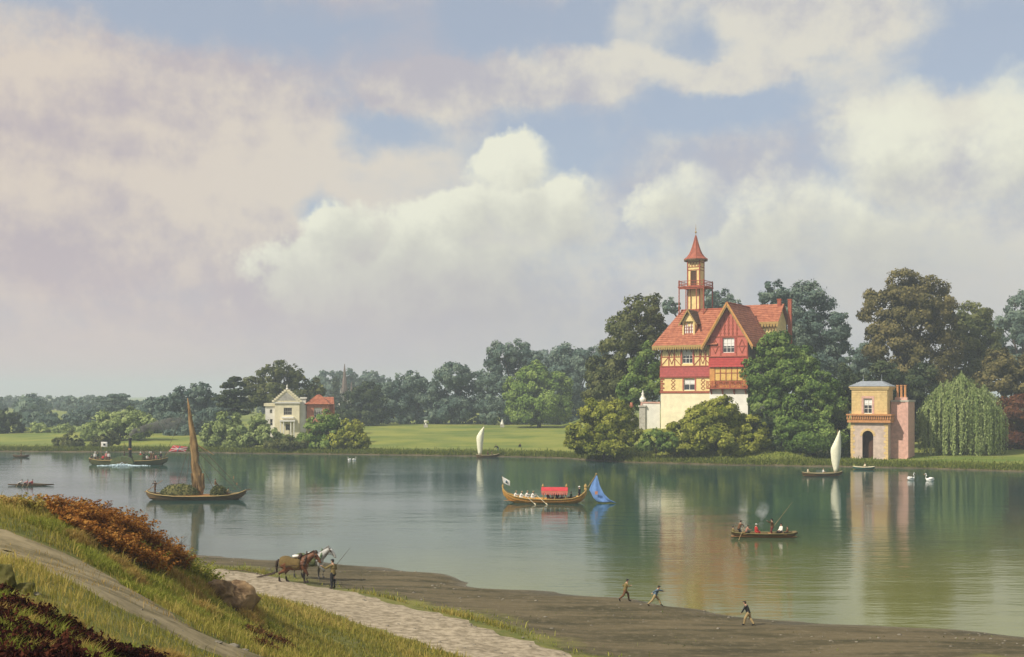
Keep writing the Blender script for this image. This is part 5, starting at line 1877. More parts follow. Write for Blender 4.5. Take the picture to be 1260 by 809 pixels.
def flag(root, name, corners, m, waves=1.5, amp=.08, nu=12, nv=7, m2=None):
    """a hanging cloth between four corners (hoist top, fly top, fly bottom, hoist bottom), rippled"""
    a, b, c, d = map(Vector, corners)
    nrm = (b - a).cross(d - a).normalized()
    vs_, fs_ = [], []
    for j in range(nv):
        for i in range(nu):
            u, w = i / (nu - 1), j / (nv - 1)
            p = a.lerp(b, u).lerp(d.lerp(c, u), w)
            vs_.append(p + nrm * amp * math.sin(waves * 6.28 * u + w * 1.5) * u)
    for j in range(nv - 1):
        for i in range(nu - 1):
            fs_.append((j * nu + i, j * nu + i + 1, (j + 1) * nu + i + 1, (j + 1) * nu + i))
    o = MB().add(vs_, fs_).build(name, m, root, smooth=True)
    s = o.modifiers.new('cloth', 'SOLIDIFY')
    s.thickness = .015
    return o


def boat_at(px, py):
    d = dist_on(py)
    return Vector(((px - 630) / F * d, d, 0)), d / F


# --- laden sailing barge
def sailing_barge():
    o, k = boat_at(241, 615)
    root = thing('sailing_barge', 'hay-laden sailing barge with tall tan furled sail', 'barge', o, R(3))
    L = 60 * k
    st = [(-L, .05, .65, 1.05), (-L * .93, .45, .15, .86), (-L * .75, 1.05, -.25, .68), (-L * .4, 1.4, -.4, .52), (0, 1.5, -.4, .48), (L * .4, 1.4, -.4, .50), (L * .7, 1.1, -.3, .60), (L * .86, .65, .0, .74), (L * .97, .2, .45, .98), (L * 1.02, .04, .75, 1.12)]
    hull(root, st, M_HULLB, .28, rail=mat('ochre gunwale', (.42, .30, .12), .7))
    dk = MB().prism([(-L * .55, -1.1, .40), (L * .45, -1.15, .40), (L * .45, 1.15, .40), (-L * .55, 1.1, .40)], (0, 0, .16))
    dk.build('deck', M_DECK, root)
    MB().prism([(L * .95, -.06, .9), (L * 1.12, -.04, 1.15), (L * 1.12, -.04, 1.25), (L * .95, -.06, 1.05)], (0, .1, 0)).build('rudder', M_HULLB, root)
    # mast leans forward, tan sail brailed up along it
    mb0 = Vector((.35, 0, .4))
    mt = P(231, 490, o.y) - o
    mast = MB().tube([mb0, mb0.lerp(mt, .5), mt], [.13, .10, .05], 8).build('mast', M_SPAR, root, smooth=True)
    sl = MB()
    def col_(t, hw, off=0):
        p = mb0.lerp(mt, t)
        return p + Vector((off, 0, 0)), hw
    prof = [(.02, .16, .35), (.08, .34, .30), (.16, .42, .12), (.26, .50, .05), (.34, .40, -.05), (.42, .46, .10), (.52, .40, .12), (.62, .32, .10), (.74, .24, .06), (.86, .16, .03), (.97, .07, 0)]
    n = 16
    vs_ = []
    for t, hw, off in prof:
        p, h_ = col_(t, hw, off)
        for q in range(n):
            a = 2 * math.pi * q / n
            fold = 1 + .26 * math.sin(4 * a + t * 11) + .12 * math.sin(9 * a + 5 * t)
            vs_.append(p + Vector((math.cos(a) * h_ * fold, math.sin(a) * h_ * .55 * fold, .10 * math.sin(3 * a + 8 * t))))
    fs_ = [(i * n + q, i * n + (q + 1) % n, (i + 1) * n + (q + 1) % n, (i + 1) * n + q) for i in range(len(prof) - 1) for q in range(n)]
    fs_ += [tuple(range(n))[::-1], tuple(range((len(prof) - 1) * n, len(prof) * n))]
    sl.add(vs_, fs_)
    so = sl.build('sail', M_SAILB, root, smooth=True)
    # loose foot of the sail, torn into two tails
    p = mb0.lerp(mt, .22)
    for dx, L2 in ((.62, 1.9), (-.30, 2.3)):
        flag(root, 'sail_tail', [p + Vector((dx - .3, -.2, .2)), p + Vector((dx + .25, .1, .1)), p + Vector((dx + .35, .1, -L2 + .3)), p + Vector((dx - .05, -.2, -L2))], M_SAILB, 1, .08)
    MB().tube([mb0.lerp(mt, .55), P(263, 560, o.y) - o], [.06, .03], 6).build('gaff', M_SPAR, root)
    for (t, q, r_) in ((.62, (218, 600), .03), (.60, (228, 602), .03), (.58, (296, 602), .035), (.50, (290, 603), .035), (.95, (185, 603), .02), (.45, (262, 600), .03), (.40, (236, 604), .035)):
        MB().tube([mb0.lerp(mt, t), P(*q, o.y) - o], r_, 5).build('stay', M_ROPE, root)
    for (q, w) in (((287, 588), .35), ((291, 596), .3)):
        c = P(*q, o.y) - o
        MB().tube([c + Vector((0, 0, .15)), c - Vector((0, 0, .15))], [.07, .05], 6).build('pulley_block', M_SPAR, root)
    for (x0, x1, top, lab) in ((-L * .72, L * .08, 1.75, 'long green hay load covering the fore deck of the sailing barge'), (L * .30, L * .62, 1.55, 'short heap of hay on the after deck of the sailing barge')):
        hb2 = thing('hay_load', lab, 'hay', o + Vector(((x0 + x1) / 2 * math.cos(R(3)), (x0 + x1) / 2 * math.sin(R(3)), .5)), R(3), 'hay on the sailing barge')
        m = MB()
        nu, nv = 24, 12
        hl = (x1 - x0) / 2
        vs_ = []
        for i in range(nu + 1):
            for j in range(nv + 1):
                u, a = i / nu * 2 - 1, math.pi * j / nv
                e = max(0, 1 - abs(u) ** 2.6) ** .6
                w = .10 * mnoise.noise(Vector((u * 4 * hl, a * 2, x0)))
                vs_.append((u * hl, (1.05 + w) * math.cos(a) * (.35 + .65 * e), .04 + (top - .5) * (math.sin(a) ** .8 if a < math.pi else 0) * e * (1 + w)))
        m.add(vs_, [(i * (nv + 1) + j, i * (nv + 1) + j + 1, (i + 1) * (nv + 1) + j + 1, (i + 1) * (nv + 1) + j) for i in range(nu) for j in range(nv)])
        m.build('hay_mound', M_HAY, hb2, smooth=True)
        ns = 900
        uu = RNG.uniform(-.95, .95, ns)
        aa = RNG.uniform(.05, 3.09, ns)
        ee = np.maximum(0, 1 - np.abs(uu) ** 2.6) ** .6
        pp = np.stack([uu * hl, 1.05 * np.cos(aa) * (.35 + .65 * ee), .04 + (top - .5) * np.sin(aa) ** .8 * ee], 1)
        nn = rnd_dirs(ns)
        v, f, rn = leaf_quads(pp, nn, .14, RNG.uniform(0, 1, ns), 2.4)
        link_mesh('loose_hay', np_mesh('loose hay', v, f, rn), L_OLIVE, hb2)['kind'] = 'stuff'
    q = lambda px, py, y_=0: P(px, py, o.y + y_)
    pr, pv = person('bargeman bending to a sweep oar at the bow of the sailing barge', Vector((q(191, 605).x, o.y, .78)), 165, 1.45, ARMS, C_BROWN, C_BROWN, HAIR, 'crew of the sailing barge')
    sw = thing('sweep_oar', 'long sweep oar at the bow of the sailing barge', 'oar', w_pt(pr, pv['hr']))
    e = q(178, 606) - sw.location
    MB().tube([-e * .4, (0, 0, 0), e], [.03, .03, .06], 6).build('shaft', M_SPAR, sw)
    person('bargeman sitting on top of the after heap of hay', Vector((q(265, 599).x, o.y, 1.42)), 20, 1.35, SIT, C_BROWN, C_OLIVE, HAIR, 'crew of the sailing barge')
    person('bargeman crouching behind the after heap of hay, arms out', Vector((q(279, 606).x, o.y, .37)), 10, 1.35, dict(ROW), C_OLIVE, C_BROWN, HAIR, 'crew of the sailing barge')
    return root


sailing_barge()


# --- paddle steamer
def steamer():
    o, k = boat_at(158, 572)
    root = thing('paddle_steamer', 'small green paddle steamer with tall thin black funnel', 'steamer', o, R(-2))
    L = 49 * k
    st = [(-L, .06, .4, 1.15), (-L * .92, .5, .0, 1.0), (-L * .7, 1.1, -.4, .82), (-L * .3, 1.5, -.5, .72), (L * .2, 1.5, -.5, .72), (L * .6, 1.3, -.4, .8), (L * .85, .9, .0, .98), (L * .97, .4, .45, 1.18), (L, .08, .8, 1.28)]
    hull(root, st, M_HULLG, .55, rail=mat('buff wale', (.36, .26, .10), .7), rail_r=.07)
    for sg in (-1, 1):
        pb = MB()
        n = 18
        r_ = 1.75
        cx = -L * .04
        pts = [(cx + r_ * math.cos(math.pi * i / n) * 1.15, sg * 1.45, .25 + 1.35 * math.sin(math.pi * i / n)) for i in range(n + 1)]
        pb.prism(pts, (0, sg * .9, 0))
        po = pb.build('paddle_box', mat('moss green paint', (.085, .12, .045), .6, .2, 2), root)
        for i in range(1, n, 2):
            a = math.pi * i / n
            MB().tube([(cx, sg * 2.37, .3), (cx + r_ * 1.1 * math.cos(a), sg * 2.37, .25 + 1.28 * math.sin(a))], .04, 5).build('paddle_box_rib', M_HULLB, po)
    sp_ = MB().box(L * .16, L * .40, -.8, .8, .55, 1.75)
    sp_.build('deck_house', mat('moss green paint', (.085, .12, .045), .6), root)
    fx = .3
    top = P(160, 539, o.y).z
    fo = MB().lathe([(.42, .5), (.42, 1.4), (.27, 1.5), (.25, top - .4), (.33, top - .35), (.33, top - .1), (.26, top)], 14, (fx, 0, 0)).build('funnel', mat('sooty black iron', (.022, .022, .02), .6, .3, 2), root, smooth=False)
    MB().lathe([(.275, top * .55), (.29, top * .56), (.29, top * .6), (.275, top * .61)], 14, (fx, 0, 0)).build('funnel_band', M_DECK, fo)
    MB().tube([(-.75, 0, .5), (-.75, 0, 3.9)], .05, 6).build('steam_pipe', M_OAK, root)
    for px, py, px2, lab in ((124, 562, 124, 'bow'),):
        b0 = P(px, py, o.y) - o
        MB().tube([(b0.x, 0, .5), (b0.x - .05, 0, 4.1)], .03, 6).build('bow_staff', M_SPAR, root)
        f1 = flag(root, 'bow_flag', [(b0.x, 0, 4.0), (b0.x + 1.1, .05, 3.95), (b0.x + 1.1, .05, 3.05), (b0.x, 0, 3.1)], C_WHITE, 1, .06)
        MB().box(b0.x + .4, b0.x + .75, -.06, -.03, 3.35, 3.7).build('flag_emblem', C_DARK, f1)
    s0, s1 = Vector((L * .93, 0, 1.5)), P(213, 549, o.y) - o
    MB().tube([s0, s1], .035, 6).build('ensign_staff', M_SPAR, root)
    e = [P(214, 548, o.y) - o, P(232, 550, o.y) - o, P(229, 556, o.y) - o, P(208, 556, o.y) - o]
    fo2 = flag(root, 'ensign', e, mat('red bunting', (.50, .06, .07), .85, .12, 4), 1.2, .10)
    # pale and blue crosses of the canton, sewn proud of the cloth
    a, b, c, d = [Vector(q) for q in e]
    def at(u, w, off):
        p = a.lerp(b, u).lerp(d.lerp(c, u), w)
        nrm = (b - a).cross(d - a).normalized()
        return p + nrm * (.10 * math.sin(1.2 * 6.28 * u + w * 1.5) * u + off)
    for (u0, w0, u1, w1, wd, m, off) in ((.02, .05, .98, .95, .035, C_WHITE, -.03), (.02, .95, .98, .05, .035, C_WHITE, -.035), (.5, .02, .5, .98, .12, C_BLUE, -.04), (.02, .5, .98, .5, .05, C_WHITE, -.05)):
        rb = MB()
        N = 10
        for i in range(N):
            t0, t1 = i / N, (i + 1) / N
            p0, p1 = at(u0 + (u1 - u0) * t0, w0 + (w1 - w0) * t0, off), at(u0 + (u1 - u0) * t1, w0 + (w1 - w0) * t1, off)
            dirn = Vector((0, 0, 1)) if u0 != u1 else Vector((1, 0, 0))
            rb.add([p0 - dirn * wd, p1 - dirn * wd, p1 + dirn * wd, p0 + dirn * wd], [(0, 1, 2, 3)])
        rb.build('flag_cross', m, fo2)
    rl = MB()
    for sg in (-1, 1):
        rl.tube([(x, sg * b * .97, zg + .35) for x, b, zk, zg in st[1:-1]], .025, 5)
        for x, b, zk, zg in st[1:-1]:
            rl.tube([(x, sg * b * .97, zg), (x, sg * b * .97, zg + .35)], .025, 5)
    rl.build('rail', M_HULLB, root)
    cols = [(113, C_DARK), (117, C_WHITE), (120, C_GREEN), (127, C_RED), (131, C_PINK), (134, C_WHITE), (169, C_PURP), (173, C_RED), (177, C_DARK), (181, C_WHITE), (184, C_GREEN), (189, C_OLIVE), (192, C_PINK), (198, C_DARK), (153, C_DARK), (195, C_GREEN), (186, C_BROWN)]
    nm = {id(C_DARK): 'black', id(C_WHITE): 'white', id(C_GREEN): 'green', id(C_RED): 'red', id(C_PINK): 'pink', id(C_PURP): 'maroon', id(C_OLIVE): 'olive', id(C_BROWN): 'brown'}
    for i, (px, c) in enumerate(cols):
        fore = px < 140
        y_ = o.y + (-.35 if i % 2 else .35) * (1 if 118 < px < 195 else .3)
        x = P(px, 560, y_).x
        zz = .58
        where = 'the bow' if fore else ('the bridge' if px == 153 else 'the stern')
        person('passenger in %s %s at %s of the steamer' % (nm[id(c)], 'seated' if i % 3 == 0 else 'standing', where), Vector((x, y_, zz)), -90 + random.uniform(-70, 70), 1.65, SIT if i % 3 == 0 else STAND, c, C_DARK if i % 2 else C_BROWN, [C_DARK, C_WHITE, HAIR][i % 3], 'steamer passengers', hat_kind='brim')
    # broken water under the paddle
    wk = thing('paddle_wash', 'pale blue foam thrown up beside the steamer paddle box', 'foam', (o.x - .2, o.y - 2.9, 0))
    v_ = []
    ns = 260
    xx = RNG.normal(0, 1.7, ns)
    yy = RNG.normal(0, .35, ns)
    zz = .02 + np.abs(RNG.normal(0, .16, ns)) * np.exp(-(xx / 1.6) ** 2)
    m = MB()
    for x, y, z in zip(xx, yy, zz):
        m.ball((x, y, z), (random.uniform(.08, .22), random.uniform(.06, .14), random.uniform(.03, .08)), 6)
    m.build('foam', mat('pale blue foam', (.62, .76, .82), .6, .1, 2), wk, smooth=True)
    # smoke drifting aft
    sm = MB()
    p0 = Vector((fx, 0, top)) + o
    path = [(160, 538), (161, 534), (165, 531), (172, 529), (182, 527), (195, 524), (210, 522), (228, 519)]
    pts = [P(px, py, o.y + (i * 1.2)) for i, (px, py) in enumerate(path)]
    sm.tube(pts, [.22, .30, .45, .55, .75, 1.0, 1.2, .9], 12)
    vm_ = bpy.data.materials.new('coal smoke')
    vm_.use_nodes = True
    vm_.node_tree.nodes.clear()
    gg = NG(vm_.node_tree)
    pv2 = gg.node('ShaderNodeVolumePrincipled')
    pv2.inputs['Color'].default_value = (.30, .30, .27, 1)
    tcn = gg.node('ShaderNodeTexCoord')
    x_ = gg.node('ShaderNodeSeparateXYZ')
    vm_.node_tree.links.new(tcn.outputs['Generated'], x_.inputs[0])
    thin = gg.step(x_.outputs[0], 0.0, 1.0, 6.0, 0.35)
    nz = gg.step(gg.noise(tcn.outputs['Object'], 1.1, 4, .6), .40, .66)
    vm_.node_tree.links.new(gg.m('MULTIPLY', thin, nz), pv2.inputs['Density'])
    oo = gg.node('ShaderNodeOutputMaterial')
    vm_.node_tree.links.new(pv2.outputs[0], oo.inputs['Volume'])
    tag(sm.build('smoke', vm_, smooth=True), 'dark coal smoke trailing from the steamer funnel', 'smoke', None, 'stuff')


steamer()


# --- gilded state barge
def state_barge():
    o, k = boat_at(670, 619)
    root = thing('state_barge', 'gilded rowing barge with crimson canopy and upswept ends', 'barge', o, R(-4))
    L = 52 * k
    st = [(-L, .05, 1.35, 1.8), (-L * .97, .18, .85, 1.5), (-L * .88, .42, .35, 1.1), (-L * .7, .75, -.1, .76), (-L * .4, 1.0, -.25, .54), (0, 1.05, -.28, .46), (L * .4, 1.0, -.25, .48), (L * .66, .85, -.15, .58), (L * .84, .6, .12, .84), (L * .95, .3, .6, 1.25), (L, .08, 1.1, 1.6)]
    hull(root, st, M_GOLD, .25, rail=M_GILT, rail_r=.06)
    for sg in (-1, 1):
        MB().tube([(x, sg * (b * .93 + .03), zk + (zg - zk) * .62) for x, b, zk, zg in st[1:-1]], .035, 5).build('carved_moulding', mat('dark gold', (.36, .17, .035), .5, .2, 4, metal=.2), root)
    MB().lathe([(.1, 0), (.2, .15), (.15, .35), (.22, .5), (.05, .8)], 8, (L * .97, 0, 1.4)).build('stern_carving', M_GILT, root)
    MB().lathe([(.07, 0), (.14, .15), (.05, .4)], 8, (-L * .99, 0, 1.7)).build('prow_carving', M_GILT, root)
    # canopy cabin
    x0, x1 = P(668, 0, o.y).x - o.x, P(697, 0, o.y).x - o.x
    zb, ze = P(0, 612, o.y).z, P(0, 600, o.y).z
    rd = mat('crimson canopy cloth', (.52, .05, .06), .85, .12, 3)
    for x in (x0 + .08, (x0 + x1) / 2, x1 - .08):
        for sg in (-1, 1):
            MB().tube([(x, sg * .62, .25), (x, sg * .62, ze - .3)], .045, 6).build('canopy_post', M_GILT, root)
    n = 12
    arc = [(.82 * math.cos(math.pi * i / n), ze - .42 + .46 * math.sin(math.pi * i / n)) for i in range(n + 1)]
    cp = MB().prism([(x0 - .15, y, z) for y, z in arc], (x1 - x0 + .3, 0, 0))
    co = cp.build('canopy_roof', rd, root)
    vl = MB()
    for sg in (-1, 1):
        fret(vl, (x0 - .15, sg * .83, ze - .40), (x1 + .15, sg * .83, ze - .40), .42, 12, (0, sg, 0), .03)
    vl.build('canopy_valance', mat('pink fringed cloth', (.62, .17, .13), .85, .2, 5), co)
    MB().box(x0 - .17, x1 + .17, -.85, -.835, ze - .43, ze - .37).box(x0 - .17, x1 + .17, .835, .85, ze - .43, ze - .37).build('gold_braid', M_GILT, co)
    for x in (x0, x1):
        MB().lathe([(.06, 0), (.14, .12), (.10, .26), (.02, .4)], 8, (x, 0, ze + .02)).build('canopy_finial', M_GILT, co)
    cu = MB().box(x1 - .12, x1 - .06, -.6, .6, .3, ze - .42)
    cu.build('canopy_curtain', C_PURP, co)
    # white bow flag with blue emblem
    b0 = Vector((-L * .96, 0, 1.7))
    MB().tube([b0, b0 + Vector((-.25, 0, 1.35))], .025, 6).build('bow_staff', M_SPAR, root)
    t0 = b0 + Vector((-.25, 0, 1.3))
    fo = flag(root, 'bow_flag', [t0, t0 + Vector((.95, .05, -.55)), t0 + Vector((.95, .05, -1.15)), t0 + Vector((.12, 0, -.75))], C_WHITE, .8, .06)
    em = t0 + Vector((.52, -.09, -.62))
    MB().lathe([(.03, -.16), (.13, -.05), (.13, .05), (.05, .16)], 6, em).build('flag_emblem', C_BLUE, fo)
    # great blue ensign trailing to the water
    s0, s1 = Vector((L * .95, 0, 1.3)), P(733.5, 584, o.y) - o
    st_ = MB().tube([s0, s1], .04, 6).build('stern_staff', M_GILT, root)
    MB().ball(s1 + Vector((0, 0, .08)), .11, 8).build('staff_ball', M_GILT, st_)
    bl = mat('sky blue silk', (.16, .30, .62), .7, .12, 2)
    A = [P(733, 585, o.y) - o, P(728, 595, o.y) - o, P(725, 603, o.y) - o, P(730, 613, o.y) - o, P(735, 618, o.y) - o]
    B = [P(734.5, 585, o.y) - o, P(738, 598, o.y) - o, P(743, 608, o.y) - o, P(750, 615, o.y) - o, P(758, 618.4, o.y) - o]
    vs_, fs_ = [], []
    nu, nv = 12, 17
    def interp(Q, t):
        s = t * (len(Q) - 1)
        i = min(int(s), len(Q) - 2)
        return Q[i].lerp(Q[i + 1], s - i)
    for j in range(nv):
        for i in range(nu):
            u, w = i / (nu - 1), j / (nv - 1)
            p = interp(A, w).lerp(interp(B, w), u)
            vs_.append(p + Vector((0, .16 * math.sin(u * 9 + w * 2) * w + .03, .04)))
    for j in range(nv - 1):
        for i in range(nu - 1):
            fs_.append((j * nu + i, j * nu + i + 1, (j + 1) * nu + i + 1, (j + 1) * nu + i))
    fo = MB().add(vs_, fs_).build('blue_ensign', bl, root, smooth=True)
    fo.modifiers.new('cloth', 'SOLIDIFY').thickness = .02
    c = P(733.5, 606, o.y) - o
    m = MB()
    for (dx, dz, w_, h_) in ((0, .12, .34, .10), (-.10, -.06, .09, .3), (.10, -.06, .09, .3), (0, -.02, .1, .2)):
        m.box(c.x + dx - w_ / 2, c.x + dx + w_ / 2, -.36, -.33, c.z + dz - h_ / 2, c.z + dz + h_ / 2)
    m.build('ensign_device', mat('orange device', (.55, .22, .08), .8), fo)
    # crew
    for i, px in enumerate((633, 640, 647, 654)):
        q = P(px, 0, o.y)
        sy = -.3 if i % 2 else .3
        pr, pv = person('oarsman in white rowing at the bow end of the gilded barge', Vector((q.x, o.y + sy, .27)), 4, 1.45, ROW, C_WHITE, C_WHITE, C_TAN, 'oarsmen of the gilded barge', hat_kind='brim')
        hd = w_pt(pr, pv['hl'])
        ow = thing('oar', 'pale oar pulled by an oarsman of the gilded barge', 'oar', hd, 0, 'oars of the gilded barge')
        dst = Vector((hd.x + 1.1, o.y - 2.6 if sy < 0 else o.y + 2.6, .05)) - hd
        od = MB().tube([-dst * .12, (0, 0, 0), dst * .85], [.022, .025, .02], 6).build('shaft', C_CREAM, ow)
        MB().prism([dst * .85 + Vector((0, 0, .05)), dst + Vector((0, 0, .07)), dst + Vector((0, 0, -.05)), dst * .85 + Vector((0, 0, -.05))], (.05, 0, 0)).build('blade', C_CREAM, ow)
    person('officer in black with white cap standing behind the crimson canopy', Vector((P(713, 0, o.y).x, o.y, .26)), 150, 1.62, STAND, C_DARK, C_DARK, C_WHITE, hat_kind='brim')
    person('attendant in green seated just behind the crimson canopy', Vector((P(703, 0, o.y).x, o.y, .24)), 180, 1.4, SIT, C_GREEN, C_DARK, C_DARK)
    for i, (px, c) in enumerate(((674, C_DARK), (680, C_WHITE), (686, C_DARK), (692, C_WHITE))):
        person('passenger in %s sitting under the crimson canopy' % ('black' if c is C_DARK else 'white'), Vector((P(px, 0, o.y).x, o.y - .1, .27)), -60 - 20 * i, 1.25, SIT, c, C_DARK, HAIR, 'passengers under the crimson canopy')


state_barge()


# --- crowded punt
def punt():
    o, k = boat_at(940, 661)
    root = thing('punt', 'low dark punt crowded with figures in front of the villa', 'boat', o, R(-4))
    L = 40 * k
    st = [(-L, .35, .30, .48), (-L * .85, .55, .02, .42), (-L * .5, .68, -.12, .36), (0, .72, -.14, .34), (L * .5, .68, -.12, .36), (L * .85, .55, .02, .42), (L, .35, .30, .50)]
    hull(root, st, M_HULLB, .06, rail=mat('olive gunwale', (.20, .17, .06), .7), rail_r=.04)
    for x in (-L * .6, -L * .2, L * .2, L * .6):
        MB().box(x - .14, x + .14, -.62, .62, .26, .31).build('thwart', M_DECK, root)
    q = lambda px: P(px, 0, o.y).x
    G = 'people in the dark punt'
    person('figure in olive huddled at the very bow of the punt', Vector((q(902), o.y, .07)), 20, 1.15, SIT, C_OLIVE, C_BROWN, HAIR, G)
    person('rower in brown leaning over the oar near the punt bow', Vector((q(909), o.y, .07)), 30, 1.55, pose(drop=.10, lean=20, el=(.2, .15, .62), wl=(.3, .1, .52), hl=(.34, .1, .5), er=(.2, -.15, .62), wr=(.3, -.1, .52), hr=(.34, -.1, .5), kl=(.14, .08, .27), kr=(.12, -.08, .27)), C_BROWN, C_DARK, HAIR, G)
    person('figure in faded pink bending forward in the punt', Vector((q(918), o.y, .07)), 10, 1.3, ROW, cloth('faded pink', (.34, .17, .12)), C_DARK, C_DARK, G)
    person('woman in red with white bonnet in the middle of the punt', Vector((q(930), o.y - .1, .07)), 10, 1.45, SIT, C_RED, C_RED, C_WHITE, G, hat_kind='cap', skirt=True)
    person('man in maroon standing in the punt with one arm raised', Vector((q(950), o.y, .07)), 160, 1.62, pose(drop=.06, el=(.12, .2, .76), wl=(.22, .28, .84), hl=(.25, .31, .87), kl=(.05, .07, .26), kr=(.05, -.07, .26)), C_BROWN, C_PURP, C_DARK, G)
    person('figure in black and white sitting behind the man in maroon', Vector((q(961), o.y - .1, .07)), 200, 1.5, SIT, C_WHITE, C_DARK, HAIR, G)
    person('dark figure lying low at the stern of the punt', Vector((q(969), o.y, .07)), 180, 1.15, SIT, C_BROWN, C_DARK, HAIR, G)
    hd = Vector((q(914), o.y - .2, .75))
    ow = thing('oar', 'thin oar dipping from the bow of the crowded punt', 'oar', hd)
    e = P(909, 674, o.y - 2.2)
    e = Vector((e.x, e.y, .03)) - hd
    MB().tube([-e * .2, e], [.02, .028], 6).build('shaft', C_TAN, ow)
    hd = Vector((q(955), o.y, 1.2))
    ow = thing('fishing_rod', 'long fishing rod slanting up from the punt', 'rod', hd)
    e = P(975, 618, o.y) - hd
    MB().tube([-e * .15, e], [.022, .008], 6).build('shaft', C_TAN, ow)
    sb = MB()
    c0 = P(937, 646, o.y)
    sb.tube([c0 + Vector((0, 0, -.5)), c0 + Vector((-.05, 0, .1)), c0 + Vector((-.1, 0, .8)), c0 + Vector((.25, 0, 1.7)), c0 + Vector((1.0, 0, 2.2))], [.12, .3, .55, .6, .2], 10)
    vm_ = bpy.data.materials.new('pale wood smoke')
    vm_.use_nodes = True
    vm_.node_tree.nodes.clear()
    gg = NG(vm_.node_tree)
    pv2 = gg.node('ShaderNodeVolumePrincipled')
    pv2.inputs['Color'].default_value = (.85, .88, .9, 1)
    tcn = gg.node('ShaderNodeTexCoord')
    vl_ = gg.node('ShaderNodeVectorMath', operation='DISTANCE')
    vm_.node_tree.links.new(tcn.outputs['Generated'], vl_.inputs[0])
    vl_.inputs[1].default_value = (.42, .5, .5)
    fall_ = gg.step(vl_.outputs['Value'], .52, .08)
    vm_.node_tree.links.new(gg.m('MULTIPLY', gg.m('MULTIPLY', gg.step(gg.noise(tcn.outputs['Object'], 1.6, 4, .6), .35, .7), fall_), 1.1), pv2.inputs['Density'])
    oo = gg.node('ShaderNodeOutputMaterial')
    vm_.node_tree.links.new(pv2.outputs[0], oo.inputs['Volume'])
    tag(sb.build('smoke', vm_, smooth=True), 'faint pale smoke rising from the crowded punt', 'smoke', None, 'stuff')


punt()


def sail_mesh(root, pts_luff, pts_leech, belly, m=None):
    vs_, fs_ = [], []
    nu, nv = 8, 14
    def ip(Q, t):
        s = t * (len(Q) - 1)
        i = min(int(s), len(Q) - 2)
        return Vector(Q[i]).lerp(Vector(Q[i + 1]), s - i)
    for j in range(nv):
        for i in range(nu):
            u, w = i / (nu - 1), j / (nv - 1)
            p = ip(pts_luff, w).lerp(ip(pts_leech, w), u)
            vs_.append(p + Vector((0, -belly * math.sin(3.14 * u) * math.sin(3.14 * (.15 + .8 * w)), 0)))
    for j in range(nv - 1):
        for i in range(nu - 1):
            fs_.append((j * nu + i, j * nu + i + 1, (j + 1) * nu + i + 1, (j + 1) * nu + i))
    o = MB().add(vs_, fs_).build('sail', m or M_SAILW, root, smooth=True)
    o.modifiers.new('cloth', 'SOLIDIFY').thickness = .02
    return o


def small_sailer(px, py, L_px, mast_px, top_row, label, head, lean_px, crew, rz=3, luff=None, leech=None):
    o, k = boat_at(px, py)
    root = thing('sailing_boat', label, 'boat', o, R(rz))
    L = L_px * k / 2
    st = [(-L, .2, .25, .62), (-L * .85, .5, .0, .52), (-L * .4, .72, -.2, .44), (.1 * L, .75, -.22, .42), (L * .55, .6, -.15, .50), (L * .85, .32, .1, .62), (L, .05, .4, .76)]
    hull(root, st, M_HULLB, .06, rail=mat('buff gunwale', (.40, .34, .18), .7), rail_r=.045)
    for x in (-L * .5, 0):
        MB().box(x - .12, x + .12, -.6, .6, .28, .33).build('thwart', M_DECK, root)
    q = lambda a, b: P(a, b, o.y) - o
    MB().tube([q(mast_px, py - 3), q(mast_px + lean_px, top_row)], [.06, .025], 6).build('mast', M_SPAR, root)
    sail_mesh(root, [q(*c) for c in luff], [q(*c) for c in leech], .35)
    MB().tube([q(*luff[0]), q(*leech[0])], .03, 5).build('boom', M_SPAR, root)
    for (cpx, lab, c1, c2, ps, hh) in crew:
        person(lab, Vector((P(cpx, 0, o.y).x, o.y, .22)), 0, hh, ps, c1, c2, HAIR if c1 is not C_WHITE else C_TAN)


small_sailer(1012, 586, 50, 1029, 528, 'small boat with upright pale sail below the dark yew', 0, 2,
             [(994, 'steersman in cream at the stern of the pale sailed boat', C_CREAM, C_TAN, SIT, 1.35), (1013, 'passenger in white reclining in the pale sailed boat', C_WHITE, C_TAN, SIT, 1.25)],
             luff=[(1027, 583), (1023, 567), (1022, 553), (1027, 543), (1033, 530)], leech=[(1031, 580), (1035, 562), (1035.5, 548), (1035, 538), (1034, 530)])
small_sailer(600, 563, 28, 591, 524, 'little cream sailed boat lying by the open meadow', 0, 3,
             [(600, 'man in brown sitting in the cream sailed boat', C_BROWN, C_DARK, SIT, 1.4), (605, 'figure in olive sitting in the cream sailed boat', C_OLIVE, C_DARK, SIT, 1.3)],
             luff=[(588.5, 560), (587, 550), (586, 538), (590, 531), (595, 525.5)], leech=[(592.5, 560), (594, 550), (595, 540), (595.5, 532), (596, 525.5)])
person('dark coated figure at the water edge beside the cream sailed boat', at_d(613, 223.5), 200, 1.7, STOOP, C_DARK, C_BLUE, C_DARK)
person('dark figure sitting out on the open meadow grass', at_d(640, 240), 250, 1.6, pose(drop=.43, kl=(.2, .1, .28), al=(.36, .1, .045), tl=(.42, .1, .06), kr=(.2, -.1, .28), ar=(.36, -.1, .045), tr=(.42, -.1, .06), el=(.05, .15, .2), wl=(.14, .14, .14), hl=(.19, .13, .14), er=(.05, -.15, .2), wr=(.14, -.14, .14), hr=(.19, -.13, .14)), C_DARK, C_DARK, HAIR)

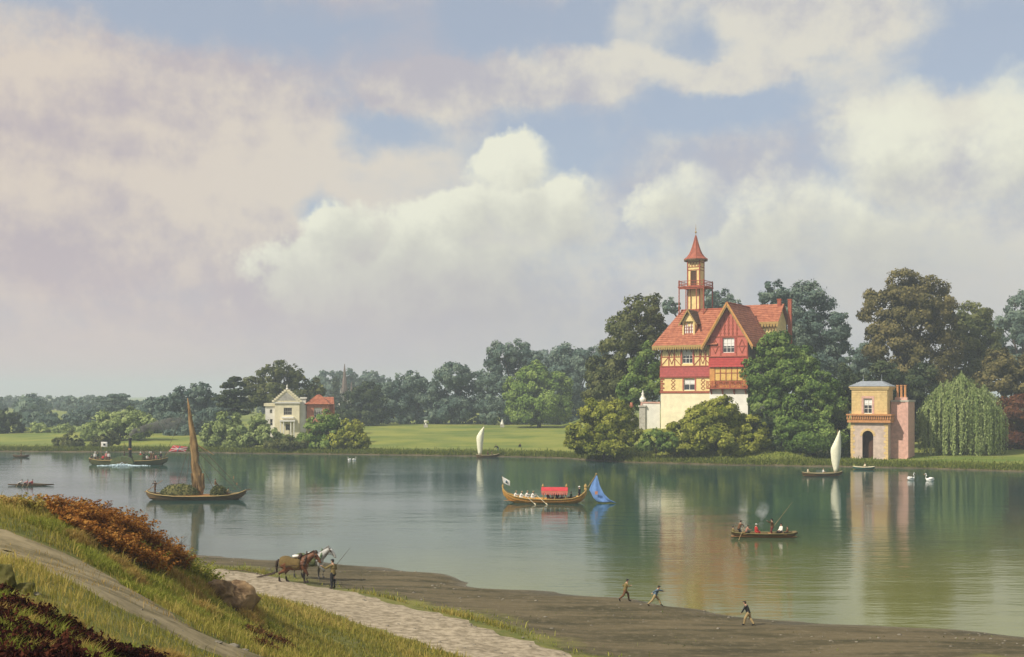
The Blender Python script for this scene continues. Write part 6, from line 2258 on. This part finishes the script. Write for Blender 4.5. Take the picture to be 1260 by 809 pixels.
# boat drawn up at the boathouse steps
o_, k_ = boat_at(1060, 577.5)
o_ = o_ + Vector((0, 1.0, 0))
sk_ = thing('skiff', 'small teal skiff lying at the bank in front of the arched boathouse door', 'boat', o_ + Vector((0, -2.2, 0)), R(-12))
hull(sk_, [(-1.7, .12, .2, .55), (-1.2, .45, -.05, .45), (0, .62, -.15, .4), (1.2, .45, -.05, .45), (1.7, .12, .2, .55)], mat('teal paint', (.05, .14, .11), .5), .06, rail=M_CREAM)
MB().box(-.14, .14, -.5, .5, .25, .3).build('thwart', M_DECK, sk_)
person('boatman in cream sitting in the teal skiff', o_ + Vector((.2, -2.2, .07)), 200, 1.4, SIT, C_CREAM, C_TAN, C_TAN)


# racing scull far upstream, and a lone skiff beyond it
def scull():
    o, k = boat_at(38, 598)
    root = thing('racing_scull', 'slender racing scull with three rowers in pale shirts', 'boat', o, R(1))
    L = 28 * k
    hull(root, [(-L, .04, .1, .22), (-L * .5, .22, -.03, .22), (0, .34, -.08, .24), (L * .5, .22, -.03, .22), (L, .04, .1, .22)], M_HULLB, .04, rail_r=.025)
    for i, (px, c, nm) in enumerate(((26, C_WHITE, 'white'), (33, C_PINK, 'pink'), (39, C_RED, 'red'))):
        person('rower in %s in the racing scull' % nm, Vector((P(px, 0, o.y).x, o.y, .02)), 180, 1.35, pose(drop=.36, lean=-14, kl=(.2, .06, .25), al=(.36, .06, .05), tl=(.40, .06, .1), kr=(.2, -.06, .25), ar=(.36, -.06, .05), tr=(.40, -.06, .1), el=(.12, .16, .34), wl=(.25, .12, .3), hl=(.3, .1, .3), er=(.12, -.16, .34), wr=(.25, -.12, .3), hr=(.3, -.1, .3)), c, C_DARK, HAIR, 'rowers of the racing scull')
        for sg in (-1, 1):
            ow = thing('scull_oar', 'thin oar of the racing scull', 'oar', (P(px - 3, 0, o.y).x, o.y, .45), 0, 'oars of the racing scull')
            MB().tube([(0, 0, 0), (.8, sg * 2.6, -.42)], [.02, .03], 5).build('shaft', C_TAN, ow)
    o2, k2 = boat_at(26, 563)
    r2 = thing('skiff', 'tiny brown skiff alone off the pale hedgerow', 'boat', o2)
    hull(r2, [(-1.6, .1, .15, .5), (-1, .4, -.05, .4), (0, .55, -.12, .36), (1, .4, -.05, .4), (1.6, .1, .15, .5)], M_HULLB, .06)
    person('man in olive standing in the tiny brown skiff', o2 + Vector((0, 0, .07)), -70, 1.5, ARMS, C_OLIVE, C_BROWN, HAIR)


scull()


def swan(label, px, py, face, group, s=1.0):
    d = dist_on(py)
    root = thing('swan', label, 'swan', ((px - 630) / F * d, d, 0), R(face), group)
    root.scale = (s, s, s)
    b = MB()
    b.tube([(-.62, 0, .24), (-.4, 0, .20), (0, 0, .14), (.3, 0, .15), (.45, 0, .2)], [.04, .2, .27, .22, .12], 12)
    b.tube([(.36, 0, .2), (.52, 0, .38), (.50, 0, .60), (.40, 0, .78), (.43, 0, .92), (.55, 0, .95), (.66, 0, .88)], [.12, .075, .06, .055, .055, .065, .04], 10)
    b.build('body', mat('white plumage', (.82, .81, .77), .8, .05, 4), root, vox=.025)
    for sg in (-1, 1):
        w = MB().tube([(.22, sg * .2, .26), (-.15, sg * .24, .36), (-.55, sg * .12, .40)], [.08, .15, .03], 8)
        w.build('wing', mat('white plumage', (.82, .81, .77), .8), root, smooth=True)
    MB().tube([(.66, 0, .88), (.80, 0, .82)], [.035, .015], 6).build('bill', mat('orange bill', (.6, .2, .04), .5), root)


swan('white swan with neck tucked low, just past the boathouse steps', 1121, 591, 20, 'swans by the boathouse', 1.05)
swan('white swan with upright neck near the willow', 1144, 592, 170, 'swans by the boathouse', 1.05)
swan('small white swan off the last meadow bush', 430, 566.5, 160, 'swans by the meadow', .62)
swan('second small white swan beside the one off the meadow bush', 436, 566.5, 10, 'swans by the meadow', .62)

# ------------------------------------------------------------------ plants and stones of the near bluff
L_GRASS = leaf_mat('meadow grass', (0.16, 0.165, 0.032), (0.30, 0.28, 0.058), (0.50, 0.39, 0.12), .4)
L_STRAW = leaf_mat('straw grass', (0.26, 0.19, 0.055), (0.40, 0.28, 0.085), (0.55, 0.38, 0.13), .35)
L_BRACK = leaf_mat('rusty bracken', (0.17, 0.065, 0.016), (0.36, 0.155, 0.036), (0.55, 0.29, 0.075), .35)
L_HEATH = leaf_mat('wine dark heather', (0.016, 0.006, 0.006), (0.038, 0.012, 0.012), (0.095, 0.032, 0.018), .2)
L_REED = leaf_mat('green tussock', (0.13, 0.165, 0.026), (0.26, 0.29, 0.048), (0.44, 0.42, 0.10), .4)


def blades(x, y, h, lean, width, z=None):
    """bent grass blades, two segments each, rooted on the land"""
    n = len(x)
    z = height(x, y) if z is None else z
    a = RNG.uniform(0, 6.283, n)
    b = RNG.uniform(0, 6.283, n)
    base = np.stack([x, y, z - .02], 1)
    dr = np.stack([np.cos(a), np.sin(a), np.zeros(n)], 1)
    sd = np.stack([np.cos(b), np.sin(b), np.zeros(n)], 1) * (width * RNG.uniform(.6, 1.3, n))[:, None]
    h = h[:, None]
    mid = base + dr * lean[:, None] * h * .3 + np.array([0, 0, 1]) * h * .6
    tip = base + dr * lean[:, None] * h + np.array([0, 0, 1]) * h * (1 - .3 * lean[:, None])
    v = np.stack([base - sd, base + sd, mid + sd * .7, tip, mid - sd * .7], 1).reshape(-1, 3)
    i = np.arange(n)[:, None] * 5
    f = np.concatenate([i + np.array([[0, 1, 2, 4]]), i + np.array([[4, 2, 3, 3]])], 1).reshape(-1, 4)
    return v, f


def grass_mesh(name, v, f, rn):
    f3 = np.concatenate([f[:, [0, 1, 2]], f[:, [0, 2, 3]]], 0)
    ok = (f3[:, 0] != f3[:, 1]) & (f3[:, 1] != f3[:, 2]) & (f3[:, 2] != f3[:, 0])
    rr = np.concatenate([np.repeat(rn, 2)] * 2)[ok]
    return np_mesh(name, v, f3[ok], rr)


def scatter(n, poly_fn):
    x = RNG.uniform(-34, 8, n)
    y = RNG.uniform(9, 72, n)
    k = poly_fn(x, y)
    return x[k], y[k]


def seen(x, y, m=60):
    px = 630 + x / y * F
    py = HY + (CAMH - height(x, y)) / y * F
    return (px > -m) & (px < 1260 + m) & (py < 809 + m * 1.5)


# fine turf over the bluff, thicker with distance from the paths
n0 = 420000
x, y = RNG.uniform(-32, 4, n0), 9 + 66 * RNG.uniform(0, 1, n0) ** 1.15
k = seen(x, y) & ~on_path(x, y, HILL, .46) & ~on_path(x, y, TOW, .50) & (height(x, y) > .78)
patch = wob(x, y, .55, 21) + .6 * wob(x, y, 1.6, 22)
k &= RNG.uniform(0, 1, n0) < np.clip(.62 + .35 * patch, .2, 1)
x, y, patch = x[k], y[k], patch[k]
hgt = np.clip(.10 + .10 * patch + RNG.gamma(2, .045, len(x)), .05, .5) * np.clip(y / 26, .55, 1.25)
v, f = blades(x, y, hgt, RNG.uniform(.1, .8, len(x)), np.full(len(x), .009) * np.clip(y / 22, .8, 2.4))
tag(link_mesh('turf_grass', grass_mesh('turf', v, f, np.clip(.5 + .4 * patch + RNG.normal(0, .22, len(x)), 0, 1)), L_GRASS), 'short mixed grass growing over the near bluff', 'grass', None, 'stuff')
# thin strays on the worn footpath
n1 = 26000
x, y = RNG.uniform(-32, 0, n1), RNG.uniform(10, 50, n1)
k = seen(x, y) & on_path(x, y, HILL, .5) & (wob(x, y, 1.2, 31) > -.05)
x, y = x[k], y[k]
v, f = blades(x, y, RNG.gamma(2, .04, len(x)) + .03, RNG.uniform(.2, .9, len(x)), np.full(len(x), .008), height(x, y) + .05)
tag(link_mesh('path_grass', grass_mesh('path grass', v, f, RNG.uniform(0, 1, len(x))), L_STRAW), 'sparse straw coloured grass on the worn footpath', 'grass', None, 'stuff')
# sedge along the edge of the towing path and the far waterline
n2 = 60000
x = RNG.uniform(-26, 16, n2)
y = RNG.uniform(40, 82, n2)
hh_ = height(x, y)
k = seen(x, y) & ~on_path(x, y, TOW, .5) & (hh_ > .62) & (hh_ < 1.25) & (RNG.uniform(0, 1, n2) < np.clip((hh_ - .6) * 2.2, .1, 1))
x, y = x[k], y[k]
v, f = blades(x, y, RNG.gamma(2, .06, len(x)) + .05, RNG.uniform(.1, .7, len(x)), np.full(len(x), .025))
tag(link_mesh('verge_grass', grass_mesh('verge', v, f, RNG.uniform(0, 1, len(x))), L_REED), 'green verge between the towing path and the mud', 'grass', None, 'stuff')
n3 = 90000
x = RNG.uniform(-120, 105, n3)
sh_ = np.interp(x, SHX, SHY)
y = sh_ + RNG.gamma(1.6, 2.2, n3) - .6
hh_ = height(x, y)
k = (hh_ > .12) & (np.abs(x / y * F) < 660)
x, y = x[k], y[k]
v, f = blades(x, y, RNG.gamma(2, .12, len(x)) + .1, RNG.uniform(.1, .6, len(x)), np.full(len(x), .07))
tag(link_mesh('bank_grass', grass_mesh('bank', v, f, RNG.uniform(0, 1, len(x))), leaf_mat('bank sedge', (0.075, 0.105, 0.020), (0.14, 0.18, 0.032), (0.24, 0.25, 0.06), .3)), 'rough grass fringing the far waterline', 'grass', None, 'stuff')


def tussock(label, px, py, r, h, n, lm, group, width=.012, name='grass_tussock', lean=(.2, .9)):
    c = ground_at(px, py)
    root = thing(name, label, 'plant', c, 0, group)
    a, q = RNG.uniform(0, 6.283, n), np.sqrt(RNG.uniform(0, 1, n)) * r
    x, y = np.cos(a) * q, np.sin(a) * q
    z = height(x + c.x, y + c.y) - c.z
    hh = h * RNG.uniform(.5, 1.1, n) * (1 - .45 * (q / r) ** 2)
    v, f = blades(x, y, hh, RNG.uniform(*lean, n), np.full(n, width), z)
    link_mesh('foliage', grass_mesh('tussock', v, f, np.clip(RNG.normal(.5, .25, n), 0, 1)), lm, root)
    return root


def bracken(label, px, py, r, h, n, lm, group, name='bracken', leaf=.062, dead_stem=True):
    """arching fronds: a bent rachis with tapering pairs of leaflets"""
    c = ground_at(px, py)
    root = thing(name, label, 'plant', c, 0, group)
    pos, nrm, rn, sz = [], [], [], []
    st = MB()
    for i in range(n):
        a = random.uniform(0, 6.283)
        q = r * .75 * math.sqrt(random.random())
        bx, by = q * math.cos(a), q * math.sin(a)
        bz = hz(c.x + bx, c.y + by) - c.z - .03
        out = a + random.uniform(-.7, .7)
        L = h * random.uniform(.65, 1.15)
        reach = L * random.uniform(.25, .65)
        sh = random.uniform(.1, .9)
        P_ = []
        for k in range(8):
            t = k / 7
            P_.append(Vector((bx + math.cos(out) * reach * t ** 1.5, by + math.sin(out) * reach * t ** 1.5, bz + L * (t - .28 * t ** 3))))
        if i % 2 == 0:
            st.tube([P_[0], P_[3], P_[6]], [.012, .009, .004], 4)
        sd = Vector((-math.sin(out), math.cos(out), 0))
        for k in range(2, 8):
            w = (.30 * L) * math.sin(min(1, (k - 1) / 3.0) * 1.57) * (1 - (k - 2) / 7)
            for s in (-1, 1):
                m = max(2, int(w / (leaf * .55)))
                for j in range(m):
                    p = P_[k] + sd * s * w * (j + .6) / m + Vector((0, 0, -.10 * w * (j / m)))
                    pos.append(p + Vector((random.gauss(0, .015), random.gauss(0, .015), random.gauss(0, .02))))
                    nn = Vector((math.cos(out) * .4 + random.gauss(0, .45), math.sin(out) * .4 + random.gauss(0, .45), .8))
                    nrm.append(nn.normalized())
                    rn.append(min(1, max(0, sh + random.gauss(0, .15))))
    v, f, rr = leaf_quads(np.array(pos), np.array(nrm), leaf, np.array(rn), 1.5)
    link_mesh('fronds', np_mesh('fronds', v, f, rr), lm, root)
    st.build('stems', BARK, root)['kind'] = 'stuff'
    return root


def heather(label, px, py, r, h, n, lm, group):
    """many upright wiry sprigs set with tiny leaves"""
    c = ground_at(px, py)
    root = thing('heather', label, 'plant', c, 0, group)
    pos, nrm, rn = [], [], []
    st = MB()
    for i in range(n):
        a = random.uniform(0, 6.283)
        q = r * math.sqrt(random.random())
        bx, by = q * math.cos(a), q * math.sin(a)
        bz = hz(c.x + bx, c.y + by) - c.z - .03
        L = h * random.uniform(.55, 1.15) * (1 - .35 * (q / r) ** 2)
        lean = Vector((random.gauss(0, .28) + .25 * bx / r, random.gauss(0, .28) + .25 * by / r, 1)).normalized()
        sh = random.uniform(.05, .9)
        b0 = Vector((bx, by, bz))
        if i % 4 == 0:
            st.tube([b0, b0 + lean * L * .9], [.007, .003], 4)
        m = int(L / .028)
        for k in range(m):
            t = (k + 1) / m
            for _ in range(2):
                pos.append(b0 + lean * L * t + Vector((random.gauss(0, .020), random.gauss(0, .020), 0)))
                nrm.append(Vector((random.gauss(0, 1), random.gauss(0, 1), .6)).normalized())
                rn.append(min(1, max(0, sh * (.5 + .7 * t) + random.gauss(0, .12))))
    v, f, rr = leaf_quads(np.array(pos), np.array(nrm), .034, np.array(rn), 1.8)
    link_mesh('sprigs', np_mesh('sprigs', v, f, rr), lm, root)
    st.build('stems', BARK, root)['kind'] = 'stuff'


def rock(label, px, py, size, m, seed, group=None, sink=.3, rz=0.0, name='boulder'):
    c = ground_at(px, py)
    root = thing(name, label, 'rock', c, rz, group)
    bm_ = bmesh.new()
    bmesh.ops.create_icosphere(bm_, subdivisions=4, radius=1)
    rg = random.Random(seed)
    planes = [(Vector((rg.gauss(0, 1), rg.gauss(0, 1), rg.gauss(0, 1))).normalized(), rg.uniform(.48, .86)) for _ in range(22)]
    for v_ in bm_.verts:
        p = v_.co
        for nrm, d in planes:
            e = p.dot(nrm) - d
            if e > 0:
                p = p - nrm * e * .97
        p = p * (1 + .07 * mnoise.noise(p * 2.2 + Vector((seed, 0, 0))) - .10 * max(0, .22 - abs(mnoise.noise(p * 1.7 + Vector((0, seed, 0))))) / .22 + .05 * mnoise.noise(p * 9))
        v_.co = Vector((p.x * size[0], p.y * size[1], p.z * size[2] + size[2] * (1 - sink) * .6))
    me = bpy.data.meshes.new('boulder')
    bm_.to_mesh(me)
    bm_.free()
    me.polygons.foreach_set('use_smooth', [True] * len(me.polygons))
    link_mesh('stone', me, m, root)
    return root, c


M_ROCK = mat('brown weathered rock', (0.13, 0.070, 0.030), .9, .5, 1.3, .12, 4, rgb2=(0.34, 0.23, 0.12))
M_GREYR = mat('grey path stone', (0.20, 0.18, 0.14), .9, .3, 6, .02, 14)
M_MOSS = mat('mossy rock', (0.095, 0.098, 0.022), .95, .3, 2.5, .04, 8, rgb2=(0.17, 0.15, 0.05))
rock('brown split boulder shouldering into the towing path', 292, 748, (1.25, 1.0, .95), M_ROCK, 5, rz=.4)
rock('smaller rusty boulder leaning on the split boulder', 272, 738, (.8, .7, .75), M_ROCK, 8, rz=1.2)
rock('tall mossy boulder beside the footpath at the bluff top', 2, 722, (.36, .30, .42), M_MOSS, 3)
rock('low mossy boulder just below the tall one', 30, 728, (.30, .22, .17), M_MOSS, 9)
rock('pale chip of stone below the mossy boulders', 46, 733, (.10, .07, .05), M_GREYR, 12)
for i, (px, py, s) in enumerate([(187, 764, .20), (172, 752, .13), (265, 792, .24), (286, 797, .30), (300, 802, .18), (240, 786, .10), (222, 778, .12), (130, 722, .10)]):
    rock('grey stone half buried in the worn footpath' if i < 4 else 'small pebble on the worn footpath', px, py, (s * .8, s * .6, s * .35), M_GREYR, 20 + i, 'footpath stones' if i < 4 else 'footpath pebbles', .7, name='path_stone')
for i in range(70):
    t = random.random()
    j = int(t * (len(TOW) - 30))
    x_, y_, w_ = TOW[j]
    x_ += random.uniform(-.5, .5) * w_
    y_ += random.uniform(-.4, .4) * w_
    s = random.uniform(.03, .07)
    r = thing('towpath_pebble', 'pebble lying on the pale towing path', 'pebble', (x_, y_, hz(x_, y_) + .03), 0, 'towing path pebbles')
    MB().ball((0, 0, s * .3), (s * 1.3, s, s * .7), 6).build('stone', M_GREYR, r, smooth=True)

# rusty bracken bank on the crest
BR = [(92, 646, .9, 1.15), (112, 650, 1.0, 1.25), (132, 655, 1.0, 1.2), (150, 660, 1.0, 1.2), (166, 668, 1.0, 1.2), (182, 676, 1.0, 1.15), (196, 686, .9, 1.0), (122, 668, .9, 1.0), (142, 680, .9, 1.0), (162, 690, .9, .95), (182, 698, .9, .9), (104, 658, .8, .9), (206, 692, .8, .9)]
for i, (px, py, r, h) in enumerate(BR):
    bracken('rusty orange bracken plant in the bank of bracken along the bluff crest', px, py, r, h, 44, L_BRACK, 'rusty bracken along the crest')
for px, py, r, h, lm, lab in [(75, 634, .8, .8, L_STRAW, 'yellow green fern clump where the bracken bank begins'), (45, 628, .8, .7, L_GRASS, 'low green fern on the bare end of the crest'), (20, 626, .8, .7, L_STRAW, 'straw coloured fern at the very top of the bluff'),
                              (214, 694, .8, .9, L_STRAW, 'straw coloured fern closing the bracken bank'), (232, 702, .8, .9, L_REED, 'green fern beyond the bracken, above the mud'), (248, 712, .8, .9, L_REED, 'green fern between the bracken and the boulder'), (178, 690, .6, .8, L_REED, 'green fern in the middle of the rusty bracken')]:
    bracken(lab, px, py, r, h, 22, lm, 'ferns of the bluff', name='fern', leaf=.06)
T = [(100, 668), (120, 690), (140, 705), (165, 716), (190, 722), (215, 728), (240, 735), (205, 742), (230, 750), (255, 756), (280, 768), (300, 775), (250, 728), (85, 655), (60, 650), (150, 700), (180, 735), (275, 755), (310, 765), (330, 772), (130, 700), (222, 716), (240, 720)]
T += [(255, 740), (312, 756), (268, 764), (262, 724)]
for i, (px, py) in enumerate(T):
    tussock('bright grass tussock on the slope between footpath and bracken' if i % 3 else 'tall yellow grass tussock on the slope below the bracken', px, py, .75 if i % 3 else .5, .42 if i % 3 else .55, 700, L_REED if i % 3 else L_STRAW, 'bright slope tussocks' if i % 3 else 'yellow slope tussocks')
# dead twiggy stalks
for px, py, top, lab in [(103, 640, 622, 'bare twiggy shrub standing out of the bracken'), (205, 690, 655, 'dead docken stalk at the bracken end'), (118, 648, 628, 'thin bare stems beside the twiggy shrub')]:
    c = ground_at(px, py)
    r = thing('dead_shrub', lab, 'plant', c)
    m = MB()
    h = (py - top) / F * c.y
    for i in range(16):
        a = random.uniform(-1, 1)
        e = Vector((a * h * .9, random.uniform(-.4, .4) * h, h * random.uniform(.6, 1.25)))
        m.tube([(a * .1, 0, -.05), e * .5 + Vector((a * .05, 0, h * .12)), e], [.014, .008, .003], 4)
        for _ in range(3):
            q = e * random.uniform(.5, .9)
            m.tube([q, q + Vector((random.uniform(-.25, .25), random.uniform(-.2, .2), random.uniform(.05, .3)))], [.005, .002], 3)
    m.build('twigs', BARK, r)
# wine-dark heather and grass in the bottom corner
HE = [(5, 778, .30, .34), (34, 792, .30, .36), (8, 806, .36, .34), (60, 806, .30, .36), (92, 800, .26, .34), (122, 808, .30, .34), (50, 768, .20, .34), (84, 780, .18, .30),
      (18, 752, .16, .30), (150, 814, .26, .30), (180, 816, .24, .28), (4, 735, .14, .24), (-10, 765, .3, .3), (80, 822, .36, .34), (30, 826, .36, .34), (106, 790, .12, .24)]
for i, (px, py, r, h) in enumerate(HE):
    heather('wine dark heather clump on the bluff corner below the mossy boulders', px, py, r, h, 120, L_HEATH, 'wine dark heather clumps')
for i, (px, py, r, h, lm) in enumerate([(64, 788, .34, .44, L_REED), (18, 788, .34, .42, L_REED), (42, 780, .28, .36, L_STRAW), (100, 808, .30, .36, L_STRAW), (128, 796, .26, .28, L_STRAW), (68, 772, .28, .34, L_REED), (162, 808, .30, .32, L_REED),
                                        (205, 814, .30, .32, L_STRAW), (30, 748, .24, .28, L_STRAW), (110, 818, .34, .38, L_REED), (4, 762, .28, .32, L_STRAW), (220, 816, .26, .28, L_STRAW), (48, 812, .30, .38, L_STRAW), (26, 770, .28, .36, L_REED),
                                        (10, 742, .24, .30, L_REED), (78, 798, .28, .38, L_REED), (140, 806, .26, .30, L_STRAW), (56, 755, .22, .26, L_STRAW), (90, 770, .20, .24, L_STRAW), (20, 812, .30, .38, L_REED)]):
    tussock('green grass tuft between the heather clumps' if lm is L_REED else 'straw coloured grass tuft between the heather clumps', px, py, r, h, 500, lm, 'green tufts in the heather' if lm is L_REED else 'straw tufts in the heather', .007)
for px, py, r, h in [(318, 785, .5, .4), (335, 792, .5, .42), (325, 800, .4, .36), (350, 796, .4, .34)]:
    heather('reddish low heather by the fork of the two paths', px, py, r, h, 110, leaf_mat('reddish heather', (.05, .018, .010), (.11, .045, .02), (.20, .10, .04)), 'reddish heather by the fork')
for i, (px, py) in enumerate([(345, 782), (370, 790), (395, 800), (420, 806), (360, 775), (385, 785), (410, 795)]):
    tussock('dull green tussock along the near edge of the towing path', px, py, .5, .30, 300, L_GRASS, 'tussocks edging the towing path', .010)
# drift branch on the mud
c = ground_at(300, 705)
r = thing('drift_branch', 'thin bare drift branch lying across the mud near the horses', 'branch', c)
m = MB()
e1, e2 = ground_at(275, 703) - c + Vector((0, 0, .05)), ground_at(322, 709) - c + Vector((0, 0, .1))
m.tube([e1, Vector((0, 0, .12)), e2], [.02, .035, .015], 5).tube([Vector((0, 0, .12)), ground_at(312, 702) - c + Vector((0, 0, .25))], [.02, .006], 4)
m.build('branch', BARK, r)

# shingle and wrack strewn over the drying mud: too small to pick apart
ns = 2600
x = RNG.uniform(-24, 40, ns)
y = RNG.uniform(44, 86, ns)
hh_ = height(x, y)
k = seen(x, y) & (hh_ > .04) & (hh_ < .8) & ~on_path(x, y, TOW, .5) & (wob(x, y * 1.8, .5, 77) + RNG.normal(0, .35, ns) > .12)
m = MB()
for a, b, c in zip(x[k], y[k], hh_[k]):
    s = min(.09, RNG.gamma(2.2, .014) + .012)
    m.ball((a, b, c + s * .15), (s * random.uniform(1, 1.8), s, s * .6), 6)
tag(m.build('shingle', M_GREYR, smooth=True), 'scattered grey shingle on the wet mud shore', 'shingle', None, 'stuff')
nw = 5200
x = RNG.uniform(-24, 40, nw)
y = RNG.uniform(44, 86, nw)
hh_ = height(x, y)
k = seen(x, y) & (hh_ > .18) & (hh_ < .85) & ~on_path(x, y, TOW, .5) & (wob(x * .7, y * 2.2, .6, 78) > .18)
x, y = x[k], y[k]
v, f = blades(x, y, RNG.gamma(2, .03, len(x)) + .03, RNG.uniform(.5, 1.1, len(x)), np.full(len(x), .03))
tag(link_mesh('wrack_grass', grass_mesh('wrack', v, f, RNG.uniform(0, 1, len(x))), L_OLIVE), 'thin patches of dull weed on the wet mud shore', 'weed', None, 'stuff')

# ------------------------------------------------------------------ river haze
hb = MB()
hb.box(-3100, 3100, -3100, 3400, -4.2, 48)
hm = bpy.data.materials.new('river haze')
hm.use_nodes = True
hm.node_tree.nodes.clear()
g_ = NG(hm.node_tree)
pv_ = g_.node('ShaderNodeVolumePrincipled')
pv_.inputs['Color'].default_value = (0.72, 0.82, 0.95, 1)
pv_.inputs['Density'].default_value = 0.00055
pv_.inputs['Anisotropy'].default_value = 0.1
ho_ = g_.node('ShaderNodeOutputMaterial')
hm.node_tree.links.new(pv_.outputs[0], ho_.inputs['Volume'])
tag(hb.build('haze', hm), 'thin bluish river haze', 'haze', None, 'stuff')
